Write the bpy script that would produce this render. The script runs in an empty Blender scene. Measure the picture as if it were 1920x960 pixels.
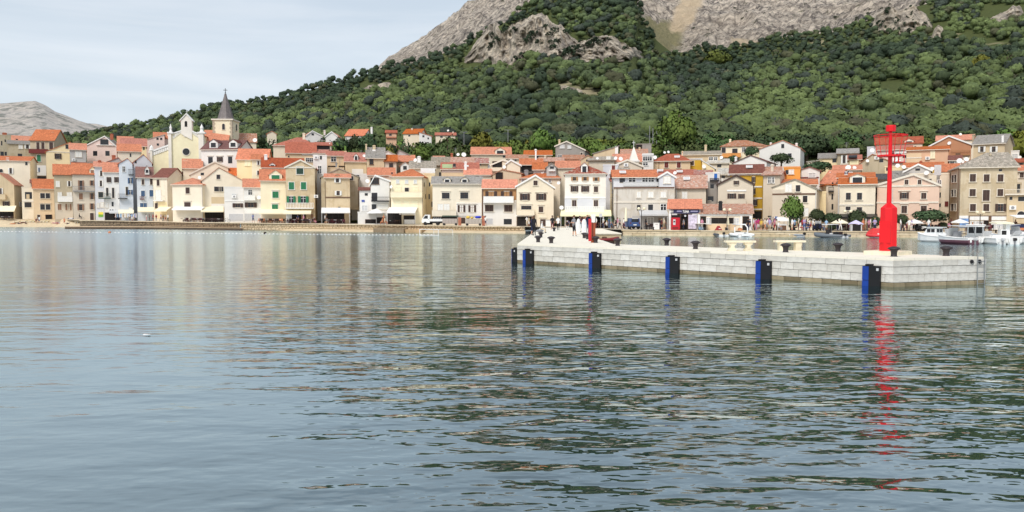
import bpy, math, random
import numpy as np
from mathutils import Vector, Matrix, Euler

random.seed(7); rng = np.random.default_rng(7)
SC = bpy.context.scene
COL = SC.collection
PI = math.pi

# ------------------------------------------------------------------ camera
FPX, HC, YHOR = 1478.0, 3.0, 404.0          # focal length in photo pixels, eye height, horizon row
PITCH = math.atan((480 - YHOR) / FPX)
CP, SP = math.cos(PITCH), math.sin(PITCH)
cd = bpy.data.cameras.new('camera'); cam = bpy.data.objects.new('camera', cd); COL.objects.link(cam)
cam.location = (0, 0, HC); cam.rotation_euler = (PI / 2 - PITCH, 0, 0)
cd.sensor_width = 36; cd.lens = 36 * FPX / 1920; cd.clip_start = 0.1; cd.clip_end = 20000
SC.camera = cam

# ------------------------------------------------------------------ light
SUN_EL, SUN_AZ = math.radians(48), math.radians(205)     # behind the camera and to its left
w = bpy.data.worlds.new('World'); SC.world = w; w.use_nodes = True
nt = w.node_tree; nt.nodes.clear()
out = nt.nodes.new('ShaderNodeOutputWorld'); bg = nt.nodes.new('ShaderNodeBackground')
sky = nt.nodes.new('ShaderNodeTexSky'); sky.sky_type = 'NISHITA'; sky.sun_disc = False
sky.sun_elevation = SUN_EL; sky.sun_rotation = SUN_AZ; sky.air_density = 1.0; sky.dust_density = 2.0
tc = nt.nodes.new('ShaderNodeTexCoord')
mp = nt.nodes.new('ShaderNodeMapping'); mp.inputs['Scale'].default_value = (1.3, 1.3, 9.0)
no = nt.nodes.new('ShaderNodeTexNoise'); no.inputs['Scale'].default_value = 1.6; no.inputs['Detail'].default_value = 7; no.inputs['Roughness'].default_value = .55
no.inputs['Distortion'].default_value = .6
rp = nt.nodes.new('ShaderNodeValToRGB')
rp.color_ramp.elements[0].position = .36; rp.color_ramp.elements[0].color = (5.1, 5.7, 6.25, 1)
rp.color_ramp.elements[1].position = .74; rp.color_ramp.elements[1].color = (6.4, 6.8, 7.2, 1)
mx = nt.nodes.new('ShaderNodeMixRGB')                    # a thin high veil of cloud, denser towards the horizon
sz = nt.nodes.new('ShaderNodeSeparateXYZ'); nt.links.new(tc.outputs['Generated'], sz.inputs[0])
vr = nt.nodes.new('ShaderNodeValToRGB'); vr.color_ramp.elements[0].position = .02; vr.color_ramp.elements[0].color = (.9, .9, .9, 1); vr.color_ramp.elements[1].position = .55; vr.color_ramp.elements[1].color = (.55, .55, .55, 1)
nt.links.new(sz.outputs[2], vr.inputs[0]); nt.links.new(vr.outputs[0], mx.inputs[0])
nt.links.new(tc.outputs['Generated'], mp.inputs[0]); nt.links.new(mp.outputs[0], no.inputs[0]); nt.links.new(no.outputs[0], rp.inputs[0])
m2 = nt.nodes.new('ShaderNodeMapping'); m2.inputs['Scale'].default_value = (1.1, 1.1, 16); m2.inputs['Location'].default_value = (2.1, .4, .3)
n2 = nt.nodes.new('ShaderNodeTexNoise'); n2.inputs['Scale'].default_value = 1.5; n2.inputs['Detail'].default_value = 6; n2.inputs['Distortion'].default_value = .5
r2 = nt.nodes.new('ShaderNodeValToRGB'); r2.color_ramp.elements[0].position = .50; r2.color_ramp.elements[0].color = (0, 0, 0, 1); r2.color_ramp.elements[1].position = .70; r2.color_ramp.elements[1].color = (.34, .34, .34, 1)
mw = nt.nodes.new('ShaderNodeMixRGB'); mw.inputs[2].default_value = (7.6, 7.6, 7.6, 1)      # streaks of whiter cloud
nt.links.new(tc.outputs['Generated'], m2.inputs[0]); nt.links.new(m2.outputs[0], n2.inputs[0]); nt.links.new(n2.outputs[0], r2.inputs[0]); nt.links.new(r2.outputs[0], mw.inputs[0]); nt.links.new(rp.outputs[0], mw.inputs[1])
nt.links.new(sky.outputs[0], mx.inputs[1]); nt.links.new(mw.outputs[0], mx.inputs[2])
nt.links.new(mx.outputs[0], bg.inputs[0]); bg.inputs[1].default_value = 0.1
nt.links.new(bg.outputs[0], out.inputs[0])
ld = bpy.data.lights.new('sun', 'SUN'); ld.energy = 1.7; ld.angle = math.radians(20); ld.color = (1, .955, .89)
sun = bpy.data.objects.new('sun', ld); COL.objects.link(sun)
sdir = Vector((math.sin(SUN_AZ) * math.cos(SUN_EL), math.cos(SUN_AZ) * math.cos(SUN_EL), math.sin(SUN_EL)))
sun.rotation_euler = sdir.to_track_quat('Z', 'Y').to_euler()
SC.view_settings.view_transform = 'Standard'; SC.view_settings.look = 'None'
SC.view_settings.exposure = 0.5; SC.view_settings.gamma = 1

# ------------------------------------------------------------------ photo pixel -> place in the world
REG = {0: (0, 0, 1), 1: (0, 180, 3.556), 2: (240, 150, 3.2), 3: (480, 220, 4.173), 4: (720, 220, 4.173),
       5: (960, 220, 4.173), 6: (1200, 220, 4.173), 7: (1440, 220, 3.692), 8: (1660, 220, 3.692)}
def pxy(R, x, y):
    o = REG[R]; return o[0] + x / o[2], o[1] + y / o[2]
def ray(px, py):
    dx = (px - 960) / FPX; dy = (480 - py) / FPX
    return Vector((dx, CP + dy * SP, -SP + dy * CP))
def at(px, py, Y):
    d = ray(px, py); return Vector((0, 0, HC)) + d * (Y / d.y)
def onz(px, py, z):
    d = ray(px, py); return Vector((0, 0, HC)) + d * ((z - HC) / d.z)
def polar(px, Y, z):                                     # numpy: X of a point at depth Y, height z seen in column px
    dy = np.tan(np.arctan((z - HC) / Y) + PITCH)
    return (np.asarray(px) - 960) / FPX * Y / (CP + dy * SP)
def gz(px, Y, z):
    return Vector((float(polar(px, Y, z)), Y, z))

# shore line (water's edge) and house line by column, and the level of the quay
def W_(px): return np.interp(px, [-900, 0, 118, 124, 240, 300, 400, 500, 600, 700, 780, 980, 1165, 1200, 1400, 1600, 1750, 1810, 1920, 2600],
                             [250, 208, 206, 196, 186, 180, 165, 160, 152, 145, 140, 132, 119, 117.6, 112, 108.5, 106, 98, 95, 88])
def S_(px): return np.interp(px, [-900, 0, 100, 200, 300, 400, 500, 600, 700, 800, 1000, 1200, 1400, 1650, 1920, 2600],
                             [262, 216, 212, 200, 190, 175, 168, 160, 152, 147, 139, 127, 121, 117, 113, 106])
def Q_(px): return np.interp(px, [-900, 0, 200, 300, 400, 600, 800, 1000, 1170, 1200, 1920, 2600], [1.9, 1.9, 1.75, 1.6, 1.5, 1.38, 1.25, 1.1, .85, .8, .75, .75])
# upper edge of the wooded hillside in photo rows (the skyline left of column 720)
def B_(px): return np.interp(px, [-900, 0, 100, 150, 200, 300, 400, 430, 500, 600, 680, 720, 800, 870, 905, 950, 1000, 1080, 1185, 1204, 1232, 1262, 1290, 1320, 1345, 1380, 1450, 1560, 1640, 1780, 1920, 2600],
                             [300, 268, 262, 256, 248, 229, 203, 198, 188, 164, 140, 129, 111, 84, 62, 40, 2, -22, -24, 40, 76, 100, 96, 86, 93, 88, 71, 60, 32, -6, -44, -60])
YB = 760.0
def rise(s): return np.interp(s, [-50, 6, 14, 40, 80, 115], [0, 0, .6, 4.5, 12.5, 19.5])
def ZB_(px):
    a = np.arctan((480 - B_(px)) / FPX) - PITCH
    return HC + np.tan(a) * YB
def zh(px, Y):                                           # ground height of town slope and hillside
    px = np.asarray(px, float); Y = np.asarray(Y, float)
    s = Y - S_(px); low = Q_(px) + rise(s)
    Y1 = S_(px) + 115; z1 = Q_(px) + 19.5
    t = np.clip((Y - Y1) / (YB - Y1), 0, 1.4)
    up = z1 + (ZB_(px) - z1) * (.5 * t + .5 * t * t)
    up = np.where(t > 1, z1 + (ZB_(px) - z1) * (1 - (t - 1) * .25), up)
    return np.where(Y < Y1, low, up)

# ------------------------------------------------------------------ small helpers
def srgb(c):
    c = np.asarray(c, float) / 255.0
    return tuple(np.where(c <= .04045, c / 12.92, ((c + .055) / 1.055) ** 2.4))
MATS = {}
def newmat(name):
    m = bpy.data.materials.new(name); m.use_nodes = True
    n = m.node_tree.nodes; return m, m.node_tree, n['Principled BSDF']
def ramp(t, fac, stops, interp='LINEAR'):
    r = t.nodes.new('ShaderNodeValToRGB'); e = r.color_ramp.elements; r.color_ramp.interpolation = interp
    while len(e) < len(stops): e.new(.5)
    for i, (p, c) in enumerate(stops): e[i].position = p; e[i].color = (*c[:3], 1)
    t.links.new(fac, r.inputs[0]); return r.outputs[0]
def noise(t, vec, scale, detail=4, rough=.55, dist=0):
    n = t.nodes.new('ShaderNodeTexNoise'); n.inputs['Scale'].default_value = scale; n.inputs['Detail'].default_value = detail
    n.inputs['Roughness'].default_value = rough; n.inputs['Distortion'].default_value = dist
    if vec is not None: t.links.new(vec, n.inputs['Vector'])
    return n.outputs[0]
def mapping(t, vec, scale=(1, 1, 1), rot=(0, 0, 0)):
    m = t.nodes.new('ShaderNodeMapping'); m.inputs['Scale'].default_value = scale; m.inputs['Rotation'].default_value = rot
    t.links.new(vec, m.inputs['Vector']); return m.outputs[0]
def coords(t, which='Object'):
    return t.nodes.new('ShaderNodeTexCoord').outputs[which]
def mixc(t, fac, a, b, blend='MIX'):
    m = t.nodes.new('ShaderNodeMixRGB'); m.blend_type = blend
    for i, v in enumerate((fac, a, b)):
        if hasattr(v, 'is_linked'): t.links.new(v, m.inputs[i])
        elif i == 0: m.inputs[0].default_value = v
        else: m.inputs[i].default_value = (*v[:3], 1)
    return m.outputs[0]
def math_(t, op, a, b=0.0):
    m = t.nodes.new('ShaderNodeMath'); m.operation = op
    for i, v in enumerate((a, b)):
        if hasattr(v, 'is_linked'): t.links.new(v, m.inputs[i])
        else: m.inputs[i].default_value = v
    return m.outputs[0]
def bump(t, b, h, strength=.3, dist=.05):
    n = t.nodes.new('ShaderNodeBump'); n.inputs['Strength'].default_value = strength; n.inputs['Distance'].default_value = dist
    t.links.new(h, n.inputs['Height']); t.links.new(n.outputs[0], b.inputs['Normal'])
def rnd(t): return t.nodes.new('ShaderNodeObjectInfo').outputs['Random']

def plain(name, rgb, rough=.6, metal=0, vary=.12, scale=6.0, lin=False, spec=.35):
    """a painted or plain surface with slight mottling"""
    if name in MATS: return MATS[name]
    m, t, b = newmat(name); c = np.array(rgb if lin else srgb(rgb))
    n = noise(t, coords(t), scale, 4)
    t.links.new(ramp(t, n, [(.3, c * (1 - vary)), (.7, np.minimum(c * (1 + vary * .6), .95))]), b.inputs['Base Color'])
    b.inputs['Roughness'].default_value = rough; b.inputs['Metallic'].default_value = metal; b.inputs['Specular IOR Level'].default_value = spec
    MATS[name] = m; return m

WALLC = dict(cream=(242, 228, 204), white=(240, 236, 230), yellow=(252, 230, 186), lemon=(253, 239, 208), chapel=(255, 241, 204), ivory=(248, 240, 228), peach=(238, 210, 174), greige=(222, 208, 188), olive=(198, 184, 158),
             tan=(220, 199, 165), grey=(196, 192, 188), paleblue=(220, 226, 233), ochre=(216, 174, 66), pink=(236, 204, 182), salmon=(232, 190, 158), terra=(200, 146, 112), orange=(244, 172, 88),
             green=(186, 206, 160), stone=(188, 174, 148), butter=(246, 234, 212), cool=(222, 222, 226), rose=(238, 214, 204), brownwall=(186, 142, 100), dkgrey=(166, 159, 152), weather=(222, 214, 202), ironstone=(210, 194, 166))
def wall_mat(key, dirt=.35):
    k = 'plaster_%s_%d' % (key, int(dirt * 100))
    if k in MATS: return MATS[k]
    m, t, b = newmat(k); c = np.array(srgb(WALLC[key])) * .93
    co = coords(t); r = rnd(t)
    off = t.nodes.new('ShaderNodeVectorMath'); off.operation = 'ADD'; t.links.new(co, off.inputs[0])
    sc_ = t.nodes.new('ShaderNodeVectorMath'); sc_.operation = 'SCALE'; sc_.inputs[0].default_value = (37, 19, 53); t.links.new(r, sc_.inputs['Scale']); t.links.new(sc_.outputs[0], off.inputs[1])
    co = off.outputs[0]
    n1 = noise(t, co, .35, 5, .6); n2 = noise(t, mapping(t, co, (2.2, 2.2, .22)), 1.0, 4, .6); n3 = noise(t, co, 6, 3)
    base = ramp(t, n1, [(.3, c * .90), (.7, np.minimum(c * 1.04, .93))])
    grime = c * np.array((.62, .58, .53))
    f = ramp(t, n2, [(.52, (0, 0, 0)), (.78, (dirt,) * 3)])
    base = mixc(t, f, base, grime)
    if dirt > .5:                                        # bare patches where render has come away
        p = ramp(t, noise(t, co, .55, 6, .65, .4), [(.50, (0, 0, 0)), (.58, (1, 1, 1))])
        base = mixc(t, math_(t, 'MULTIPLY', p, .55), base, c * np.array((.78, .72, .62)))
    t.links.new(base, b.inputs['Base Color']); b.inputs['Roughness'].default_value = .9; b.inputs['Specular IOR Level'].default_value = .2
    bump(t, b, n3, .25, .02)
    MATS[k] = m; return m

ROOFC = dict(orange=(216, 120, 66), bright=(230, 118, 54), red=(190, 98, 66), brown=(146, 92, 78), dark=(124, 74, 66), grey=(160, 152, 142), stone=(168, 156, 138), faded=(196, 132, 98), mottle=(176, 92, 70), pale=(205, 196, 180), slate=(92, 88, 88))
def roof_mat(key):
    k = 'roof_tiles_' + key
    if k in MATS: return MATS[k]
    m, t, b = newmat(k); c = np.array(srgb(ROOFC[key])) * .9
    uv = coords(t, 'UV'); r = rnd(t); ob = coords(t)
    w_ = t.nodes.new('ShaderNodeTexVoronoi'); w_.inputs['Scale'].default_value = 1; w_.inputs['Randomness'].default_value = .0
    t.links.new(mapping(t, uv, (3.6, 2.6, 1)), w_.inputs['Vector'])
    cellv = t.nodes.new('ShaderNodeSeparateColor'); t.links.new(w_.outputs['Color'], cellv.inputs[0])
    big = noise(t, ob, .45, 5, .6); fine = noise(t, ob, 2.4, 4, .6)
    col = ramp(t, cellv.outputs[0], [(0, c * .80), (.5, c), (1, np.minimum(c * np.array((1.16, 1.20, 1.24)), .95))])
    col = mixc(t, ramp(t, big, [(.40, (0, 0, 0)), (.75, (.55,) * 3)]), col, c * np.array((.66, .70, .74)))
    if key in ('mottle', 'faded', 'stone', 'grey'):
        col = mixc(t, ramp(t, fine, [(.52, (0, 0, 0)), (.62, (.8,) * 3)]), col, np.array(srgb((222, 204, 184) if key != 'grey' else (186, 180, 172))) * .8)
    hs = t.nodes.new('ShaderNodeHueSaturation'); t.links.new(col, hs.inputs['Color'])
    t.links.new(math_(t, 'ADD', math_(t, 'MULTIPLY', r, .26), .86), hs.inputs['Value'])
    t.links.new(math_(t, 'ADD', math_(t, 'MULTIPLY', r, -.28), 1.04), hs.inputs['Saturation'])
    t.links.new(hs.outputs[0], b.inputs['Base Color']); b.inputs['Roughness'].default_value = .85; b.inputs['Specular IOR Level'].default_value = .2
    wv = t.nodes.new('ShaderNodeTexWave'); wv.inputs['Scale'].default_value = 1.14; t.links.new(uv, wv.inputs['Vector'])
    bump(t, b, wv.outputs[0], .8, .08)
    MATS[k] = m; return m

M = {}
M['glass_dark'] = plain('dark_window_glass', (44, 44, 48), .12, 0, .3, 3, spec=.5)
M['shade_fill'] = plain('painted_shade_fill', (34, 29, 27), .7, 0, .5, 1.2)  # near-black colour standing in for shade inside openings and under a canopy
M['trim'] = plain('stone_trim', (228, 218, 202), .8)
M['white'] = plain('white_paint', (240, 238, 234), .6)
M['cream'] = plain('cream_canvas', (246, 236, 206), .85, vary=.05)
M['canvas_yellow'] = plain('yellow_canvas', (250, 240, 196), .85, vary=.05)
M['shut_brown'] = plain('brown_shutter', (74, 56, 50), .6)
M['shut_wood'] = plain('wood_shutter', (150, 112, 88), .65)
M['shut_red'] = plain('dark_red_shutter', (112, 44, 40), .6)
M['shut_green'] = plain('green_shutter', (46, 122, 84), .55)
M['shut_green_dk'] = plain('dark_green_shutter', (44, 70, 58), .55)
M['shut_blue'] = plain('blue_shutter', (70, 98, 134), .55)
M['shut_vivid'] = plain('vivid_blue_door', (50, 110, 190), .5)
M['shut_white'] = plain('white_shutter', (238, 236, 230), .6)
M['shut_cream'] = plain('cream_shutter', (246, 236, 204), .6)
M['shut_ochre'] = plain('ochre_shutter', (178, 132, 88), .6)
M['black'] = plain('black_metal', (34, 32, 33), .45, .0)
M['iron'] = plain('dark_iron', (58, 54, 54), .5, .3)
M['steel'] = plain('steel', (170, 170, 168), .35, .8)
M['garage'] = plain('grey_roller_door', (198, 198, 200), .6)
M['grey'] = plain('grey_paint', (150, 150, 152), .6)
M['palegrey'] = plain('pale_grey_paint', (205, 205, 205), .6)
M['wood'] = plain('warm_wood', (150, 96, 62), .6, vary=.25)
M['timber'] = plain('brown_timber', (112, 84, 66), .7, vary=.2)
M['red'] = plain('red_paint', (226, 14, 26), .42, vary=.05, spec=.4)
M['navy'] = plain('navy_paint', (34, 44, 84), .5)
M['concrete'] = plain('concrete', (190, 182, 168), .9, vary=.2, scale=1.5)
M['bulb'] = plain('globe_glass', (246, 232, 200), .3)
M['terracotta'] = plain('terracotta_brick', (176, 104, 78), .85, vary=.2)

class MB:
    """collects shapes into one mesh"""
    def __init__(s): s.v = []; s.f = []; s.m = []
    def add(s, vs, fs, mi=0):
        o = len(s.v); s.v += [tuple(v) for v in vs]; s.f += [tuple(i + o for i in f) for f in fs]; s.m += [mi] * len(fs); return s
    def box(s, x0, x1, y0, y1, z0, z1, mi=0):
        return s.add([(x0, y0, z0), (x1, y0, z0), (x1, y1, z0), (x0, y1, z0), (x0, y0, z1), (x1, y0, z1), (x1, y1, z1), (x0, y1, z1)],
                     [(0, 3, 2, 1), (4, 5, 6, 7), (0, 1, 5, 4), (1, 2, 6, 5), (2, 3, 7, 6), (3, 0, 4, 7)], mi)
    def prism(s, poly, y0, y1, mi=0):                    # polygon in x-z (seen from -y, counter-clockwise), pushed from y0 to y1
        n = len(poly)
        return s.add([(x, y0, z) for x, z in poly] + [(x, y1, z) for x, z in poly],
                     [tuple(range(n)), tuple(range(2 * n - 1, n - 1, -1))] + [(i, i + n, (i + 1) % n + n, (i + 1) % n) for i in range(n)], mi)
    def column(s, poly, z0, z1, mi=0):                   # polygon in x-y, counter-clockwise from above
        n = len(poly)
        return s.add([(x, y, z0) for x, y in poly] + [(x, y, z1) for x, y in poly],
                     [tuple(range(n - 1, -1, -1)), tuple(range(n, 2 * n))] + [(i, (i + 1) % n, (i + 1) % n + n, i + n) for i in range(n)], mi)
    def slab(s, poly, t, mi=0):                          # 3-d polygon thickened downwards
        n = len(poly); lo = [(x, y, z - t) for x, y, z in poly]
        return s.add(list(poly) + lo, [tuple(range(n)), tuple(range(2 * n - 1, n - 1, -1))] + [(i, i + n, (i + 1) % n + n, (i + 1) % n) for i in range(n)], mi)
    def tube(s, pts, r, n=8, mi=0, cap=True):
        pts = [Vector(p) for p in pts]; rs = r if isinstance(r, (list, tuple)) else [r] * len(pts); rings = []
        for i, p in enumerate(pts):
            d = (pts[min(i + 1, len(pts) - 1)] - pts[max(i - 1, 0)]).normalized()
            a = d.cross(Vector((0, 0, 1)) if abs(d.z) < .9 else Vector((1, 0, 0))).normalized(); b = d.cross(a)
            rings.append([p + (a * math.cos(2 * PI * k / n) + b * math.sin(2 * PI * k / n)) * rs[i] for k in range(n)])
        return s.loft(rings, mi, cap)
    def loft(s, rings, mi=0, cap=True, closed=True):
        n = len(rings[0]); vs = [v for r in rings for v in r]; fs = []
        for i in range(len(rings) - 1):
            for k in range(n if closed else n - 1):
                k2 = (k + 1) % n; fs.append((i * n + k, i * n + k2, (i + 1) * n + k2, (i + 1) * n + k))
        if cap: fs += [tuple(range(n - 1, -1, -1)), tuple(range((len(rings) - 1) * n, len(rings) * n))]
        return s.add(vs, fs, mi)
    def lathe(s, prof, n=12, c=(0, 0, 0), mi=0):
        rings = [[(c[0] + r * math.cos(2 * PI * k / n), c[1] + r * math.sin(2 * PI * k / n), c[2] + z) for k in range(n)] for r, z in prof]
        return s.loft(rings, mi)
    def ball(s, c, r, n=10, mi=0, sq=(1, 1, 1)):
        rings = []
        for j in range(1, 6):
            a = PI * j / 6; rings.append([(c[0] + r * sq[0] * math.sin(a) * math.cos(2 * PI * k / n), c[1] + r * sq[1] * math.sin(a) * math.sin(2 * PI * k / n), c[2] - r * sq[2] * math.cos(a)) for k in range(n)])
        return s.loft(rings, mi)
    def mesh(s, name, mats, smooth=False, uv=False):
        me = bpy.data.meshes.new(name); me.from_pydata(s.v, [], s.f)
        for m in mats if isinstance(mats, (list, tuple)) else [mats]: me.materials.append(m)
        me.polygons.foreach_set('material_index', s.m)
        if smooth: me.polygons.foreach_set('use_smooth', [True] * len(me.polygons))
        me.update()
        if uv:                                           # metres along the eaves and down the slope
            l = me.uv_layers.new(name='UVMap')
            for p in me.polygons:
                n = p.normal; h = n.cross(Vector((0, 0, 1)))
                h = h.normalized() if h.length > .05 else Vector((1, 0, 0)); d = n.cross(h)
                for li in p.loop_indices:
                    q = me.vertices[me.loops[li].vertex_index].co; l.data[li].uv = (q.dot(h), q.dot(d))
        return me
    def build(s, name, mats, parent=None, smooth=False, uv=False, loc=None, rot=None):
        return link(name, s.mesh(name, mats, smooth, uv), parent, loc, rot)

def link(name, me, parent=None, loc=None, rot=None, scale=None):
    o = bpy.data.objects.new(name, me); COL.objects.link(o)
    if parent is not None: o.parent = parent
    if loc is not None: o.location = loc
    if rot is not None: o.rotation_euler = rot if isinstance(rot, (tuple, list, Euler)) else (0, 0, rot)
    if scale is not None: o.scale = scale
    return o
def tag(o, label=None, cat=None, group=None, kind=None):
    if label: o['label'] = label
    if cat: o['category'] = cat
    if group: o['group'] = group
    if kind: o['kind'] = kind
    return o
def thing(name, label, cat, loc=(0, 0, 0), rz=0, group=None):
    return tag(link(name, None, None, loc, rz), label, cat, group)
def copy_tree(o, loc=None, rz=None, parent=None):
    c = o.copy(); COL.objects.link(c)
    if parent is not None: c.parent = parent
    if loc is not None: c.location = loc
    if rz is not None: c.rotation_euler = (0, 0, rz)
    for ch in list(o.children): copy_tree(ch, parent=c)
    return c
def grid_mesh(name, P, mat, smooth=True):
    """P: array rows x cols x 3"""
    r, c, _ = P.shape; me = bpy.data.meshes.new(name)
    idx = np.arange(r * c).reshape(r, c)
    f = np.stack([idx[:-1, :-1], idx[:-1, 1:], idx[1:, 1:], idx[1:, :-1]], -1).reshape(-1, 4)
    raw_mesh(me, P.reshape(-1, 3), f); me.materials.append(mat)
    if smooth: me.polygons.foreach_set('use_smooth', np.ones(len(f), bool))
    return me
def raw_mesh(me, v, f):
    v = np.asarray(v, np.float32); f = np.asarray(f, np.int32); k = f.shape[1]
    me.vertices.add(len(v)); me.vertices.foreach_set('co', v.ravel())
    me.loops.add(f.size); me.loops.foreach_set('vertex_index', f.ravel())
    me.polygons.add(len(f)); me.polygons.foreach_set('loop_start', np.arange(0, f.size, k, dtype=np.int32)); me.polygons.foreach_set('loop_total', np.full(len(f), k, np.int32))
    me.update(calc_edges=True); me.validate()
def fbm(x, y, seed, octs=5, lac=2.05, gain=.5, ridged=False):
    """value noise in numpy"""
    r = np.random.default_rng(seed); tot = np.zeros(np.broadcast(x, y).shape); amp = 1; s = 0
    for o in range(octs):
        T = r.random((64, 64)); xi = np.floor(x).astype(int); yi = np.floor(y).astype(int); fx = x - xi; fy = y - yi
        fx = fx * fx * (3 - 2 * fx); fy = fy * fy * (3 - 2 * fy)
        g = lambda a, b: T[(yi + b) % 64, (xi + a) % 64]
        n = (g(0, 0) * (1 - fx) + g(1, 0) * fx) * (1 - fy) + (g(0, 1) * (1 - fx) + g(1, 1) * fx) * fy
        if ridged: n = 1 - np.abs(2 * n - 1)
        tot += amp * n; s += amp; amp *= gain; x = x * lac + 13.7; y = y * lac + 7.3
    return tot / s
# ================================================================== SETTING: water, ground, hills
def water_mat():
    m, t, b = newmat('sea_water')
    co = coords(t)
    geo = t.nodes.new('ShaderNodeNewGeometry')
    sep = t.nodes.new('ShaderNodeSeparateXYZ'); t.links.new(geo.outputs['Position'], sep.inputs[0])
    # wind patches: ruffled to the right, slick to the left
    xy = t.nodes.new('ShaderNodeVectorMath'); xy.operation = 'MULTIPLY'; xy.inputs[1].default_value = (1, 1, 0); t.links.new(geo.outputs['Position'], xy.inputs[0])
    azi = math_(t, 'DIVIDE', sep.outputs[0], math_(t, 'MAXIMUM', sep.outputs[1], 1.0))
    base = ramp(t, math_(t, 'ADD', math_(t, 'MULTIPLY', azi, 1.0), .6), [(.02, (.32,) * 3), (.26, (.38,) * 3), (.42, (.66,) * 3), (.62, (.84,) * 3)])
    patch = noise(t, mapping(t, xy.outputs[0], (.09, .24, 1)), 1.0, 3, .5, .5)
    amp = math_(t, 'MULTIPLY', base, ramp(t, patch, [(.33, (.28,) * 3), (.52, (1,) * 3)]))
    def height(offs):
        a = t.nodes.new('ShaderNodeVectorMath'); a.operation = 'ADD'; a.inputs[1].default_value = offs; t.links.new(xy.outputs[0], a.inputs[0])
        h1 = noise(t, mapping(t, a.outputs[0], (.42, 1.0, 1), (0, 0, .10)), 1.35, 2.0, .45, .25)
        h2 = noise(t, mapping(t, a.outputs[0], (.55, 1.0, 1), (0, 0, -.22)), 4.0, 2.0, .5, .2)
        h3 = noise(t, mapping(t, a.outputs[0], (.3, .7, 1), (0, 0, .3)), .5, 1.0, .4)
        return math_(t, 'ADD', math_(t, 'ADD', math_(t, 'MULTIPLY', h1, .120), math_(t, 'MULTIPLY', h2, .030)), math_(t, 'MULTIPLY', h3, .055))
    e = .03
    h0, hx, hy = height((0, 0, 0)), height((e, 0, 0)), height((0, e, 0))
    gx = math_(t, 'MULTIPLY', math_(t, 'MULTIPLY', math_(t, 'SUBTRACT', h0, hx), 1 / e), amp)
    gy = math_(t, 'MULTIPLY', math_(t, 'MULTIPLY', math_(t, 'SUBTRACT', h0, hy), 1 / e), amp)
    cv = t.nodes.new('ShaderNodeCombineXYZ'); t.links.new(gx, cv.inputs[0]); t.links.new(gy, cv.inputs[1]); cv.inputs[2].default_value = 1
    nn = t.nodes.new('ShaderNodeVectorMath'); nn.operation = 'NORMALIZE'; t.links.new(cv.outputs[0], nn.inputs[0])
    # deep water seen through the surface, and a mirror whose strength grows towards grazing view
    t.nodes.remove(b); di = t.nodes.new('ShaderNodeBsdfDiffuse'); di.inputs[0].default_value = (.007, .022, .023, 1)
    gl = t.nodes.new('ShaderNodeBsdfGlossy'); t.links.new(math_(t, 'ADD', ramp(t, math_(t, 'ADD', azi, .6), [(.02, (.12,) * 3), (.22, (.10,) * 3), (.42, (.025,) * 3), (.50, (.012,) * 3)]), ramp(t, math_(t, 'DIVIDE', sep.outputs[1], 160.0), [(.14, (0, 0, 0)), (.75, (.13,) * 3)])), gl.inputs['Roughness']); gl.inputs['Color'].default_value = (.84, .95, .98, 1)
    fr = t.nodes.new('ShaderNodeFresnel'); fr.inputs['IOR'].default_value = 1.4
    ms = t.nodes.new('ShaderNodeMixShader'); t.links.new(math_(t, 'POWER', fr.outputs[0], .45), ms.inputs[0])
    for n_ in (gl, fr): t.links.new(nn.outputs[0], n_.inputs['Normal'])
    t.links.new(di.outputs[0], ms.inputs[1]); t.links.new(gl.outputs[0], ms.inputs[2]); t.links.new(ms.outputs[0], t.nodes['Material Output'].inputs[0])
    return m
rows = np.concatenate([np.linspace(-60, 4, 6), np.geomspace(5, 300, 70)])
P = np.zeros((len(rows), 41, 3)); P[:, :, 1] = rows[:, None]; P[:, :, 0] = np.linspace(-1, 1, 41)[None, :] * (np.maximum(rows, 0)[:, None] * 1.1 + 120)
tag(link('sea', grid_mesh('sea', P, water_mat(), False)), 'calm blue grey sea of the bay, slick and rippled', None, None, 'structure')
SEABED = plain('seabed_sand', (70, 84, 72), .9)
bedb = MB().box(-800, 800, -80, 320, -4, -3.5); tag(bedb.build('seabed', SEABED), 'sandy sea floor under the bay', None, None, 'structure')

# ---- paving, beach, quay
def paving_mat():
    m, t, b = newmat('stone_paving'); c = np.array(srgb((206, 192, 170)))
    n = noise(t, coords(t), .6, 5); n2 = noise(t, coords(t), 7, 4)
    t.links.new(ramp(t, n, [(.3, c * .78), (.7, c)]), b.inputs['Base Color']); b.inputs['Roughness'].default_value = .85; bump(t, b, n2, .3, .03); return m
PAVE = paving_mat()
def sand_mat():
    m, t, b = newmat('beach_pebble_sand'); c = np.array(srgb((226, 206, 172)))
    n = noise(t, coords(t), 1.4, 6, .65); n2 = noise(t, coords(t), 14, 4, .7)
    t.links.new(ramp(t, n, [(.3, c * .7), (.7, c * .95)]), b.inputs['Base Color']); b.inputs['Roughness'].default_value = .95; bump(t, b, n2, .6, .08); return m
SAND = sand_mat()
pxs = np.linspace(-600, 2500, 240)
def W0_(p): return W_(p) + np.interp(p, [118, 150], [5.2, .3])
def strip(name, px, Yf, Zf, mat, n=2, label=None):
    P = np.zeros((n, len(px), 3))
    for i in range(n):
        t_ = i / (n - 1); Y = Yf(px, t_); Z = Zf(px, t_); P[i, :, 0] = polar(px, Y, Z); P[i, :, 1] = Y; P[i, :, 2] = Z
    return tag(link(name, grid_mesh(name, P, mat)), label, None, None, 'structure')
strip('promenade', pxs, lambda p, t: W0_(p) + t * (S_(p) + 16 - W0_(p)), lambda p, t: Q_(p) + .004 + 0 * p + t * .02 + (t > .9) * .6, PAVE, 9, 'pale stone paved waterfront promenade in front of the houses')
bx = np.linspace(-600, 150, 60)
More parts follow.
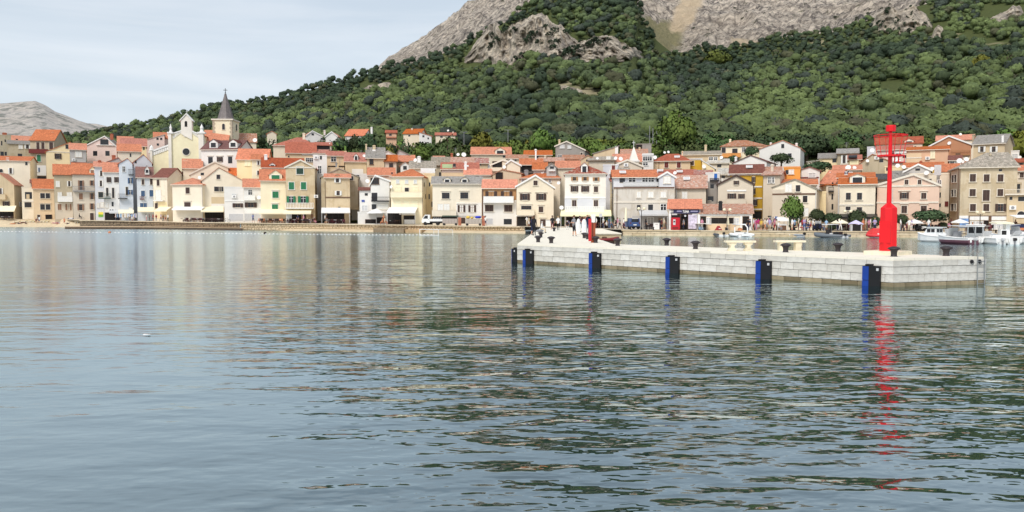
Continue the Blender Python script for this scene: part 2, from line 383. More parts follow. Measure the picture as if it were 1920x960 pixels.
strip('beach', bx, lambda p, t: W_(p) - 2.5 + t * 9, lambda p, t: -.35 + 2.35 * np.minimum(t * 1.05, 1) + 0 * p, SAND, 10, 'pale sand and pebble beach with bathers on it')
bx2 = np.linspace(500, 985, 60)
strip('beach', bx2, lambda p, t: W_(p) - 3.4 * np.interp(p, [500, 560, 985], [.05, 1, 1]) + t * 4.4, lambda p, t: -.30 + 0 * p + t * .85, SAND, 6, 'narrow strip of pale sand below the stone sea wall')

def rock_stone_mat(name, c1, c2):
    m, t, b = newmat(name); r = rnd(t); co = coords(t)
    n = noise(t, co, 3, 5, .6); n2 = noise(t, co, 11, 4, .6)
    col = ramp(t, r, [(0, srgb(c1)), (1, srgb(c2))]); col = mixc(t, ramp(t, n, [(.4, (0, 0, 0)), (.8, (.6,) * 3)]), col, np.array(srgb(c1)) * .55)
    t.links.new(col, b.inputs['Base Color']); b.inputs['Roughness'].default_value = .9; bump(t, b, n2, .5, .04); return m
BLOCK = rock_stone_mat('quay_limestone', (204, 182, 146), (226, 208, 178))
RUBBLE = rock_stone_mat('rubble_stone', (222, 200, 166), (246, 228, 198))
RUBBLE_DK = rock_stone_mat('dark_rubble_stone', (138, 120, 98), (178, 156, 128))
MORTAR = plain('mortar', (176, 154, 124), .95, vary=.25, scale=2)
MORTAR_DK = plain('dark_mortar', (112, 98, 82), .95, vary=.3, scale=2)
cube = MB().box(-.5, .5, -.5, .5, -.5, .5)
def bev_cube(name, mat, b=.06):
    k = MB(); a = .5; c = .5 - b
    rings = [[(x * q, y * q, z) for x, y in ((-1, -1), (1, -1), (1, 1), (-1, 1))] for z, q in ((-a, c), (-c, a), (c, a), (a, c))]
    k.loft(rings); return k.mesh(name, mat)
BLK = bev_cube('stone_block', BLOCK)
# right quay: big dressed blocks, two courses and a coping
qw = tag(link('quay_wall', None), 'quay wall of big pale limestone blocks on the harbour side', None, None, 'structure')
core = MB(); pp = np.linspace(1166, 2300, 70)
for a, b_ in zip(pp[:-1], pp[1:]):
    A, B = gz(a, W_(a) + .25, 0), gz(b_, W_(b_) + .25, 0)
    core.add([(A.x, A.y, -1), (B.x, B.y, -1), (B.x, B.y, .7), (A.x, A.y, .7), (A.x, A.y + 1, .7), (B.x, B.y + 1, .7)], [(0, 1, 2, 3), (3, 2, 5, 4)])
core.build('wall_core', MORTAR_DK, qw)
for z0, z1, proud in ((-.5, .33, 0), (.34, .66, 0), (.67, .86, .10)):
    px = 1166.0 + random.random() * 10
    while px < 2000:
        wpx = random.uniform(15, 30) * (1.5 if proud else 1); q = min(px + wpx, 2030)
        A, B = gz(px, W_(px), 0), gz(q, W_(q), 0); d = B - A; L = math.hypot(d.x, d.y)
        o = link('stone_block', BLK, qw, ((A.x + B.x) / 2, (A.y + B.y) / 2 + .2 - proud / 2, (z0 + z1) / 2), math.atan2(d.y, d.x), (L - .03, .42 + proud, z1 - z0 - .012)); px = q
# left sea wall of rubble masonry
sw = tag(link('sea_wall', None), 'rubble stone sea wall under the left hand houses', None, None, 'structure')
for nm, p0, p1, mats, hstep in (('rubble_stones', 452, 985, (RUBBLE, MORTAR), 1), ('dark_rubble_stones', 150, 452, (RUBBLE_DK, MORTAR_DK), 1)):
    mb = MB(); core = MB(); px = p0
    pts = np.arange(p0, p1 + 1, 6.0)
    for a, b_ in zip(pts[:-1], pts[1:]):
        A, B = gz(a, W_(a) + .42, 0), gz(b_, W_(b_) + .42, 0)
        za, zb = float(Q_(a)), float(Q_(b_))
        core.add([(A.x, A.y, -1), (B.x, B.y, -1), (B.x, B.y, zb - .02), (A.x, A.y, za - .02), (A.x, A.y + 1, za - .02), (B.x, B.y + 1, zb - .02)], [(0, 1, 2, 3), (3, 2, 5, 4)])
    core.build('wall_core', mats[1], sw)
    z = -.3; row = 0
    while z < 1.5:
        hgt = random.uniform(.30, .46); px = p0 + random.random() * 4
        while px < p1 - 3:
            wpx = random.uniform(3.5, 8); q = min(px + wpx, p1); zt = float(Q_(px)) - .10
            if z < zt - .1:
                c = gz((px + q) / 2, float(W_((px + q) / 2)) + .4, 0); L = (gz(q, W_(q), 0) - gz(px, W_(px), 0)).length * .5 - .03
                n = random.choice((5, 6, 7)); hh = min(hgt, zt - z) * .5; ring = []; ring2 = []
                for k in range(n):
                    a = 2 * PI * k / n + random.uniform(-.2, .2); rr = random.uniform(.82, 1.12)
                    ring.append((c.x + L * rr * math.cos(a), c.y - .02, z + hh + (hh - .02) * rr * math.sin(a))); ring2.append((c.x + L * rr * .72 * math.cos(a), c.y - random.uniform(.10, .2), z + hh + hh * .7 * rr * math.sin(a)))
                mb.loft([ring, ring2], 0, True)
            px = q
        z += hgt; row += 1
    tag(mb.build(nm, mats[0], sw), None, None, None, 'stuff')
cop = MB(); pts = np.arange(150, 986, 14.0)
cps = bev_cube('coping_stone', rock_stone_mat('coping_limestone', (206, 188, 156), (228, 212, 184)))
for a, b_ in zip(pts[:-1], pts[1:]):
    A, B = gz(a, W_(a), Q_(a)), gz(b_, W_(b_), Q_(b_)); d = B - A
    link('coping_stone', cps, sw, ((A.x + B.x) / 2, (A.y + B.y) / 2 + .25, float(Q_((a + b_) / 2)) - .05), math.atan2(d.y, d.x), (math.hypot(d.x, d.y) - .02, .7, .13))
# low dark landing ledge at the foot of the wall, and the landing steps further along
lg = thing('landing_ledge', 'long low dark concrete ledge at the waterline below the pale blue houses', 'ledge')
k = MB(); a = [gz(122, 176, 0), gz(300, 171, 0), gz(455, 158.5, 0), gz(455, 162, 0), gz(300, 181, 0), gz(122, 189, 0)]
k.column([(v.x, v.y) for v in a], -.6, .42); k.build('ledge', plain('weedy_concrete', (92, 78, 64), .9, vary=.4, scale=.8), lg)
k = MB(); a2 = [(v.x * .999, v.y + .3) for v in a[:3]] + [(v.x, v.y - .3) for v in a[3:]]; k.column(a2, .423, .50); k.build('paving', plain('ledge_top', (198, 172, 140), .9, vary=.25, scale=1), lg)
ld_ = thing('stone_landing', 'rough grey stone landing block jutting from the sea wall near the parasol', 'landing')
k = MB(); p0 = gz(700, 141.5, 0); p1 = gz(757, 138, 0); k.column([(p0.x, p0.y), (p1.x, p1.y), (p1.x + .4, p1.y + 5), (p0.x + .3, p0.y + 5)], -.6, .72)
k.build('block', plain('old_stone', (146, 128, 104), .95, vary=.35, scale=1.2), ld_)
k = MB(); p0 = gz(757.5, 138.6, 0); p1 = gz(790, 137, 0); k.column([(p0.x, p0.y), (p1.x, p1.y), (p1.x + 1, p1.y + 5), (p0.x, p0.y + 5)], -.6, .55); k.build('block', plain('old_stone_warm', (190, 160, 122), .95, vary=.3, scale=1.2), ld_)
stp = thing('stone_steps', 'short flight of worn stone steps down the sea wall by the green shuttered house', 'steps')
for i in range(4):
    p = gz(556, float(W_(556)) - .35 * (4 - i) + .6, 0); MB().box(-.75, .75, -.3, .5, -.3, .2 + i * .3).build('step', plain('step_stone', (170, 136, 106), .9, vary=.25), stp, (p.x, p.y, 0))

# ---- terrain
def hill_mat(name, soil, rock):
    m, t, b = newmat(name); co = coords(t); n = noise(t, co, .02, 6, .6); n2 = noise(t, co, .4, 6, .7)
    col = ramp(t, n2, [(.3, np.array(srgb(soil)) * .6), (.75, srgb(soil))])
    t.links.new(mixc(t, ramp(t, n, [(.60, (0, 0, 0)), (.68, (.8,) * 3)]), col, srgb(rock)), b.inputs['Base Color'])
    b.inputs['Roughness'].default_value = 1; b.inputs['Specular IOR Level'].default_value = .1; bump(t, b, n2, 1, 1.0); return m
hp = np.linspace(-700, 2600, 300)
def HY(p, t): return S_(p) + 10 + t * (YB + 130 - S_(p) - 10)
strip('hillside', hp, HY, lambda p, t: zh(p, HY(p, t)) - .05 + 0 * p, hill_mat('wooded_soil', (88, 96, 58), (168, 156, 128)), 110, 'lower wooded hillside behind the town')

def rock_mat(name, light, dark, green, gamount, bscale, crack=.55):
    """bare karst limestone: pale slabs, grey fissures, thin grass"""
    m, t, b = newmat(name); co = coords(t)
    n1 = noise(t, co, .010 * bscale, 6, .62); n2 = noise(t, mapping(t, co, (1, 1, .5), (.2, .6, .3)), .075 * bscale, 10, .74, .9); n3 = noise(t, co, .4 * bscale, 5, .7)
    vo = t.nodes.new('ShaderNodeTexVoronoi'); vo.feature = 'DISTANCE_TO_EDGE'; vo.inputs['Scale'].default_value = .06 * bscale
    dv = mapping(t, co, (1, 1, .45), (.3, .5, .2)); t.links.new(dv, vo.inputs['Vector'])
    l, d = np.array(srgb(light)), np.array(srgb(dark))
    col = ramp(t, n2, [(.30, d * .55), (.42, d * .95), (.50, (l + d) / 2), (.60, l), (.80, np.minimum(l * 1.15, .9))])
    col = mixc(t, ramp(t, n1, [(.40, (0, 0, 0)), (.70, (.45,) * 3)]), col, (l * .55 + d * .45) * np.array((1.02, .96, .88)))
    col = mixc(t, ramp(t, vo.outputs[0], [(.0, (crack,) * 3), (.07, (0, 0, 0))]), col, d * .5)
    gn = noise(t, co, .030 * bscale, 6, .7)
    col = mixc(t, ramp(t, gn, [(.60 - (.09 if crack == 0 else 0), (0, 0, 0)), (.66 - (.09 if crack == 0 else 0), (gamount,) * 3)]), col, srgb(green))
    at_ = t.nodes.new('ShaderNodeAttribute'); at_.attribute_name = 'cover'                 # where grass and scree lie
    sp = t.nodes.new('ShaderNodeSeparateColor'); t.links.new(at_.outputs['Color'], sp.inputs[0])
    gcol = ramp(t, n3, [(.3, srgb((126, 122, 90))), (.7, srgb((160, 152, 118)))])
    col = mixc(t, sp.outputs[0], col, gcol); col = mixc(t, sp.outputs[1], col, ramp(t, n3, [(.3, srgb((196, 174, 144))), (.7, srgb((222, 202, 172)))]))
    t.links.new(col, b.inputs['Base Color']); b.inputs['Roughness'].default_value = .95; b.inputs['Specular IOR Level'].default_value = .15
    hgt = math_(t, 'ADD', n2, math_(t, 'MULTIPLY', n3, .25)); bump(t, b, hgt, 1.0, 9.0 / bscale); return m
ROCK = rock_mat('karst_limestone', (231, 217, 199), (112, 106, 102), (92, 96, 62), .7, 1.0)
ROCK2 = rock_mat('outcrop_limestone', (236, 222, 200), (150, 141, 132), (98, 104, 70), .2, 1.4)
mp_ = np.linspace(560, 2700, 420); NR = 170
TOPP = lambda p: np.interp(p, [560, 700, 716, 730, 760, 800, 830, 865, 900, 1000, 1200, 1500, 1920, 2700], [300, 135, 119, 108, 92, 70, 45, 10, -8, -20, -28, -28, -22, 0])
Pm = np.zeros((NR, len(mp_), 3)); cov = np.zeros((NR, len(mp_), 4)); cov[..., 3] = 1
for i in range(NR):
    t_ = i / (NR - 1)
    if t_ < .85:
        u = t_ / .85; Y = YB + 8 + u * (1600 - YB - 8); py0 = np.maximum(B_(mp_), TOPP(mp_)) + 12; e = np.interp(u, [0, 1], [0, 1]) ** .9
        py = py0 + (TOPP(mp_) - py0) * e; Z = HC + np.tan(np.arctan((480 - py) / FPX) - PITCH) * Y
    else:
        u = (t_ - .85) / .15; Y = 1600 + u * 900; Z = (HC + np.tan(np.arctan((480 - TOPP(mp_)) / FPX) - PITCH) * 1600) * (1 - .7 * u)
    X = polar(mp_, Y, Z); amp = np.minimum(1, t_ * 8) * np.interp(mp_, [700, 760, 900], [.18, .5, 1])
    q = (X * .8 + Y * .5) / 55.0; r_ = (X * .45 - Y * .35) / 160.0
    rd = fbm(q, r_ + Z / 90, 3, 6, ridged=True, gain=.6) - .62
    st = fbm(X / 30.0, (Y * .4 + Z * 1.6) / 30.0, 9, 5, gain=.6) - .5
    Pm[i, :, 0] = X; Pm[i, :, 1] = Y; Pm[i, :, 2] = Z + amp * (rd * 34 + st * 20 + (fbm(X / 13.0 + Z / 40, (Y * .3 + Z) / 26.0, 12, 3, ridged=True) - .6) * 9)
    g = np.clip(1 - ((mp_ - 1238) / 46) ** 2, 0, 1) * np.clip(1 - ((py - 66) / 30) ** 2, 0, 1) if t_ < .85 else mp_ * 0
    sc_ = np.clip(1 - ((mp_ - 1285 + (py - 30) * .6) / 24) ** 2, 0, 1) * np.clip(1 - ((py - 26) / 40) ** 2, 0, 1) if t_ < .85 else mp_ * 0
    sc2 = np.clip(1 - ((mp_ - 1395) / 28) ** 2, 0, 1) * np.clip(1 - ((py - 80) / 10) ** 2, 0, 1) if t_ < .85 else mp_ * 0
    cov[i, :, 0] = np.clip(g * 2.5, 0, 1); cov[i, :, 1] = np.clip(np.maximum(sc_, sc2) * 2, 0, .9)
me = grid_mesh('mountain', Pm, ROCK)
ca = me.color_attributes.new('cover', 'FLOAT_COLOR', 'POINT'); ca.data.foreach_set('color', cov.reshape(-1).astype(np.float32))
tag(link('mountain', me), 'bare pale limestone mountain rising above the woods', None, None, 'structure')

FARROCK = rock_mat('far_limestone_hazed', (214, 206, 196), (186, 180, 174), (112, 118, 110), .7, .55, .0)  # low contrast: distance haze is put into these rock colours
def far_hill(name, xs, ys, Y0, depth, seed, label, amp):
    fp = np.linspace(xs[0], xs[-1], 130); n = 60; P = np.zeros((n, len(fp), 3)); top = np.interp(fp, xs, ys)
    for i in range(n):
        t_ = i / (n - 1); u = min(t_ / .8, 1); Y = Y0 + depth * t_; py = 300 + (top - 300) * (u ** .8)
        Z = HC + np.tan(np.arctan((480 - py) / FPX) - PITCH) * (Y0 + depth * min(t_, .8)); Z = Z * (1 if t_ <= .8 else 1 - (t_ - .8) * 2)
        X = polar(fp, Y, Z); P[i, :, 0] = X; P[i, :, 1] = Y; P[i, :, 2] = Z + min(1, t_ * 4) * (1 - .6 * u) * amp * (fbm(X / 260, Y / 400, seed, 6, ridged=True) - .6)
    tag(link(name, grid_mesh(name, P, FARROCK)), label, None, None, 'structure')
far_hill('far_mountain', [-500, -200, 0, 66, 84, 105, 125, 150, 190, 240, 320], [150, 178, 193, 191, 198, 211, 218, 228, 240, 262, 300], 2600, 1200, 21, 'pale bare mountain far across the bay behind the leftmost roofs', 45)
far_hill('far_mountain', [60, 120, 150, 180, 200, 230, 300], [262, 236, 230, 231, 236, 250, 300], 4200, 900, 33, 'low pale ridge farthest away, right of the far mountain', 30)

# ---- rock outcrops on the hillside
def terrY(px, py):                                       # depth at which the hillside shows at this spot
    Ys = np.linspace(float(S_(px)) + 20, YB + 5, 500); z = zh(px + 0 * Ys, Ys); v = 480 - FPX * (Ys * SP + (z - HC) * CP) / (Ys * CP - (z - HC) * SP)
    k = np.nonzero(v <= py)[0]; return float(Ys[k[0]]) if len(k) else YB
OUT = {}
def outcrop(label, top, bot, thick, seed, nx=110, ny=60, bulge=10, mat=ROCK2):
    px0, px1 = top[0][0], top[-1][0]; p = np.linspace(px0, px1, nx); tx, ty = zip(*top); bxx, by = zip(*bot)
    T = np.interp(p, tx, ty); Bt = np.interp(p, bxx, by); P = np.zeros((ny + 8, nx, 3)); jag = (fbm(p / 7.0, p * 0 + seed, seed, 4) - .5) * 10 * min(1, (px1 - px0) / 200 + .25)
    edge = np.clip(np.minimum(p - px0, px1 - p) / 12, 0, 1); Yf = np.array([terrY(a, b) for a, b in zip(p, Bt)]); Yf = np.convolve(np.pad(Yf, 6, 'edge'), np.ones(13) / 13, 'valid') - 6
    for i in range(ny + 8):
        t_ = min(i / (ny - 1), 1); py = Bt + 6 + (T + jag * edge * t_ - Bt - 6) * t_; Y = Yf + thick * t_
        crag = fbm(p / 11.0 + t_ * 1.2, t_ * 4 + p / 60.0, seed + 1, 4, ridged=True, gain=.48) - .6; big = fbm(p / 38.0, t_ * 2.2 + p * 0, seed + 2, 3) - .5
        Y = Y - bulge * edge * (crag * 1.8 + big * 2.6 + math.sin(PI * t_) * .6)
        Z = HC + np.tan(np.arctan((480 - py) / FPX) - PITCH) * Y
        if i >= ny: Y = Y + (i - ny + 1) * 6; Z = Z - (i - ny + 1) ** 1.4 * 2.2
        P[i, :, 0] = polar(p, Y, Z); P[i, :, 1] = Y; P[i, :, 2] = Z
    OUT[seed] = P[:ny].reshape(-1, 3)
    return tag(link('rock_outcrop', grid_mesh('rock_outcrop', P, mat)), label, None, None, 'structure')
outcrop('big craggy limestone outcrop standing out of the woods below the mountain',
        [(862, 118), (875, 102), (890, 84), (905, 62), (918, 46), (930, 44), (940, 58), (955, 50), (970, 38), (990, 32), (1012, 26), (1024, 28), (1032, 42), (1052, 46), (1066, 62), (1082, 74), (1100, 76), (1118, 68), (1140, 66), (1160, 74), (1180, 88), (1196, 90), (1214, 112)],
        [(862, 118), (900, 118), (938, 124), (975, 116), (1010, 104), (1050, 106), (1085, 110), (1130, 112), (1214, 113)], 34, 5, 170, 90, 11)
outcrop('grey cliff with tufts of green among the trees high on the slope', [(1632, 44), (1650, 24), (1672, 12), (1690, 20), (1712, 10), (1736, 24), (1748, 46)], [(1632, 56), (1690, 68), (1748, 60)], 28, 15, 60, 40, 8)
outcrop('narrow upright grey rock spike in the woods', [(1746, 72), (1752, 54), (1760, 47), (1768, 52), (1772, 70)], [(1746, 76), (1772, 76)], 8, 25, 24, 24, 3)
outcrop('pale ragged rock slab at the top of the wooded slope', [(1836, 48), (1862, 30), (1884, 22), (1900, 10), (1914, 12), (1922, 30)], [(1836, 50), (1880, 48), (1922, 32)], 21, 35, 40, 30, 6)
outcrop('small pale rock shelf on the ridge left of the big outcrop', [(668, 178), (682, 164), (706, 158), (730, 154), (744, 166)], [(668, 182), (744, 172)], 10, 45, 30, 20, 3)
outcrop('small pale boulder bank in the woods above the town centre', [(996, 236), (1006, 226), (1024, 222), (1040, 230)], [(996, 238), (1040, 238)], 5, 55, 24, 16, 1.5)
outcrop('pale boulder bank in the trees beside the small one', [(1042, 228), (1062, 221), (1084, 218), (1098, 226)], [(1042, 232), (1098, 231)], 5, 65, 24, 16, 1.5)
outcrop('thin rocky ledge in the middle of the woods', [(1020, 168), (1040, 160), (1070, 162), (1092, 170)], [(1020, 172), (1092, 174)], 5, 75, 24, 14, 1.5)
outcrop('bright bare clearing of rock among the trees', [(1126, 160), (1136, 153), (1148, 155), (1154, 162)], [(1126, 165), (1154, 165)], 5, 85, 16, 12, 1)
# ================================================================== HOUSES
WK = dict(  # window kinds: frame material, infill, shutter material, shutters
    b=('trim', 'glass_dark', None, 'mull'), n=(None, 'glass_dark', None, None), d=('trim', None, 'shut_brown', 'closed'), t=('trim', None, 'shut_wood', 'closed'), r=('trim', None, 'shut_red', 'closed'),
    g=('white', None, 'shut_green', 'closed'), G=('white', None, 'shut_green_dk', 'closed'), w=('trim', None, 'shut_white', 'closed'), p=('cream', None, 'shut_cream', 'closed'), u=('white', None, 'shut_blue', 'closed'),
    v=('white', None, 'shut_vivid', 'door'), y=('trim', None, 'shut_ochre', 'closed'), od=('trim', 'glass_dark', 'shut_brown', 'open'), og=('white', 'glass_dark', 'shut_green', 'open'), ob=('white', 'glass_dark', 'shut_blue', 'open'),
    oy=('trim', 'glass_dark', 'shut_ochre', 'open'), ow=('trim', 'glass_dark', 'shut_white', 'open'), ot=('trim', 'glass_dark', 'shut_wood', 'open'), l=('white', 'glass_dark', None, 'mull'), L=('white', 'palegrey', None, 'mull'),
    D=('trim', None, 'shut_brown', 'door'), k=(None, 'shade_fill', None, 'deep'), a=('trim', 'glass_dark', None, 'arch'), K=('white', None, 'garage', 'garage'), m=('timber', 'glass_dark', None, 'mull'), c=('trim', 'glass_dark', None, 'round'))
def rect_ring(mb, w, h, t, y0, y1, mi=0):
    mb.box(-w / 2 - t, -w / 2, y0, y1, -t * .3, h + t, mi); mb.box(w / 2, w / 2 + t, y0, y1, -t * .3, h + t, mi); mb.box(-w / 2, w / 2, y0, y1 - .003, h, h + t, mi)
def arc(w, h, n=8):
    r = w / 2; return [(-r, 0), (r, 0)] + [(r * math.cos(PI * k / n), h - r + r * math.sin(PI * k / n)) for k in range(n + 1)]
WCACHE = {}
def window(parent, kind, w, h, loc, rz=0, hood=False):
    fr, inf, sh, mode = WK[kind]; big = h > 1.75 or mode in ('door', 'deep')
    nm = 'door' if mode in ('door', 'garage') or (mode == 'deep' and h > 1.6) else 'window'
    k = (kind, round(w, 2), round(h, 2), hood)
    if k not in WCACHE:
        L = []; t = .09; gw = w * .46 if mode == 'open' else w
        if mode == 'arch':
            a, b = arc(w + .2, h + .1), arc(w, h); mb = MB(); n = len(a)
            vs = [(x, 0, z) for x, z in a] + [(x, -.1, z) for x, z in a] + [(x, -.1, z) for x, z in b] + [(x, 0, z) for x, z in b]; fs = []
            for i in range(n):
                j = (i + 1) % n
                fs += [(i, j, j + n, i + n), (i + n, j + n, j + 2 * n, i + 2 * n), (i + 2 * n, j + 2 * n, j + 3 * n, i + 3 * n)]
            mb.add(vs, fs); mb.box(-w / 2 - .15, w / 2 + .15, -.16, 0, -.1, -.002); base = mb.mesh(nm, M[fr]); L.append(('pane', MB().prism(b, -.03, 0).mesh('pane', M[inf])))
        elif mode == 'round':
            r = w / 2; c = [(r * math.cos(2 * PI * i / 20), r + r * math.sin(2 * PI * i / 20)) for i in range(20)]; o = [(1.22 * x, (z - r) * 1.22 + r) for x, z in c]; mb = MB(); n = 20
            vs = [(x, 0, z) for x, z in o] + [(x, -.14, z) for x, z in o] + [(x, -.14, z) for x, z in c] + [(x, 0, z) for x, z in c]; fs = []
            for i in range(n):
                j = (i + 1) % n; fs += [(i, j, j + n, i + n), (i + n, j + n, j + 2 * n, i + 2 * n), (i + 2 * n, j + 2 * n, j + 3 * n, i + 3 * n)]
            mb.add(vs, fs); base = mb.mesh(nm, M[fr]); L.append(('pane', MB().prism(c, -.04, 0).mesh('pane', M[inf])))
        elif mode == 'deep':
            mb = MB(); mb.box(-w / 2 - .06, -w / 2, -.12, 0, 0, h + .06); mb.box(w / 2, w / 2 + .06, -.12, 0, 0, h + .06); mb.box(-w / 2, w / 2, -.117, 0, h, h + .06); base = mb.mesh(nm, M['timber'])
            L.append(('pane', MB().box(-w / 2, w / 2, -.02, 0, 0, h).mesh('pane', M[inf])))  # flat sheet without recess; the opening's shade is put into its colour
            if w > 1.6:
                q = MB(); nn = max(2, int(w / 1.1))
                for i in range(1, nn): x = -w / 2 + w * i / nn; q.box(x - .03, x + .03, -.06, -.021, 0, h)
                q.box(-w / 2, w / 2, -.055, -.022, h * .72 - .03, h * .72 + .03); L.append(('mullion', q.mesh('mullion', M['iron'])))
        else:
            mb = MB()
            if fr: rect_ring(mb, gw, h, t, -.10, 0)
            if fr and mode not in ('door', 'garage'): mb.box(-gw / 2 - .16, gw / 2 + .16, -.17, 0, -.12, -.031)
            if hood: mb.box(-w / 2 - .22, w / 2 + .22, -.2, 0, h + .24, h + .36)
            if not fr: mb.box(-w / 2, w / 2, -.03, 0, -.06, 0)
            base = mb.mesh(nm, M[fr or 'trim'])
            if inf:
                L.append(('pane', MB().box(-gw / 2, gw / 2, -.02, 0, 0, h).mesh('pane', M[inf])))
                if mode in ('mull', 'open'):
                    q = MB(); q.box(-.035, .035, -.06, -.021, 0, h); 
                    if mode == 'mull' and w > 1.5: q.box(-gw / 4 - .03, -gw / 4 + .03, -.057, -.021, 0, h); q.box(gw / 4 - .03, gw / 4 + .03, -.057, -.021, 0, h)
                    q.box(-gw / 2, gw / 2, -.054, -.021, h * .66 - .025, h * .66 + .025)
                    L.append(('mullion', q.mesh('mullion', M['white' if kind in ('l', 'og', 'ob', 'L') else 'shut_brown' if kind in 'bm' else 'timber'])))
            if mode == 'closed':
                q = MB()
                for s_ in (-1, 1): 
                    a, b = (-gw / 2, -.012) if s_ < 0 else (.012, gw / 2); q.box(a, b, -.06, 0, 0, h)
                    for i in range(int(h / .22)): q.box(a + .05, b - .05, -.075, -.06, .06 + i * .22, .16 + i * .22)
                L.append(('shutter', q.mesh('shutter', M[sh])))
            if mode == 'open':
                sw_ = (w - gw) / 2 - .02
                for s_ in (-1, 1):
                    q = MB(); x0 = gw / 2 + .015 if s_ > 0 else -gw / 2 - .015 - sw_; q.box(x0, x0 + sw_, -.16, -.104, -.02, h + .02)
                    for i in range(int(h / .24)): q.box(x0 + .05, x0 + sw_ - .05, -.18, -.16, .06 + i * .24, .18 + i * .24)
                    L.append(('shutter', q.mesh('shutter', M[sh])))
            if mode == 'door':
                q = MB(); q.box(-gw / 2, gw / 2, -.05, 0, 0, h); q.box(-gw / 2 + .1, -.04, -.07, -.05, .15, h - .15); q.box(.04, gw / 2 - .1, -.07, -.05, .15, h - .15); L.append(('door_leaf', q.mesh('door_leaf', M[sh])))
            if mode == 'garage':
                q = MB(); n = max(3, int(h / .35))
                for i in range(n): q.box(-gw / 2, gw / 2, -.05 - .02 * (i % 2), 0, h * i / n, h * (i + 1) / n - .01)
                L.append(('roller', q.mesh('roller', M[sh])))
        WCACHE[k] = (nm, base, L)
    nm, base, L = WCACHE[k]
    o = link(nm, base, parent, loc, rz)
    for n, me in L: link(n, me, o)
    return o

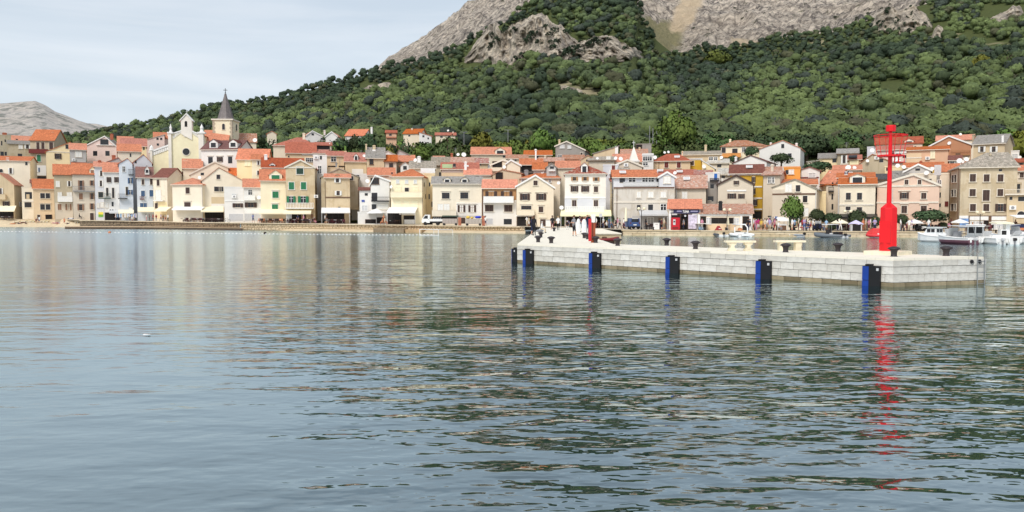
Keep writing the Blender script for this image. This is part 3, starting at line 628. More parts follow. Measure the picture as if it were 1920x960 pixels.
DISH = MB().lathe([(0, 0), (.25, .03), (.5, .14), (.52, .16), (.5, .17), (.25, .06), (.001, .03)], 12)
DISHM = DISH.mesh('satellite_dish', M['white'], True)
ARM = MB().tube([(0, 0, 0), (0, .05, -.7)], .03, 5).mesh('bracket', M['iron'])
ACM = MB().box(-.42, .42, -.32, 0, 0, .62).mesh('air_conditioner', M['white'])
FAN = MB().lathe([(.2, 0), (.22, .02), (.05, .03)], 10).mesh('fan', M['grey'])
HOUSES = {}
def mget(n): return M[n] if n in M else wall_mat(n, .3)
def H(key, label, R, x, base, eave, roof, wall, rc, S=0, d=8, turn=0, win='', ext='', dirt=.3, name='house', cat='house', hood=None, oh=.3, depthY=None, down=None):
    x0, x1 = x; f0, f1 = pxy(R, x0, 0)[0], pxy(R, x1, 0)[0]; pc = (f0 + f1) / 2; Y = depthY or float(S_(pc)) + S
    O = at(*pxy(R, (x0 + x1) / 2, base), Y); az = math.atan2(O.x, O.y); rz = -az - math.radians(turn)
    root = thing(name, label, cat, O, rz)
    Ri = Matrix.Rotation(-rz, 3, 'Z'); camL = Ri @ (Vector((0, 0, HC)) - O)
    def P(xx, yy, off=0.0):                              # zoom pixel -> (u, z) on the plane y = off of the house
        dl = Ri @ ray(*pxy(R, xx, yy)); s = (off - camL.y) / dl.y; p = camL + dl * s; return p.x, p.z
    def Ps(xx, yy, ux):                                  # -> (y, z) on a side wall
        dl = Ri @ ray(*pxy(R, xx, yy)); s = (ux - camL.x) / dl.x; p = camL + dl * s; return p.y, p.z
    u0, u1 = P(x0, base)[0], P(x1, base)[0]
    gh = float(zh(pc, Y + d)); zb = min(0.0, float(zh(pc, Y)) - O.z, gh - O.z) - 1.2
    if S < 10: zb = -.6
    wm = wall_mat(wall, dirt); rm = roof_mat(rc) if rc else None; wmb = MB(); rmb = MB(); T = .16
    kind = roof[0]; el, er = eave if isinstance(eave, tuple) else (eave, eave); ze = (P(x0, el)[1] + P(x1, er)[1]) / 2; zl, zr = P(x0, el)[1], P(x1, er)[1]
    roofz = lambda yy: ze
    if kind in 'EH':                                     # ridge along the street; E with gable ends, H hipped to (xa, xb)
        yr = d * (roof[4] if len(roof) > 4 else .5); zrg = P((x0 + x1) / 2, roof[1], yr)[1]
        roofz = lambda yy: ze + (zrg - ze) * min(max(yy, 0) / yr, 1)
        if kind == 'E':
            wmb.add([(u0, 0, zb), (u1, 0, zb), (u1, d, zb), (u0, d, zb), (u0, 0, ze), (u1, 0, ze), (u1, d, ze), (u0, d, ze), (u0, yr, zrg), (u1, yr, zrg)],
                    [(0, 1, 5, 4), (2, 3, 7, 6), (1, 2, 6, 9, 5), (3, 0, 4, 8, 7), (4, 5, 9, 8), (6, 7, 8, 9), (0, 3, 2, 1)])
            k = oh * (zrg - ze) / yr; kb = oh * (zrg - ze) / (d - yr)
            rmb.slab([(u0 - oh, -oh, ze - k + T), (u1 + oh, -oh, ze - k + T), (u1 + oh, yr, zrg + T), (u0 - oh, yr, zrg + T)], T)
            rmb.slab([(u0 - oh, yr, zrg + T), (u1 + oh, yr, zrg + T), (u1 + oh, d + oh, ze - kb + T), (u0 - oh, d + oh, ze - kb + T)], T)
        else:
            wmb.box(u0, u1, 0, d, zb, ze); ra, rb = P(roof[2], roof[1], yr)[0], P(roof[3], roof[1], yr)[0]
            A, B, C, D = (u0 - oh, -oh, ze), (u1 + oh, -oh, ze), (u1 + oh, d + oh, ze), (u0 - oh, d + oh, ze); E1, E2 = (ra, yr, zrg), (rb, yr, zrg)
            rmb.add([A, B, C, D, E1, E2] + [(p[0], p[1], p[2] - .12) for p in (A, B, C, D)], [(0, 1, 5, 4), (1, 2, 5), (2, 3, 4, 5), (3, 0, 4), (6, 7, 1, 0), (7, 8, 2, 1), (8, 9, 3, 2), (9, 6, 0, 3), (9, 8, 7, 6)])
            rmb.v = [(x_, y_, z_ + .13) for x_, y_, z_ in rmb.v]
    elif kind == 'G':                                    # gable to the street
        ua, za = P(roof[1], roof[2])
        wmb.prism([(u0, zb), (u1, zb), (u1, zr), (ua, za), (u0, zl)], 0, d)
        kl = (za - zl) / (ua - u0); kr = (za - zr) / (u1 - ua)
        rmb.slab([(u0 - oh, -oh * .6, zl - oh * kl + T), (ua, -oh * .6, za + T), (ua, d + oh, za + T), (u0 - oh, d + oh, zl - oh * kl + T)], T)
        rmb.slab([(ua, -oh * .6, za + T), (u1 + oh, -oh * .6, zr - oh * kr + T), (u1 + oh, d + oh, zr - oh * kr + T), (ua, d + oh, za + T)], T)
        if len(roof) > 3:                                # rendered verge along the gable
            v = MB()
            for (a, za_), (b, zb_) in (((u0 - oh, zl - oh * kl), (ua, za)), ((ua, za), (u1 + oh, zr - oh * kr))): v.add([(a, -oh * .6 - .06, za_ - .12), (b, -oh * .6 - .06, zb_ - .12), (b, -oh * .6 - .06, zb_ + T + .04), (a, -oh * .6 - .06, za_ + T + .04), (a, -oh * .6 - .01, za_ - .12), (b, -oh * .6 - .01, zb_ - .12), (b, -oh * .6 - .01, zb_ + T + .04), (a, -oh * .6 - .01, za_ + T + .04)], [(0, 1, 2, 3), (0, 4, 5, 1), (3, 2, 6, 7)])
            v.build('verge', M[roof[3]], root)
    elif kind == 'S':                                    # one slope falling to the left or right
        wmb.prism([(u0, zb), (u1, zb), (u1, zr), (u0, zl)], 0, d); k = (zr - zl) / (u1 - u0)
        rmb.slab([(u0 - oh, -oh * .6, zl - oh * k + T), (u1 + oh, -oh * .6, zr + oh * k + T), (u1 + oh, d, zr + oh * k + T), (u0 - oh, d, zl - oh * k + T)], T)
    elif kind == 'P':                                    # pyramid
        wmb.box(u0, u1, 0, d, zb, ze); yr = d / 2; ua, za = P(roof[1], roof[2], yr); roofz = lambda yy: ze + (za - ze) * max(yy, 0) / yr
        q = [(u0 - oh, -oh, ze + .13), (u1 + oh, -oh, ze + .13), (u1 + oh, d + oh, ze + .13), (u0 - oh, d + oh, ze + .13)]
        rmb.add(q + [(ua, yr, za + .13)] + [(a, b, c - .12) for a, b, c in q], [(0, 1, 4), (1, 2, 4), (2, 3, 4), (3, 0, 4), (5, 6, 1, 0), (6, 7, 2, 1), (7, 8, 3, 2), (8, 5, 0, 3), (8, 7, 6, 5)])
    elif kind == 'M':                                    # lean-to: rises away from the street
        zrg = P((x0 + x1) / 2, roof[1], d)[1]; roofz = lambda yy: ze + (zrg - ze) * max(yy, 0) / d
        wmb.add([(u0, 0, zb), (u1, 0, zb), (u1, d, zb), (u0, d, zb), (u0, 0, ze), (u1, 0, ze), (u1, d, zrg), (u0, d, zrg)], [(0, 1, 5, 4), (1, 2, 6, 5), (2, 3, 7, 6), (3, 0, 4, 7), (0, 3, 2, 1), (4, 5, 6, 7)])
        k = oh * (zrg - ze) / d; rmb.slab([(u0 - oh, -oh, ze - k + T), (u1 + oh, -oh, ze - k + T), (u1 + oh, d + .1, zrg + T), (u0 - oh, d + .1, zrg + T)], T)
    else:                                                # flat with parapet
        wmb.box(u0, u1, 0, d, zb, ze - .25); q = MB()
        for a in ((u0 - .05, u1 + .05, -.05, .18), (u0 - .05, u1 + .05, d - .18, d + .05), (u0 - .05, u0 + .18, .18, d - .18), (u1 - .18, u1 + .05, .18, d - .18)): q.box(*a, ze - .25, ze)
        q.build('parapet', wm, root)
    wmb.build('wall', wm, root)
    RO = None
    if rmb.v:
        RO = rmb.build('roof', rm, root, uv=True)
        if kind in 'EHP' and S < 60: MB().box(u0 - oh - .01, u1 + oh + .01, -oh - .12, -oh - .01, ze - .18 + (T if kind != 'E' else 0), ze - .06 + (T if kind != 'E' else 0)).build('gutter', M['timber' if wall in ('olive', 'stone', 'greige') else 'trim'], root)
    for tok in filter(None, (t.strip() for t in win.split(';'))):
        side = 'F'
        if tok[1] == ':': side, tok = tok[0], tok[2:].strip()
        q = tok.split(); a, b, c, dd = map(float, q[1:5]); hd = ('h' in q[5:]) if hood is None else hood
        if side == 'F':
            (ua_, zt), (ub_, zbm) = P(a, c), P(b, dd); window(root, q[0], max(ub_ - ua_, .25), max(zt - zbm, .25), ((ua_ + ub_) / 2, 0, zbm), 0, hd)
        else:
            ux = u1 if side == 'R' else u0; (ya, zt), (yb, zbm) = Ps(a, c, ux), Ps(b, dd, ux)
            window(root, q[0], max(abs(yb - ya), .25), max(zt - zbm, .25), (ux, (ya + yb) / 2, zbm), PI / 2 if side == 'R' else -PI / 2, hd)
    for tok in filter(None, (t.strip() for t in ext.split(';'))):
        q = tok.split(); c = q[0]; n = [float(v) for v in q[1:] if v.replace('.', '').replace('-', '').isdigit()]; opt = [v for v in q[1:] if not v.replace('.', '').replace('-', '').isdigit()]
        if c == 'balc':                                  # x0 x1 ytop ybottom material style
            out_ = n[4] if len(n) > 4 else 1.0
            (a, zt), (b, zbm) = P(n[0], n[2], -out_), P(n[1], n[3], -out_); B_o = link('balcony', MB().box(a, b, -out_, 0, zbm - .02, zbm + .13).mesh('balcony', wm if opt[0] == 'wall' else M[opt[0] if opt[0] in M else 'concrete']), root)
            mm = wm if opt[0] == 'wall' else mget(opt[0]); q_ = MB(); z0 = zbm + .132
            if 'solid' in opt:
                q_.box(a, b, -out_, -out_ + .12, z0, zt); q_.box(a, a + .12, -out_ + .12, -.002, z0, zt); q_.box(b - .12, b, -out_ + .12, -.002, z0, zt); q_.box(a - .04, b + .04, -out_ - .04, -out_ + .16, zt, zt + .06)
            else:
                t_ = .09 if 'stonebal' in opt else .03; st_ = .3 if 'stonebal' in opt else .17
                q_.box(a, b, -out_, -out_ + t_ + .03, zt - .07, zt); q_.box(a, b, -out_, -out_ + t_ + .03, z0, z0 + .05)
                xx = a
                while xx < b - t_: q_.box(xx, xx + t_, -out_ + .01, -out_ + .01 + t_, z0 + .05, zt - .07); xx += st_
                for e_ in (a, b - .06): q_.box(e_, e_ + .06, -out_ + t_ + .04, -.002, zt - .07, zt); q_.box(e_, e_ + .06, -out_ + t_ + .04, -.002, z0, z0 + .05)
            q_.build('railing', mm, B_o)
        elif c == 'awn':                                 # x0 x1 yback yfront material depth
            out_ = n[4] if len(n) > 4 else 1.8
            a, zt = P(n[0], n[2], -out_); b, zf = P(n[1], n[3], -out_); zw = P(n[0], n[2], -.03)[1]; zt = max(zw, zf + .25)
            k = MB(); k.slab([(a, -out_, zf + .22), (b, -out_, zf + .22), (b, -.03, zt + .3), (a, -.03, zt + .3)], .05); k.box(a, b, -out_ - .03, -out_ - .005, zf - .05, zf + .2); k.build('awning', M[opt[0]], root)
            pz = MB()
            for e_ in ((a + .1, b - .1) if 'posts' in opt else ()): pz.tube([(e_, -out_ + .1, 0), (e_, -out_ + .1, zf + .16)], .05, 6)
            if pz.v: pz.build('awning_post', M['palegrey'], root)
        elif c == 'chim':                                # x ytop ybottom w
            yy = n[4] if len(n) > 4 else d * .4; (a, zt), (_, zbm) = P(n[0], n[1], yy), P(n[0], n[2], yy); ww = abs(P(n[0] + n[3], n[1], yy)[0] - a) / 2
            k = MB(); k.box(a - ww, a + ww, yy - .3, yy + .3, zbm - .8, zt - .25); k.box(a - ww - .08, a + ww + .08, yy - .38, yy + .38, zt - .25, zt - .13); k.box(a - ww * .8, a + ww * .8, yy - .24, yy + .24, zt - .13, zt)
            k.build('chimney', mget(opt[0]) if opt else wm, RO or root)
        elif c == 'dish':
            yy = n[3] if len(n) > 3 else .0; a, z = P(n[0], n[1], yy - .45); r_ = abs(P(n[0] + n[2], n[1], yy - .45)[0] - a)
            o = link('satellite_dish', DISHM, root, (a, yy - .45, z), (math.radians(70), 0, math.radians(random.uniform(-25, 25))), (r_ / .5,) * 3); link('bracket', ARM, o)
        elif c == 'ac':
            a, z = P(n[0], n[1], -.0); o = link('air_conditioner', ACM, root, (a, 0, z)); link('fan', FAN, o, (0, -.32, .3), (PI / 2, 0, 0))
        elif c == 'band':                                # horizontal moulding x0 x1 y material
            (a, z), (b, _) = P(n[0], n[2]), P(n[1], n[2]); MB().box(a, b, -.10, -.002, z - .12, z + .12).build('moulding', mget(opt[0] if opt else 'trim'), root)
        elif c == 'panel':                               # flat area of other render x0 x1 y0 y1 wallcolour
            (a, zt), (b, zbm) = P(n[0], n[2]), P(n[1], n[3]); MB().box(a, b, -.05, -.003, zbm, zt).build('wall_panel', wall_mat(opt[0], .15) if opt[0] in WALLC else M[opt[0]], root)
        elif c == 'dorm':                                # x0 x1 ytop(apex) yeave ybottom winkind wallcolour
            yy = n[5] if len(n) > 5 else .4; (a, zE), (b, zB) = P(n[0], n[3], yy), P(n[1], n[4], yy); za = P(n[0], n[2], yy)[1]; um = (a + b) / 2; dl = d * .5 + 1
            wk = opt[0]; wc = opt[1] if len(opt) > 1 else wall; Dm = MB().prism([(a, zB - .3), (b, zB - .3), (b, zE), (um, za), (a, zE)], yy, yy + dl).build('dormer', wall_mat(wc, .1), RO or root)
            k = MB(); q_ = (za - zE) / (um - a); o_ = .18
            k.slab([(a - o_, yy - .15, zE - o_ * q_ + .1), (um, yy - .15, za + .1), (um, yy + dl, za + .1), (a - o_, yy + dl, zE - o_ * q_ + .1)], .1); k.slab([(um, yy - .15, za + .1), (b + o_, yy - .15, zE - o_ * q_ + .1), (b + o_, yy + dl, zE - o_ * q_ + .1), (um, yy + dl, za + .1)], .1)
            ro = k.build('dormer_roof', rm or wm, Dm, uv=True)
            if 'nowin' not in opt:
                ww = (b - a) * .62; hh = (zE - zB) * .78; Wd = MB().box(-ww / 2, ww / 2, -.07, -.01, 0, hh).mesh('window', M['glass_dark'] if wk in 'nb' else M[WK[wk][2] or 'glass_dark']); link('window', Wd, Dm, (um, yy, zB + (zE - zB) * .14))
                k = MB(); rect_ring(k, ww, hh, .1, -.1, 0); k.build('window_frame', M['white'], Dm, loc=(um, yy, zB + (zE - zB) * .14))
        elif c == 'sky':                                 # roof light lying in the roof slope: x y w h
            yr = d * .5
            for yy in np.linspace(0, yr, 30):
                a, z = P(n[0], n[1], yy)
                if z <= roofz(yy) + .2: break
            sl = math.atan2(roofz(yr) - roofz(0), yr); o = link('roof_light', MB().box(-.5, .5, -.5, .5, .1, .26).mesh('roof_light', M['white']), RO or root, (a, yy, z + .1), (sl, 0, 0), (1.1, 1.1, 1)); link('pane', MB().box(-.4, .4, -.4, .4, .262, .28).mesh('pane', M['palegrey']), o)
        elif c == 'pipe':
            a, zt = P(n[0], n[1]); MB().tube([(a, -.08, 0), (a, -.08, zt)], .05, 5).build('downpipe', M['timber' if 'dk' in opt else 'palegrey'], root)
        elif c == 'sign':
            (a, zt), (b, zbm) = P(n[0], n[2]), P(n[1], n[3]); MB().box(a, b, -.1, -.004, zbm, zt).build('sign', M[opt[0]], root)
        elif c == 'ant':
            yy = d * .4; a, zt = P(n[0], n[1], yy); _, z0 = P(n[0], n[2], yy); k = MB(); k.tube([(a, yy, z0), (a, yy, zt)], .03, 4)
            for i in range(4): k.box(a - .45 + i * .05, a + .45 - i * .05, yy - .015, yy + .015, zt - .2 - i * .25, zt - .17 - i * .25)
            k.build('aerial', M['steel'], RO or root)
    HOUSES[key] = dict(root=root, P=P, u0=u0, u1=u1, ze=ze, d=d, O=O, rz=rz, Y=Y, pc=pc)
    return root
M['orange_wall'] = plain('orange_render', (232, 160, 92), .9); M['yellow_sign'] = plain('yellow_sign', (246, 220, 90), .6); M['green_sign'] = plain('green_sign', (120, 176, 70), .6); M['blue_sign'] = plain('blue_sign', (70, 90, 160), .6)
# ---------------------------------------------------------------- left end of the bay, waterfront
H('A1', 'tan house at the far left with a cream awning over its dark terrace', 1, (-60, 100), 815, 590, ('G', -10, 512), 'tan', 'orange', 2, 9, 14,
  'ow -8 20 615 655; od 18 66 703 735; k -20 90 772 812; R: ow 125 146 705 738', 'balc -40 36 655 690 wall solid; awn -50 96 738 770 cream 2.2', .45)
H('A2', 'narrow cream house with an open loggia between the tan house and the peach house', 1, (150, 226), 812, 605, ('F',), 'butter', None, 0, 7, 0, 'n 166 214 640 686; b 163 210 708 742', 'band 150 226 700 white; panel 175 197 655 685 tan', .1)
H('A3', 'peach house with paired black windows and an orange roof rising to the right', 1, (227, 366), 826, 618, ('E', 556), 'peach', 'orange', 0, 8, 0,
  'b 268 300 648 682; b 304 334 648 682; b 268 300 722 758 h; b 304 336 722 758 h; k 304 346 792 826; D 248 268 792 822', '', .15)
H('A4', 'olive grey house with white doors on a white balcony', 1, (367, 489), 826, 525, ('E', 458), 'olive', 'orange', 0, 8, 0,
  'w 372 398 567 606; ow 446 478 567 602; w 385 413 642 698; w 446 480 642 698; t 384 411 720 760; ot 436 476 720 760', 'balc 384 484 668 706 white solid; panel 368 488 712 822 greige; pipe 487 525', .35)
H('A5', 'greige house with wood shutters and a long grey balcony under an orange roof', 1, (491, 636), 828, 522, ('E', 452), 'greige', 'orange', 0, 8, 0,
  'ot 520 560 563 627; ot 598 628 563 598; t 526 553 648 690; ot 598 628 648 688; ot 516 560 722 762 h; ot 598 628 716 756; D 600 626 780 828',
  'balc 486 632 600 637 grey; dorm 596 634 470 490 524 t yellow; pipe 634 525', .2)
H('A6', 'slim pale grey house with white shutters and a small yellow and green sign', 1, (639, 697), 830, 471, ('E', 440), 'cool', 'orange', -1, 8, 0,
  'ow 658 692 498 534; ow 656 690 564 602; b 655 688 640 676; w 648 660 716 744; w 672 690 710 742', 'sign 656 688 774 790 yellow_sign; sign 656 688 790.5 806 green_sign; chim 664 428 470 22 terracotta; chim 684 452 472 10', .15)
H('A7', 'white house with two brown shuttered windows above green balcony doors', 1, (698, 800), 830, 507, ('E', 446), 'white', 'orange', 0, 8, 0,
  'od 710 742 541 576; od 761 792 541 576; b 707 723 612 666; b 746 763 612 680; w 702 720 710 745; n 744 758 706 736; k 700 798 778 828',
  'balc 656 740 650 684 shut_green_dk; awn 728 800 768 782 palegrey 1.4; ac 752 768; ac 736 768; pipe 798 510 dk', .1)
H('A8', 'pale blue house with blue shutters and a narrow iron balcony', 1, (801, 892), 830, 452, ('G', 850, 418), 'paleblue', 'red', -1, 8, 0,
  'l 816 834 470 505; ob 852 888 546 584; ob 852 886 626 658; b 838 854 606 660; w 862 884 746 768', 'balc 786 850 652 686 iron; balc 856 892 488 528 iron .7; awn 790 892 766 784 cream 1.6; k 0 0 0 0', .1)
H('A9', 'light blue house with one red planted balcony and blue lower shutters', 2, (58, 154), 838, 585, ('E', 524), 'paleblue', 'brown', 1, 8, 0,
  'd 82 97 596 628; d 132 148 592 628; u 78 102 664 698; u 128 156 660 700; u 72 92 738 780; u 94 114 738 780', 'balc 70 98 698 716 shut_red .5; dorm 100 128 514 536 560 n white; awn 58 156 770 792 cream 2.4; pipe 152 590 dk', .12)
H('A10', 'cream house with a brown roof turning a tall blank side wall to the lane', 2, (156, 240), 840, 586, ('E', 532), 'butter', 'brown', 0, 9, 30,
  'd 173 190 598 634; w 166 198 660 722; D 162 180 738 772; R: d 322 344 548 580', 'balc 150 208 696 726 white; awn 158 232 768 788 cream 2.4; panel 160 236 732 830 yellow', .25)
H('A11', 'cream pyramid roofed corner house with a long thin white awning', 2, (270, 448), 850, 630, ('P', 388, 590), 'butter', 'orange', -2, 8.5, 24,
  'd 346 371 645 681 h; d 338 377 733 762 h', 'awn 262 444 768 780 white 1.6; pipe 444 636', .12)
H('A12', 'white gabled house with a dark cafe terrace under a sloping cream awning', 2, (448, 692), 846, (606, 604), ('G', 545, 527), 'butter', 'faded', 9, 9, 0,
  'b 531 553 568 594; b 517 557 640 668; b 548 572 640 668; n 514 551 706 740; k 440 574 790 850', 'panel 500 582 702 742 tan; awn 436 574 766 792 cream 3.4; panel 500 582 742 768 white; dish 430 586 10 .3', .1)
H('A13', 'low white building with two grey roller doors and dark folding shutters', 2, (580, 697), 846, 640, ('F',), 'white', None, 0, 7, 0, 'od 627 690 740 764; K 605 692 803 844; L 624 650 682 708', 'band 580 697 724 white; ac 637 708', .08)
H('A14', 'white house with an orange tiled roof beside the roller door building', 2, (698, 800), 846, 643, ('E', 596), 'white', 'orange', .5, 7, 0,
  'l 722 744 660 690; od 700 773 735 764; K 699 797 803 844', 'balc 695 764 690 722 white solid .8; dish 785 706 13; sign 697 799 770 800 white', .08)
# ---------------------------------------------------------------- centre left, waterfront
H('C1', 'yellow house with three green shutters stacked one above the other', 3, (40, 236), 830, 495, ('E', 412), 'lemon', 'orange', 0, 8, 0,
  'g 128 177 580 630 h; g 124 173 680 729 h; n 138 160 756 774; n 205 222 755 770', 'dorm 102 204 412 448 494 g; awn 22 218 728 756 cream 2.6; panel 40 236 735 830 butter', .1)
H('C2', 'tall tan house with green shutters and a white balustrade under a stepped gable', 3, (238, 464), 830, (392, 392), ('G', 348, 336, 'trim'), 'tan', 'red', -.5, 9, 4,
  'G 316 371 386 444; g 256 299 507 564; g 351 393 507 564; og 240 310 618 668; og 328 412 618 668; k 282 352 756 828; k 372 388 756 828; L 240 276 758 826', 'balc 232 450 668 714 white stonebal 1.0; awn 212 430 734 756 cream 2.4; band 238 464 392; ac 470 630; sign 430 446 758 786 shut_wood', .55)
H('C3', 'olive tan house with a curved dormer, small roofs and a white framed cafe canopy', 3, (545, 738), 830, 470, ('E', 446), 'tan', 'orange', 1, 4, 0,
  'ow 611 664 473 509; ow 616 670 576 609; n 642 661 700 716; k 556 690 752 828', 'dorm 584 690 446 476 520 n; awn 510 736 718 748 white 3.0 posts; band 545 738 626 timber; pipe 540 500 dk', .6)
H('C3b', 'grey gabled house rising behind the olive tan house with the curved dormer', 3, (512, 806), 700, (468, 468), ('G', 650, 402), 'olive', 'stone', 5.2, 9, 0, 'b 731 763 460 491; l 545 568 478 497', 'chim 632 412 440 26; pipe 800 480 dk', .7)
H('C4', 'white gabled house with a brown arched window and a black railed balcony', 3, (900, 1046), 830, (520, 498), ('G', 932, 456, 'white'), 'white', 'red', 1, 9, 6,
  'm 898 960 477 522; n 904 950 590 656; n 905 942 680 720; w 950 1036 680 720', 'balc 900 1040 622 658 black; dish 872 500 16 .2; panel 946 1042 660 690 white', .08)
H('C4b', 'low white wing with a small brown roof and a blue plaque', 3, (812, 900), 830, 572, ('M', 552), 'white', 'brown', .2, 5, 0, 'n 851 875 593 613; L 830 870 690 730', 'sign 826 850 646 662 blue_sign', .08)
H('C4c', 'long white garden wall block with dark terrace openings and a parasol above', 3, (797, 1030), 832, 738, ('F',), 'white', None, -2.2, 3, 0, 'k 856 936 800 830; k 945 1000 785 828', '', .08)
# ---------------------------------------------------------------- centre, waterfront
H('D1', 'yellow house with a shallow orange hip roof and long yellow balcony', 4, (57, 304), 835, 468, ('H', 412, 196, 226), 'lemon', 'orange', 0, 9, 10,
  'L 98 117 488 514; L 168 187 492 515; L 236 254 492 515; b 163 195 551 582; p 88 131 544 582; p 226 262 548 582; p 90 130 656 706; p 158 198 656 706; p 222 262 656 706; k 30 136 748 835; k 156 240 770 835; R: n 312 318 510 545; R: n 322 330 600 640',
  'balc 50 298 584 626 wall solid 1.0; awn 20 246 716 748 white 2.6 posts; sign 120 246 742 762 white; sign 158 240 800 834 white; dish 57 545 12; pipe 302 475 dk', .15)
H('D1b', 'narrow pale yellow house squeezed behind the hip roofed yellow house', 4, (318, 398), 800, 440, ('F',), 'yellow', None, 7, 8, 0, 'n 352 362 510 540; n 350 358 600 640; n 372 380 660 700', 'sign 286 400 398 436 white', .4)
H('D2', 'wide cream house with two black dormers in a ribbed grey roof', 4, (381, 766), 832, 518, ('E', 468), 'butter', 'grey', 0, 9, 0,
  'b 453 513 590 636 h; b 597 659 587 636 h; w 420 466 678 730; w 466 512 678 730; od 576 636 688 740 h; od 660 720 688 740 h; D 604 636 784 830; k 380 560 780 822',
  'dorm 466 522 468 484 516 n cream; dorm 602 658 468 484 516 n cream; balc 375 566 730 774 wall solid .9; panel 566 764 668 770 white; panel 566 764 771 782 grey; pipe 768 520 dk', .15)
H('D3', 'house with a bright orange roof, brown upper wall and long white balcony', 4, (776, 1036), 836, 553, ('E', 491), 'white', 'bright', 0, 9, 0,
  'od 793 884 580 618; od 914 1005 580 618; d 790 856 685 736; d 940 1004 685 738; K 795 851 792 836; n 937 1000 795 838', 'panel 777 1035 556 646 brownwall; balc 778 1014 620 668 white solid 1.1; sign 805 845 632 638 black; sign 870 910 632 638 black; pipe 773 560 dk', .12)
H('E1', 'cream gabled house with brown shutters and washing on its small balcony', 5, (36, 325), 852, (540, 548), ('G', 183, 456, 'white'), 'cream', 'orange', 0, 9, 0,
  'd 168 200 495 531; od 62 139 598 646 h; od 189 267 598 646 h; b 72 151 692 727 h; d 209 244 697 742 h; D 221 263 797 850 h; k 40 150 778 850', 'balc 38 176 724 766 wall solid .8; sign 108 130 722 750 shut_white; band 30 180 770 white', .15)
H('E1b', 'house with an orange hip roof peeping up behind the cream gable', 5, (66, 376), 640, 478, ('H', 432, 220, 300), 'cream', 'orange', 11, 8, 0, 'l 76 92 486 506; l 288 304 486 506', 'dish 366 515 14 -2', .4)
H('E2', 'tall cream four storey house with a mottled red hip roof and yellow awning', 5, (412, 733), 870, 446, ('P', 566, 372), 'ivory', 'mottle', -1, 9.5, 0,
  'oy 463 516 467 495; oy 545 599 467 495; oy 632 684 470 497; od 459 518 538 581 h; od 541 603 538 582 h; d 641 673 540 584 h; d 470 504 648 696 h; n 532 592 652 700; d 640 673 648 696 h; k 425 760 780 868',
  'panel 412 733 630 740 cool; dorm 540 592 354 378 442 l; balc 418 722 697 738 white stonebal 1.1; awn 378 778 738 772 canvas_yellow 3.2 posts; band 405 740 446 white; dish 388 708 16 -.2; band 412 733 629 white', .15)
H('E3', 'ochre house up the lane behind the yellow awning with dark red shutters', 5, (783, 882), 860, 506, ('E', 470), 'yellow', 'mottle', 14, 9, -8, 'r 783 813 550 588; r 783 813 632 670; r 784 798 484 512', 'panel 818 880 524 860 ochre', .2)
H('E4', 'weathered grey house with flaking walls and white shutters', 6, (-206, 268), 880, 552, ('F',), 'weather', None, 2, 9, -4,
  'w 65 104 583 628; w 162 203 583 628; n 64 101 682 731; l 162 203 680 733; w -24 4 583 628; n -24 4 686 730; l 60 104 786 836; k 148 200 790 872', 'panel -60 222 770 876 grey; awn -2 222 740 768 palegrey 3.0 posts; band -206 268 552 timber; band -206 268 664; pipe -180 560 dk', .95)
H('E4b', 'attic storey with long orange roof and glazed loggia above the weathered house', 6, (-208, 128), 560, 466, ('E', 416), 'cool', 'orange', 4.5, 7, -4, 'n -160 -118 474 512; l -88 -36 472 516; l 18 62 474 514; l 64 108 474 514', 'balc -130 150 508 536 palegrey solid .4; sky -136 440; chim 132 420 500 12', .1)
H('E4c', 'small white gabled attic with a closed white shutter', 6, (150, 270), 560, (466, 466), ('G', 212, 431, 'white'), 'cool', 'grey', 4, 7, -4, 'w 188 236 464 516', '', .05)
H('E5', 'low greige house with a long pale orange roof and one white shutter', 6, (268, 516), 700, 554, ('E', 458), 'greige', 'faded', 8, 9, 0, 'w 330 368 583 636 h', 'sky 365 490; chim 431 490 540 32; pipe 286 560', .3)
# ---------------------------------------------------------------- harbour side, waterfront
H('F3', 'cream gabled house with brown verges, black windows and a small balcony', 6, (606, 880), 885, (526, 522), ('G', 752, 456, 'shut_brown'), 'greige', 'brown', 8, 9, 0,
  'od 732 775 497 526; od 684 752 597 653; od 768 819 600 636; n 560 575 640 660', 'balc 676 830 640 684 wall solid .8; band 680 832 574 white', .12)
H('F3b', 'narrow dark stone house in the gap beside the cream gable with brown verges', 6, (520, 604), 885, 500, ('F',), 'dkgrey', None, 10, 6, 0, 'n 550 578 524 558; n 530 575 618 650', 'balc 546 616 476 500 iron .5', .8)
H('F4', 'tall ochre house with white string courses and a brown tiled roof', 6, (700, 956), 880, 437, ('E', 374), 'ochre', 'brown', 15, 9, 0, 'od 872 904 467 509; od 872 904 557 598; od 870 919 645 688; k 876 950 735 850', 'band 700 956 545 white; band 700 956 634 white; band 700 956 720 white; sign 688 958 437 452 white; sky 855 398', .12)
H('F5', 'tall greige house with a pale tiled eave beside the ochre house', 6, (958, 1090), 880, 450, ('E', 424), 'greige', 'faded', 11, 9, 6, 'l 1004 1026 470 512; l 1028 1048 470 512; n 1000 1028 770 782', 'chim 1036 368 400 20', .5)
H('G1', 'olive and cream gabled house with white framed windows behind the lime green tree', 7, (30, 332), 752, (486, 500), ('G', 186, 432), 'butter', 'stone', 4, 9, 6,
  'w 121 164 462 516; b 193 223 470 513; b 242 272 543 588; w 235 279 628 684', 'panel 32 186 500 745 greige; band 30 330 533 timber; pipe 332 510', .3)
H('G1b', 'narrow yellow house between the olive gable and the tall greige house', 7, (333, 398), 752, 512, ('F',), 'yellow', None, 9, 8, 0, '', 'awn 322 404 702 714 palegrey 1.2', .3)
H('G2', 'tall greige lane house with a little iron balcony and an orange roof', 7, (398, 492), 752, 470, ('S',), 'greige', 'orange', 12, 9, -6, 'n 442 452 450 480; n 440 450 530 570; n 440 452 600 640', 'balc 420 456 484 516 iron .5; dish 430 380 3', .4)
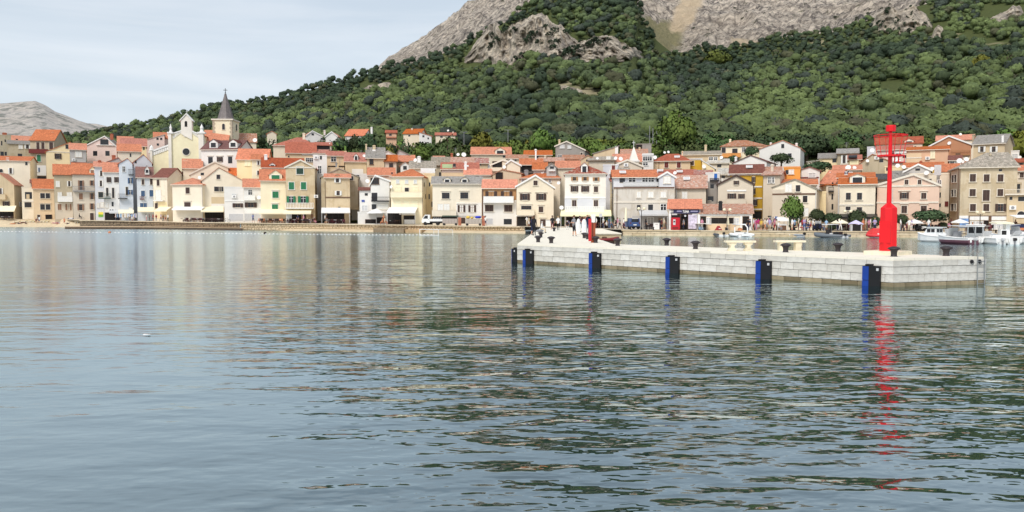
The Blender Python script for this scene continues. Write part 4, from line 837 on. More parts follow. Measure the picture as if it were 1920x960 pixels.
H('G3', 'cream yellow house with a tall curved attic gable and white framed windows', 7, (491, 738), 750, 460, ('E', 424), 'cream', 'orange', 2, 9, 0,
  'b 540 572 523 570; b 617 650 523 570; b 538 571 618 644; b 615 650 622 650', 'dorm 566 672 392 412 470 b cream .02; band 491 738 606; awn 495 760 682 700 black 3.2; pipe 490 470', .15)
H('G3b', 'greige house with a stone balustrade terrace beside the curved attic gable', 7, (740, 822), 750, 478, ('F',), 'greige', None, 9, 8, 0, 'b 754 788 515 562; n 760 780 610 630', 'balc 738 818 460 490 trim stonebal .6; ac 748 545', .3)
H('G4', 'wide pink house with a low gable, brown windows and moulded floor lines', 8, (-62, 368), 752, (470, 470), ('G', 195, 397, 'trim'), 'pink', 'orange', 2, 10, 0,
  'd 134 159 433 464; d 225 249 433 462; od 100 162 522 562 h; d 249 283 523 563 h; d 112 149 612 662 h; d 246 286 612 652 h', 'band -62 368 478; band -62 368 590; pipe 52 495', .15)
H('G5', 'tall narrow cream house with grey windows beside the big weathered stone house', 8, (368, 436), 752, 384, ('F',), 'cream', None, 8, 8, 0, 'l 363 384 436 472; n 365 384 520 556; n 372 384 596 620', 'sign 412 436 582 616 shut_red; sign 340 386 330 400 palegrey', .3)
H('G7', 'tan house at the right edge with a railed terrace, arch and air conditioner', 8, (836, 1010), 780, 536, ('F',), 'tan', None, -1, 9, 0, 'n 860 880 545 572; n 920 965 546 580; a 914 966 650 690; k 910 970 738 790', 'balc 830 1000 498 536 trim iron .4; ac 882 640; band 836 1010 536 timber', .5)
H('G7b', 'tan upper storey with a tall dark door behind the terrace at the right edge', 8, (838, 940), 560, 450, ('F',), 'ironstone', None, 3, 7, 0, 'n 905 932 456 522; n 842 854 500 524', '', .5)
H('G7c', 'cream gabled house with an orange roof above the terrace at the right edge', 8, (906, 1010), 560, 368, ('E', 336), 'cream', 'orange', 11, 8, 0, 'd 932 958 384 416; n 990 1005 384 416', '', .2)
M['red_roof'] = roof_mat('brown'); M['poster_blue'] = plain('blue_poster', (120, 156, 206), .6, vary=.5, scale=1.5)
M['poster'] = plain('white_poster_with_lilac_scrawl', (214, 204, 222), .6, vary=.45, scale=2.2)
M['darknavy'] = plain('dark_navy_sign', (52, 52, 84), .5); M['vend'] = plain('red_vending', (196, 30, 46), .4)
H('F2', 'low cafe bar with a faded orange roof, white fascia and pale counter', 6, (474, 872), 888, 752, ('M', 684), 'butter', 'faded', -4, 6, 0,
  'k 476 514 778 886; k 553 676 788 832; k 690 732 788 832; k 806 850 778 886; L 522 552 788 832; L 736 772 792 830', 'panel 522 752 836 888 peach; sign 466 872 748 771 white; sign 446 470 770 888 white; sign 785 798 771 888 white; sign 853 876 771 888 white; chim 630 654 712 30 black 1.5', .05, oh=.35)
H('F1', 'small shop kiosk with an orange roof and dark sign reading TUNA', 6, (226, 470), 884, 714, ('M', 646), 'white', 'bright', -5, 6, 0,
  'k 246 374 758 880; k 320 446 758 880', 'sign 226 244 752 882 white; sign 240 466 718 753 darknavy; sign 446 468 752 882 white; sign 378 446 762 872 poster; sign 248 290 752 764 white; sign 408 446 752.5 762 white; sign 230 262 722 748 shut_white', .05, oh=.35)
H('G6', 'big weathered tan house with a hipped stone roof, brown shutters and ground floor shops', 8, (510, 902), 782, 350, ('H', 250, 700, 850), 'ironstone', 'stone', 0, 9, -11,
  'd 585 625 393 444; d 681 720 395 444; d 777 816 395 444; n 786 808 358 374; d 583 624 497 544; d 675 720 503 577; d 776 814 497 544; d 586 625 600 648; d 678 718 600 648; od 760 834 600 649; L: b 462 476 402 448; L: b 481 494 400 447; L: b 460 474 503 547; L: b 481 492 503 547; L: b 457 476 600 645; L: b 481 492 600 645; L 592 620 722 762; k 682 712 716 772; L 738 860 722 772; L 630 676 722 772',
  'sign 576 718 680 685 timber; sign 720 872 680 685 timber; sign 582 712 686 712 white; sign 735 866 686 712 white; sign 576 581 686 782 timber; sign 716 732 686 782 timber; sign 867 874 686 782 timber; sign 512 574 681 700 white; sign 512 574 700.5 762 poster_blue; chim 726 250 275 8; pipe 508 360 dk', .75)
g = HOUSES['F1']; P = g['P']                          # the kiosk's sign letters and its vending machine
cu = bpy.data.curves.new('letters', 'FONT'); cu.body = 'TUNA'; cu.extrude = .02; cu.offset = .035; (ua, za), (ub, zb_) = P(334, 722), P(384, 748)
cu.size = 1; to = bpy.data.objects.new('letters', cu); COL.objects.link(to); bpy.context.view_layer.update()
me = bpy.data.meshes.new_from_object(to.evaluated_get(bpy.context.evaluated_depsgraph_get())); wd, hh = to.dimensions.x, to.dimensions.y; bpy.data.objects.remove(to)
me.materials.clear(); me.materials.append(M['shut_white']); lt = link('lettering', me, g['root'], (ua, -.125, zb_ + .05), (PI / 2, 0, 0), ((ub - ua) / wd, (za - zb_ - .1) / hh, 1))
for nm, a, b, c, d_ in (('sign_strip', 288, 326, 730, 738), ('sign_strip', 396, 452, 731, 738)):
    (ua, za), (ub, zb_) = P(a, c), P(b, d_); MB().box(ua, ub, -.13, -.101, zb_, za).build(nm, plain('lilac_print', (176, 172, 206), .6), g['root'])
(ua, za), (ub, zb_) = P(346, 758), P(362, 784); k = MB(); rr = (ub - ua) / 2; k.prism([((ua + ub) / 2 + rr * math.cos(2 * PI * i / 16), (za + zb_) / 2 + rr * math.sin(2 * PI * i / 16)) for i in range(16)], -.16, -.10); k.build('round_sign', M['palegrey'], g['root'])
# ---------------------------------------------------------------- second row and up the hill, left
H('L1', 'roofless olive stone house at the left edge of the upper town', 1, (-60, 80), 480, 258, ('F',), 'olive', None, 45, 9, 0, 'n 6 16 300 330; n 30 40 290 308; n 2 26 370 400; n 30 46 372 398', 'chim 30 244 262 30 terracotta', .7)
H('L2', 'white gabled house with an orange roof behind the olive ruin', 1, (82, 225), 420, 298, ('E', 268), 'white', 'orange', 62, 8, 0, 'n 105 120 285 300', '', .2)
H('L3', 'olive rubble house with two white shuttered windows below the big orange roof', 1, (56, 214), 480, 322, ('M', 300), 'olive', 'grey', 36, 8, 0, 'w 124 151 320 352; ow 162 204 320 352; n 118 148 384 402', '', .7)
H('L4', 'big orange roofed house with a red brown balcony and a green shutter', 1, (208, 366), 560, 297, ('E', 226), 'olive', 'orange', 32, 11, 20,
  'D 242 265 308 354; D 275 298 308 352; D 328 356 308 354; g 246 274 393 438; ob 232 266 478 506; k 212 308 534 582', 'balc 190 316 354 382 shut_red solid .8; panel 210 309 462 530 white; chim 352 240 256 20', .5)
H('L5', 'yellow house with a half gable and two wide black windows', 1, (312, 470), 562, (372, 312), ('S',), 'yellow', 'orange', 22, 8, 0, 'n 436 456 323 353; od 363 410 383 420; od 363 410 458 493', 'band 312 470 370', .15)
H('L6', 'grey house with orange roof and bright white shutter beside the yellow half gable', 1, (471, 579), 560, 358, ('E', 318), 'grey', 'orange', 24, 8, 0, 'w 502 546 370 408', 'ac 492 432; panel 471 579 440 455 terracotta', .3)
H('L7', 'pale pink house with a grey loggia gable and brown windows', 1, (581, 782), 520, (330, 338), ('G', 698, 269, 'white'), 'rose', 'grey', 40, 9, 14, 'n 620 649 366 399; n 702 731 366 399; n 668 724 288 328; R: n 796 813 366 404; R: n 827 844 370 404', 'balc 640 760 326 330 white .4; chim 745 252 275 20 terracotta', .15)
H('L7b', 'orange roofed row end behind the pale pink loggia house', 1, (790, 892), 480, 316, ('E', 272), 'cream', 'orange', 48, 8, 0, 'n 818 833 297 331; n 850 866 330 356', '', .2)
H('L8', 'cream house with white gable end and low orange roof above the tan house', 1, (-40, 204), 600, 430, ('E', 404), 'butter', 'orange', 16, 8, 14, 'ow 54 90 480 518; a -5 20 486 510; n 168 184 440 462', 'balc 40 60 410 430 white .3', .15)
H('L9', 'low brown tiled house below the big orange roof beside the yellow half gable', 1, (206, 312), 620, 582, ('M', 560), 'dkgrey', 'brown', 12, 6, 0, '', 'dish 256 576 12', .5)
H('L10', 'grey gabled house with clay chimney pots behind the white house with brown shutters', 1, (660, 830), 600, (462, 455), ('G', 790, 412), 'grey', 'red', 10, 9, 0, '', 'chim 758 394 425 26 terracotta', .4)
H('L11', 'pale blue grey gable with an orange roof sloping to the left beside the church', 2, (0, 146), 600, (520, 500), ('G', 92, 448), 'cool', 'orange', 10, 9, 0, 'n 40 52 480 500', '', .3)
H('L12', 'house with a long terracotta roof stepping down toward the church', 2, (-60, 78), 520, 428, ('E', 386), 'butter', 'orange', 24, 8, 0, 'n 10 20 440 462', '', .2)
H('L13', 'higher house with a dark red roof at the foot of the church aisle', 2, (-40, 112), 470, 396, ('E', 352), 'yellow', 'red', 40, 8, 0, 'n 60 70 400 420; n 90 100 402 420', '', .2)
H('L14', 'pinkish white house with four small windows left of the church', 2, (60, 222), 480, (372, 330), ('S',), 'rose', 'pale', 58, 8, 0, 'n 170 184 346 360; n 192 206 346 360; n 172 186 380 394; n 130 142 392 404', '', .25)
H('L15', 'house with a small orange roof next to the church front', 2, (158, 246), 460, 350, ('E', 316), 'rose', 'orange', 66, 8, 0, '', '', .2)
H('L16', 'orange roofed house tucked in front of the church below the rose window', 2, (332, 446), 600, 530, ('E', 476), 'cream', 'orange', 16, 8, 0, '', 'chim 346 484 500 40', .2)
H('L17', 'white house with dark red roof and two dormers in front of the bell tower', 2, (443, 668), 600, 416, ('E', 366), 'white', 'dark', 26, 9, 26,
  'n 481 509 462 501 h; od 534 570 462 490 h; n 600 626 460 500 h; R: L 724 741 395 425', 'dorm 488 538 356 374 408 n white; dorm 606 656 356 374 404 l white; dish 762 362 12 2', .12)
H('L18', 'cream gabled house with a dark verge behind the low white gable', 2, (376, 604), 660, (565, 525), ('G', 520, 492, 'trim'), 'butter', 'faded', 15, 8, 0, 'n 436 456 556 572; n 560 578 560 580', '', .15)
H('L19', 'orange roofed wing with a parapet behind the white gables', 2, (560, 702), 660, 574, ('E', 530), 'butter', 'bright', 19, 7, 0, '', 'sign 702 716 520 600 white', .1)
H('L20', 'yellow house with a bright orange roof right of the dormered white house', 2, (655, 838), 640, 478, ('E', 416), 'yellow', 'bright', 16, 9, 8, 'p 702 734 484 514; ow 760 792 483 511; ow 764 794 542 574', 'chim 822 446 474 20', .1)
H('L21', 'yellow wall house with a white window between the bright orange roof and the green shutters', 3, (-30, 50), 520, 330, ('E', 290), 'lemon', 'orange', 13, 8, 0, 'ow 4 34 342 372; ow 2 32 418 450', '', .1)
# ---------------------------------------------------------------- second row, centre left
H('M1', 'wide house with a hipped orange roof on the edge of the woods', 3, (136, 470), 300, 226, ('H', 160, 320, 360), 'cream', 'red', 46, 10, 0, '', 'chim 374 122 170 20; chim 270 172 190 16', .2)
H('M2', 'peach house with a broad rose red roof below the hipped roof', 3, (238, 470), 420, 280, ('E', 198), 'peach', 'red', 32, 9, 0, 'l 390 450 318 348; n 250 262 300 314', 'chim 430 262 282 26 ; sign 360 500 286 298 white', .1)
H('M3', 'house with a dark open loggia under a rose red roof at the wood edge', 3, (466, 590), 330, 220, ('M', 198), 'cream', 'red', 44, 7, 0, 'k 478 576 224 252', 'balc 466 584 248 262 shut_red .6; dish 576 206 4', .15)
H('M3b', 'rose red roofed wing below the loggia house', 3, (450, 562), 420, 280, ('E', 258), 'peach', 'red', 36, 6, 0, 'r 514 538 318 348', '', .15)
H('M4', 'peach walled house with one pale window and a red roof', 3, (556, 692), 460, 300, ('E', 268), 'peach', 'red', 25, 8, 0, 'l 588 626 310 346', 'balc 560 690 380 386 iron .4; chim 700 262 300 18', .1)
H('M5', 'tan house with a rose red roof and round white dormer', 3, (698, 866), 480, 346, ('E', 280), 'tan', 'red', 22, 9, 0, 'n 778 806 414 436', 'dorm 766 800 284 300 340 n white; ant 822 256 282; dish 846 302 12 1; chim 640 350 400 12; panel 750 840 404 470 white', .5)
H('M6', 'stone house with a steep grey roof and brown window', 3, (868, 1006), 480, 318, ('E', 240), 'tan', 'grey', 18, 9, 0, 'm 890 916 328 368', 'chim 924 218 250 22; chim 862 208 250 12; sign 910 935 252 264 white', .5)
H('M7', 'house with an orange roof to the right of the steep grey roof', 3, (1010, 1100), 480, 344, ('E', 298), 'greige', 'orange', 20, 8, 0, 'm 1044 1070 362 390', '', .4)
H('M7b', 'small white gable in front of the trees behind the steep grey roof', 3, (984, 1086), 340, (292, 292), ('G', 1030, 264), 'white', 'pale', 32, 8, 0, '', '', .1)
H('M8', 'orange roofed house with a small dormer above the yellow green shuttered house', 3, (50, 372), 520, 394, ('E', 322), 'cream', 'red', 9, 8, 0, '', 'dorm 104 152 356 370 404 b white; chim 76 290 330 24 white', .1)
H('M9', 'white house with a glazed balcony in the lane behind the stepped gable', 3, (450, 558), 620, 292, ('F',), 'white', None, 12, 8, 0, 'l 486 510 380 440; n 500 516 300 330', 'ac 470 326', .15)
H('M9b', 'beige wall house with steps behind the grey gabled house', 3, (556, 690), 560, 392, ('F',), 'peach', None, 16, 6, 0, '', 'ant 655 320 400; chim 628 356 400 14 grey', .3)
H('M10', 'orange roofed house behind the white gabled house with the black railing', 3, (880, 1084), 600, 450, ('E', 398), 'cream', 'orange', 10, 8, 0, 'n 1058 1070 430 446', '', .2)
H('M10b', 'small white house with a flat roof below the tan house with the round dormer', 3, (746, 880), 560, 440, ('F',), 'white', None, 15, 7, 0, 'n 786 808 452 470', '', .2)
# houses in the woods
for a in (('N1', 'small white house with an orange gable high among the trees', 3, (86, 160), 150, 130, ('G', 124, 110), 'cream', 'orange', 96, 7, 0, '', ''),
          ('N2', 'white villa with a black attic window in the woods above town', 3, (398, 520), 200, (138, 146), ('G', 440, 107, 'white'), 'white', 'orange', 92, 9, -10, 'n 434 454 124 142; n 512 540 165 180', 'chim 536 100 120 12'),
          ('N3', 'white gabled villa end with an orange roof in the woods', 3, (545, 634), 200, (150, 146), ('G', 592, 114, 'white'), 'white', 'orange', 94, 9, 12, 'n 505 520 160 176', ''),
          ('N4', 'house with a broad bright orange roof in the woods', 3, (700, 845), 220, 144, ('E', 96), 'white', 'bright', 90, 10, 16, 'n 760 776 155 166', 'chim 905 76 110 14 white'),
          ('N5', 'low house with a red roof and pink terrace in the woods', 4, (16, 98), 185, 122, ('E', 103), 'salmon', 'red', 92, 7, 0, 'n 40 60 130 145', 'balc 16 98 150 162 terracotta .5'),
          ('N6', 'cream house with an orange gabled roof in the woods', 4, (152, 284), 180, 128, ('E', 94), 'cream', 'orange', 96, 9, 14, 'n 190 205 138 150', 'chim 220 84 100 10'),
          ('N7', 'white house half hidden by trees below the cream one', 4, (276, 372), 220, (118, 148), ('S',), 'white', 'orange', 90, 9, 0, 'n 300 316 140 156; n 340 352 158 172', ''),
          ('N8', 'long low house with a red roof in the trees', 4, (404, 560), 190, 140, ('E', 122), 'cream', 'red', 94, 7, 0, 'n 440 460 146 160; n 500 520 146 160', 'dish 502 104 8 2; chim 540 112 125 10')):
    H(*a)
# ---------------------------------------------------------------- second row, centre
H('O1', 'long house with a low orange roof and grey window', 4, (-10, 238), 460, 346, ('E', 298), 'olive', 'orange', 26, 9, 0, 'm 42 70 362 390', 'dish 244 336 12', .5)
H('O2', 'long grey stone gable sloping down to the right under the trees', 4, (82, 388), 460, (340, 384), ('G', 118, 258), 'grey', 'grey', 32, 9, 0, '', '', .5)
H('O3', 'white attic dormer house with a black window', 4, (130, 204), 460, (378, 378), ('G', 164, 350), 'white', 'faded', 19, 7, 0, 'n 150 178 380 410', '', .1)
H('O4', 'cream parapet house with a lilac attic and a tall white chimney', 4, (206, 400), 560, 398, ('E', 346), 'butter', 'stone', 13, 8, 0, 'n 292 318 405 430', 'chim 274 304 370 26 white; panel 288 400 400 436 white; dish 246 336 14 1', .2)
H('O5', 'small house with an orange roof below the yellow green trees', 4, (390, 470), 400, 334, ('E', 306), 'cream', 'orange', 40, 7, 0, '', '', .2)
H('O6', 'house with a weathered grey brown roof and a satellite dish', 4, (378, 532), 520, 376, ('E', 314), 'olive', 'stone', 27, 9, 0, 'n 430 446 430 460', 'dish 580 292 12 3; dish 624 294 18 3; ant 560 236 310; chim 530 280 320 18 terracotta', .5)
H('O7', 'peach house with a green panel and a red roof behind the grey dormers', 4, (452, 738), 560, 404, ('E', 358), 'peach', 'red', 14, 8, 0, 'n 540 562 362 388', 'panel 456 536 366 402 green; panel 452 640 404 432 rose', .15)
H('O8', 'house with a faded orange and brown roof above the peach house', 4, (530, 700), 480, 356, ('E', 316), 'tan', 'faded', 26, 9, 0, '', 'dish 820 352 10 2', .3)
H('O8b', 'house with a mottled yellow orange roof right of the faded roof', 4, (690, 812), 480, 358, ('E', 322), 'tan', 'mottle', 28, 9, 0, 'n 740 760 362 376', 'dish 816 386 14 1; ant 745 300 330', .4)
H('O9', 'house with a bright orange roof and a tall white cross shaped chimney', 4, (632, 836), 560, 448, ('E', 408), 'butter', 'bright', 10, 8, 0, 'm 720 740 462 480', 'chim 638 346 440 18 white; sign 626 662 374 386 white; panel 632 836 450 462 white', .1)
H('O10', 'large cream house with an orange roof and a loggia gable at the wood edge', 4, (684, 992), 400, 290, ('E', 236), 'cream', 'orange', 52, 11, 0, 'n 930 950 298 316', 'dorm 868 948 236 258 292 n cream .02; chim 840 292 330 8 iron', .15)
H('O11', 'cream gabled house with a dark open loggia', 4, (842, 1064), 500, (372, 372), ('G', 930, 336, 'trim'), 'cream', 'faded', 16, 9, 8, 'k 850 922 346 394; n 1072 1080 380 420', 'balc 842 926 394 420 wall solid .5; dish 942 390 14', .2)
H('O12', 'tan house with a black garage like opening above the bright orange roof', 4, (850, 1074), 560, (450, 440), ('G', 925, 412), 'ironstone', 'faded', 9, 8, 6, 'k 875 928 432 486', '', .4)
# ---------------------------------------------------------------- second row, centre right
H('P1', 'cream gable end left of the dark roof terrace', 5, (-40, 64), 500, (360, 376), ('G', -8, 336, 'white'), 'cream', 'faded', 15, 8, 0, '', 'dish 110 420 10 1', .15)
H('P2', 'house with an orange roof over a dark glazed terrace', 5, (66, 236), 500, 370, ('E', 328), 'dkgrey', 'orange', 18, 7, 0, 'k 72 160 374 424', 'chim 186 250 330 12 white; balc 66 165 420 440 iron .3', .3)
H('P2b', 'narrow orange roofed house beside the dark glazed terrace', 5, (168, 270), 520, 408, ('E', 358), 'grey', 'orange', 14, 7, 0, '', 'chim 244 370 405 18 ; chim 112 410 450 30 grey; dish 238 428 14 .5', .4)
H('P3', 'grey arched dormer house with a small white balcony', 5, (270, 346), 520, (392, 392), ('G', 308, 360), 'grey', 'stone', 13, 7, 0, 'n 297 328 384 406', 'balc 286 338 404 420 white .4', .3)
H('P4', 'long house with orange roof strips behind the cream gable', 5, (346, 526), 520, 394, ('E', 344), 'cream', 'orange', 22, 8, 0, '', 'dish 408 412 16 2', .2)
H('P5', 'tall stone gabled house with three pale windows below the woods', 5, (340, 568), 420, (226, 256), ('G', 428, 190, 'trim'), 'dkgrey', 'faded', 58, 10, 8, 'L 378 408 217 240; L 438 461 220 242; l 360 390 297 326; b 536 552 276 292', 'chim 372 172 205 14 tan', .4)
H('P6', 'house with a bright orange roof and a white chimney below the stone gable', 5, (98, 308), 400, 294, ('E', 262), 'tan', 'orange', 46, 9, 0, 'n 180 210 300 320', 'chim 184 248 285 14 white', .3)
H('P6b', 'house with a low brown patched roof and a small gable', 5, (400, 560), 440, 330, ('E', 298), 'greige', 'faded', 34, 9, 0, '', '', .4)
H('P6c', 'small gabled house with a faded roof under the tall stone gable', 5, (536, 670), 460, (334, 338), ('G', 592, 300), 'tan', 'faded', 31, 8, 0, 'n 580 604 330 346', '', .4)
H('P6d', 'low pale house with faded tiles and a washing line terrace', 5, (-40, 120), 420, 322, ('E', 296), 'cream', 'faded', 34, 8, 0, 'n 20 36 326 342; n 70 86 326 342', '', .3)
H('P6e', 'house with a wide faded orange roof below the patched roof', 5, (214, 400), 470, 346, ('E', 318), 'greige', 'faded', 27, 9, 0, 'n 300 316 350 362', 'chim 260 296 330 14', .4)
H('P7', 'tan house with a sloping roof line and a white end wall', 5, (636, 830), 420, (286, 228), ('S',), 'tan', 'grey', 44, 9, 0, '', 'sign 806 830 226 290 white; sign 656 680 310 324 white', .4)
H('P7b', 'greige house with a white door under the sloping roof', 5, (600, 800), 460, 336, ('E', 312), 'greige', 'stone', 30, 8, 0, 'w 740 768 306 346', 'dish 668 322 10 .5; dish 812 322 14 .5; dish 850 326 16 .5', .5)
H('P8', 'house with a broad orange roof behind the white spire', 5, (792, 1020), 450, 348, ('E', 290), 'cream', 'orange', 36, 10, 0, '', '', .2)
H('P9', 'long low tan house at the wood edge behind the white spire', 5, (852, 1056), 380, 286, ('E', 252), 'tan', 'faded', 56, 9, 0, 'n 900 920 290 304', 'chim 998 234 258 14', .3)
H('P10', 'flat grey concrete house at the wood edge', 5, (968, 1090), 330, 206, ('F',), 'dkgrey', None, 68, 9, 0, 'k 972 1016 214 248', '', .5)
H('P11', 'white house with a dark red window and roof terrace', 5, (712, 832), 500, 368, ('F',), 'cool', None, 16, 8, 0, 'r 781 806 376 411', 'balc 760 832 412 444 white solid .4; chim 752 378 440 26 white', .1)
H('P12', 'greige gabled house with an air conditioner below the white spire', 5, (814, 1018), 500, (372, 384), ('G', 904, 336, 'trim'), 'greige', 'stone', 20, 9, 0, '', 'ac 892 386; dish 868 438 16 .5', .4)
H('P13', 'white house with stacked glazed loggias', 6, (18, 104), 420, 282, ('F',), 'white', None, 32, 8, 0, 'l 24 92 308 338; l 24 60 352 374', 'band 14 108 296 palegrey; dish 118 314 14 .5; dish 192 276 10 1; dish 222 272 10 1', .2)
H('P14', 'greige house with a pitched tiled roof next to the weathered house', 5, (836, 910), 560, 440, ('E', 400), 'greige', 'stone', 9, 7, 0, 'n 880 890 560 600', '', .5)
# ---------------------------------------------------------------- second row, harbour side
H('Q1', 'peach house with two dark red shutters and a rose orange roof', 6, (102, 392), 480, 346, ('H', 290, 210, 300), 'peach', 'red', 36, 10, 0, 'r 192 221 352 394; r 289 318 352 394', 'sky 290 318; dish 116 316 16 1; chim 332 264 300 8; pipe 148 350 dk', .1)
H('Q2', 'golden yellow house with a brown shutter and flat roof', 6, (326, 488), 480, 328, ('F',), 'yellow', None, 38, 9, 0, 'd 388 422 340 374', 'panel 392 486 330 412 ochre; band 326 490 328 palegrey', .2)
H('Q2b', 'tan house with a long low tiled roof at the edge of the trees', 6, (330, 630), 400, 290, ('E', 268), 'tan', 'stone', 48, 9, 0, 'l 540 570 312 334; l 580 604 312 334', 'chim 514 214 285 18 tan', .3)
H('Q2c', 'ochre stair house with a satellite dish left of the white tower lamp', 6, (484, 582), 500, (340, 400), ('S',), 'yellow', None, 34, 8, 0, '', 'dish 500 386 16', .2)
H('Q3', 'lemon yellow house with a brown hip roof in front of the woods', 6, (632, 984), 350, 228, ('H', 182, 740, 830), 'lemon', 'faded', 72, 11, 0, 'b 639 670 237 278; b 722 763 245 280; l 800 824 236 270; n 920 945 240 270', 'balc 626 788 284 310 orange_wall solid 1.0; chim 706 170 186 16; panel 786 798 230 305 butter', .05)
H('Q4', 'tall white gabled house beside the yellow house below the woods', 7, (-62, 222), 350, (222, 214), ('G', 102, 162), 'white', 'orange', 66, 11, 6, 'n 92 112 185 213; n 138 163 250 278', 'chim 20 174 196 12 white; chim 198 178 214 14 white', .1)
H('Q5', 'white gabled house with a wine red roof sloping right', 6, (728, 988), 480, (360, 346), ('G', 866, 300), 'white', 'dark', 34, 10, 12, '', 'chim 752 308 350 16 white', .1)
H('Q6', 'white upstairs flat with a vivid blue door and roof terrace', 6, (512, 624), 560, 430, ('F',), 'white', None, 16, 7, 0, 'v 580 604 440 492', 'balc 546 620 478 494 iron .4; dish 500 388 14 .5', .1)
H('Q6b', 'long red roof with roof lights behind the weathered house', 6, (128, 432), 560, 456, ('E', 414), 'butter', 'red', 18, 8, 0, '', 'sky 310 434; sky 158 426; dish 274 436 14 .5', .2)
H('Q6c', 'house with a brown red roof and iron roof lantern', 6, (430, 560), 540, 450, ('E', 418), 'dkgrey', 'mottle', 17, 8, 0, 'n 450 476 452 470', 'chim 462 416 440 34 grey; chim 500 440 470 14', .4)
H('Q7', 'white awning house with black windows right of the blue door', 6, (618, 700), 560, 446, ('E', 404), 'white', 'pale', 20, 8, 0, 'n 640 664 454 476', 'dish 640 490 14 .3; dish 638 316 14 .5', .2)
H('Q8', 'cream flat roofed house with a small tiled porch below the lemon house', 6, (530, 690), 460, 356, ('E', 330), 'cream', 'pale', 46, 8, 0, 'n 604 636 368 390', '', .2)
H('Q9', 'house with wide tiled roof and chimney right of the ochre house', 6, (955, 1100), 540, 428, ('E', 392), 'cream', 'faded', 16, 8, 0, '', 'chim 1036 366 410 22 white', .2)
H('R1', 'vivid orange house with a white and black window', 7, (108, 222), 520, 346, ('F',), 'orange', None, 18, 8, 0, 'n 121 144 364 394; w 146 177 364 392', 'band 106 224 346 orange_wall', .02)
H('R2', 'white house with a shallow roof and grey glazing beside the vivid orange house', 7, (228, 356), 520, (364, 372), ('G', 290, 346), 'white', 'brown', 22, 8, 0, 'L 284 328 386 412', 'sign 222 352 414 420 shut_red', .1)
H('R3', 'low house with a long orange roof behind the olive gable', 7, (34, 334), 560, 464, ('E', 434), 'cream', 'orange', 11, 8, 0, '', '', .2)
H('R4', 'house with a twisted orange roof in the lane', 7, (360, 458), 560, 460, ('E', 372), 'greige', 'orange', 22, 10, 20, '', '', .3)
H('R5', 'flat roofed stone house with tall white shutters at the wood edge', 7, (478, 620), 400, 250, ('E', 220), 'stone', 'grey', 58, 9, 0, 'ow 506 548 264 320', 'ant 544 170 222; balc 500 556 318 326 trim .3', .3)
H('R5b', 'low cream house with a grey slate roof beside the stone house', 7, (350, 480), 400, 284, ('E', 252), 'yellow', 'grey', 60, 9, 0, 'n 446 474 284 312', '', .2)
H('R5c', 'small cream gable under the pines', 7, (272, 350), 380, (310, 300), ('S',), 'butter', 'pale', 56, 8, 0, '', '', .2)
H('R6', 'house with an awning terrace and yellow panels', 7, (556, 640), 400, 290, ('E', 264), 'tan', 'red', 46, 8, 0, 'k 560 610 268 290', 'balc 566 626 302 334 canvas_yellow solid .5; awn 556 618 272 280 black 1.2', .2)
H('R7', 'long orange roofed house with white dishes on its terrace', 7, (452, 640), 480, 362, ('E', 334), 'cream', 'orange', 34, 8, 0, 'n 520 560 372 392', 'dish 556 350 20 .5; dish 598 350 14 .5; dish 572 388 16 .3', .3)
H('R8', 'olive stone gable with a dish on the wall', 7, (636, 826), 460, (318, 300), ('G', 722, 258), 'olive', 'faded', 40, 9, 0, 'n 770 798 288 312', 'dish 688 302 12; ac 752 292; dish 722 230 16 4', .5)
H('R8b', 'pale house with a flat terrace behind the olive stone gable', 7, (684, 742), 330, 202, ('F',), 'cool', None, 64, 8, 0, '', 'chim 722 216 250 14', .2)
H('R9', 'white house with an orange roof over the curved attic gable', 7, (482, 730), 520, 414, ('E', 388), 'white', 'orange', 13, 8, 0, 'm 672 690 412 432; ob 530 552 378 394', '', .1)
H('R10', 'dark slate roofed house left of the beacon', 7, (730, 816), 520, 430, ('E', 396), 'greige', 'slate', 20, 8, 0, '', '', .3)
H('R11', 'house with a grey stone slab roof behind the beacon', 7, (850, 980), 520, 430, ('E', 374), 'butter', 'grey', 18, 9, 0, 'n 860 880 436 450', 'dish 940 346 14 1; dish 898 336 16 2', .4)
H('R11b', 'pale yellow house above the grey slab roof behind the beacon', 7, (806, 930), 480, 336, ('F',), 'yellow', None, 32, 8, 0, 'n 818 830 348 370', '', .2)
# ---------------------------------------------------------------- second row, right end
H('T1', 'cream house with a long rose red roof and a gabled dormer near the woods', 8, (-70, 254), 300, 184, ('E', 140), 'cream', 'red', 62, 10, 0, 'n 200 214 200 220', 'dorm 132 196 148 164 198 b cream; dish 106 186 12 1', .15)
H('T2', 'house with striped awnings under a lower rose roof behind the beacon platform', 8, (-60, 180), 350, 222, ('E', 200), 'rose', 'red', 52, 8, 0, 'l 20 60 236 256; l 72 110 236 256; n 120 160 262 280', 'sign 60 160 232 248 white; balc 10 160 290 308 shut_white .5; dish 70 294 18; dish 98 296 12', .15)
H('T3', 'salmon pink house with a stepped wall and a fan on its side', 8, (146, 430), 480, 222, ('E', 206), 'salmon', 'orange', 42, 9, 0, 'p 316 340 234 282; n 176 204 310 320; n 286 300 352 362', 'ac 292 294; panel 146 248 250 320 peach; band 146 252 282; chim 248 300 330 16 terracotta', .1)
H('T4', 'terracotta gabled house with white verges and a brown roof terrace', 8, (290, 588), 420, (206, 188), ('G', 440, 131, 'white'), 'terra', 'orange', 54, 10, 0, 'n 486 520 250 270', 'dish 444 180 14 .1; balc 456 586 230 262 shut_ochre .4; panel 456 586 262 292 cream', .1)
H('T4b', 'orange roof ridge behind the terracotta gable', 8, (352, 610), 260, 158, ('E', 126), 'cream', 'orange', 68, 9, 0, '', 'dish 520 118 10 3', .2)
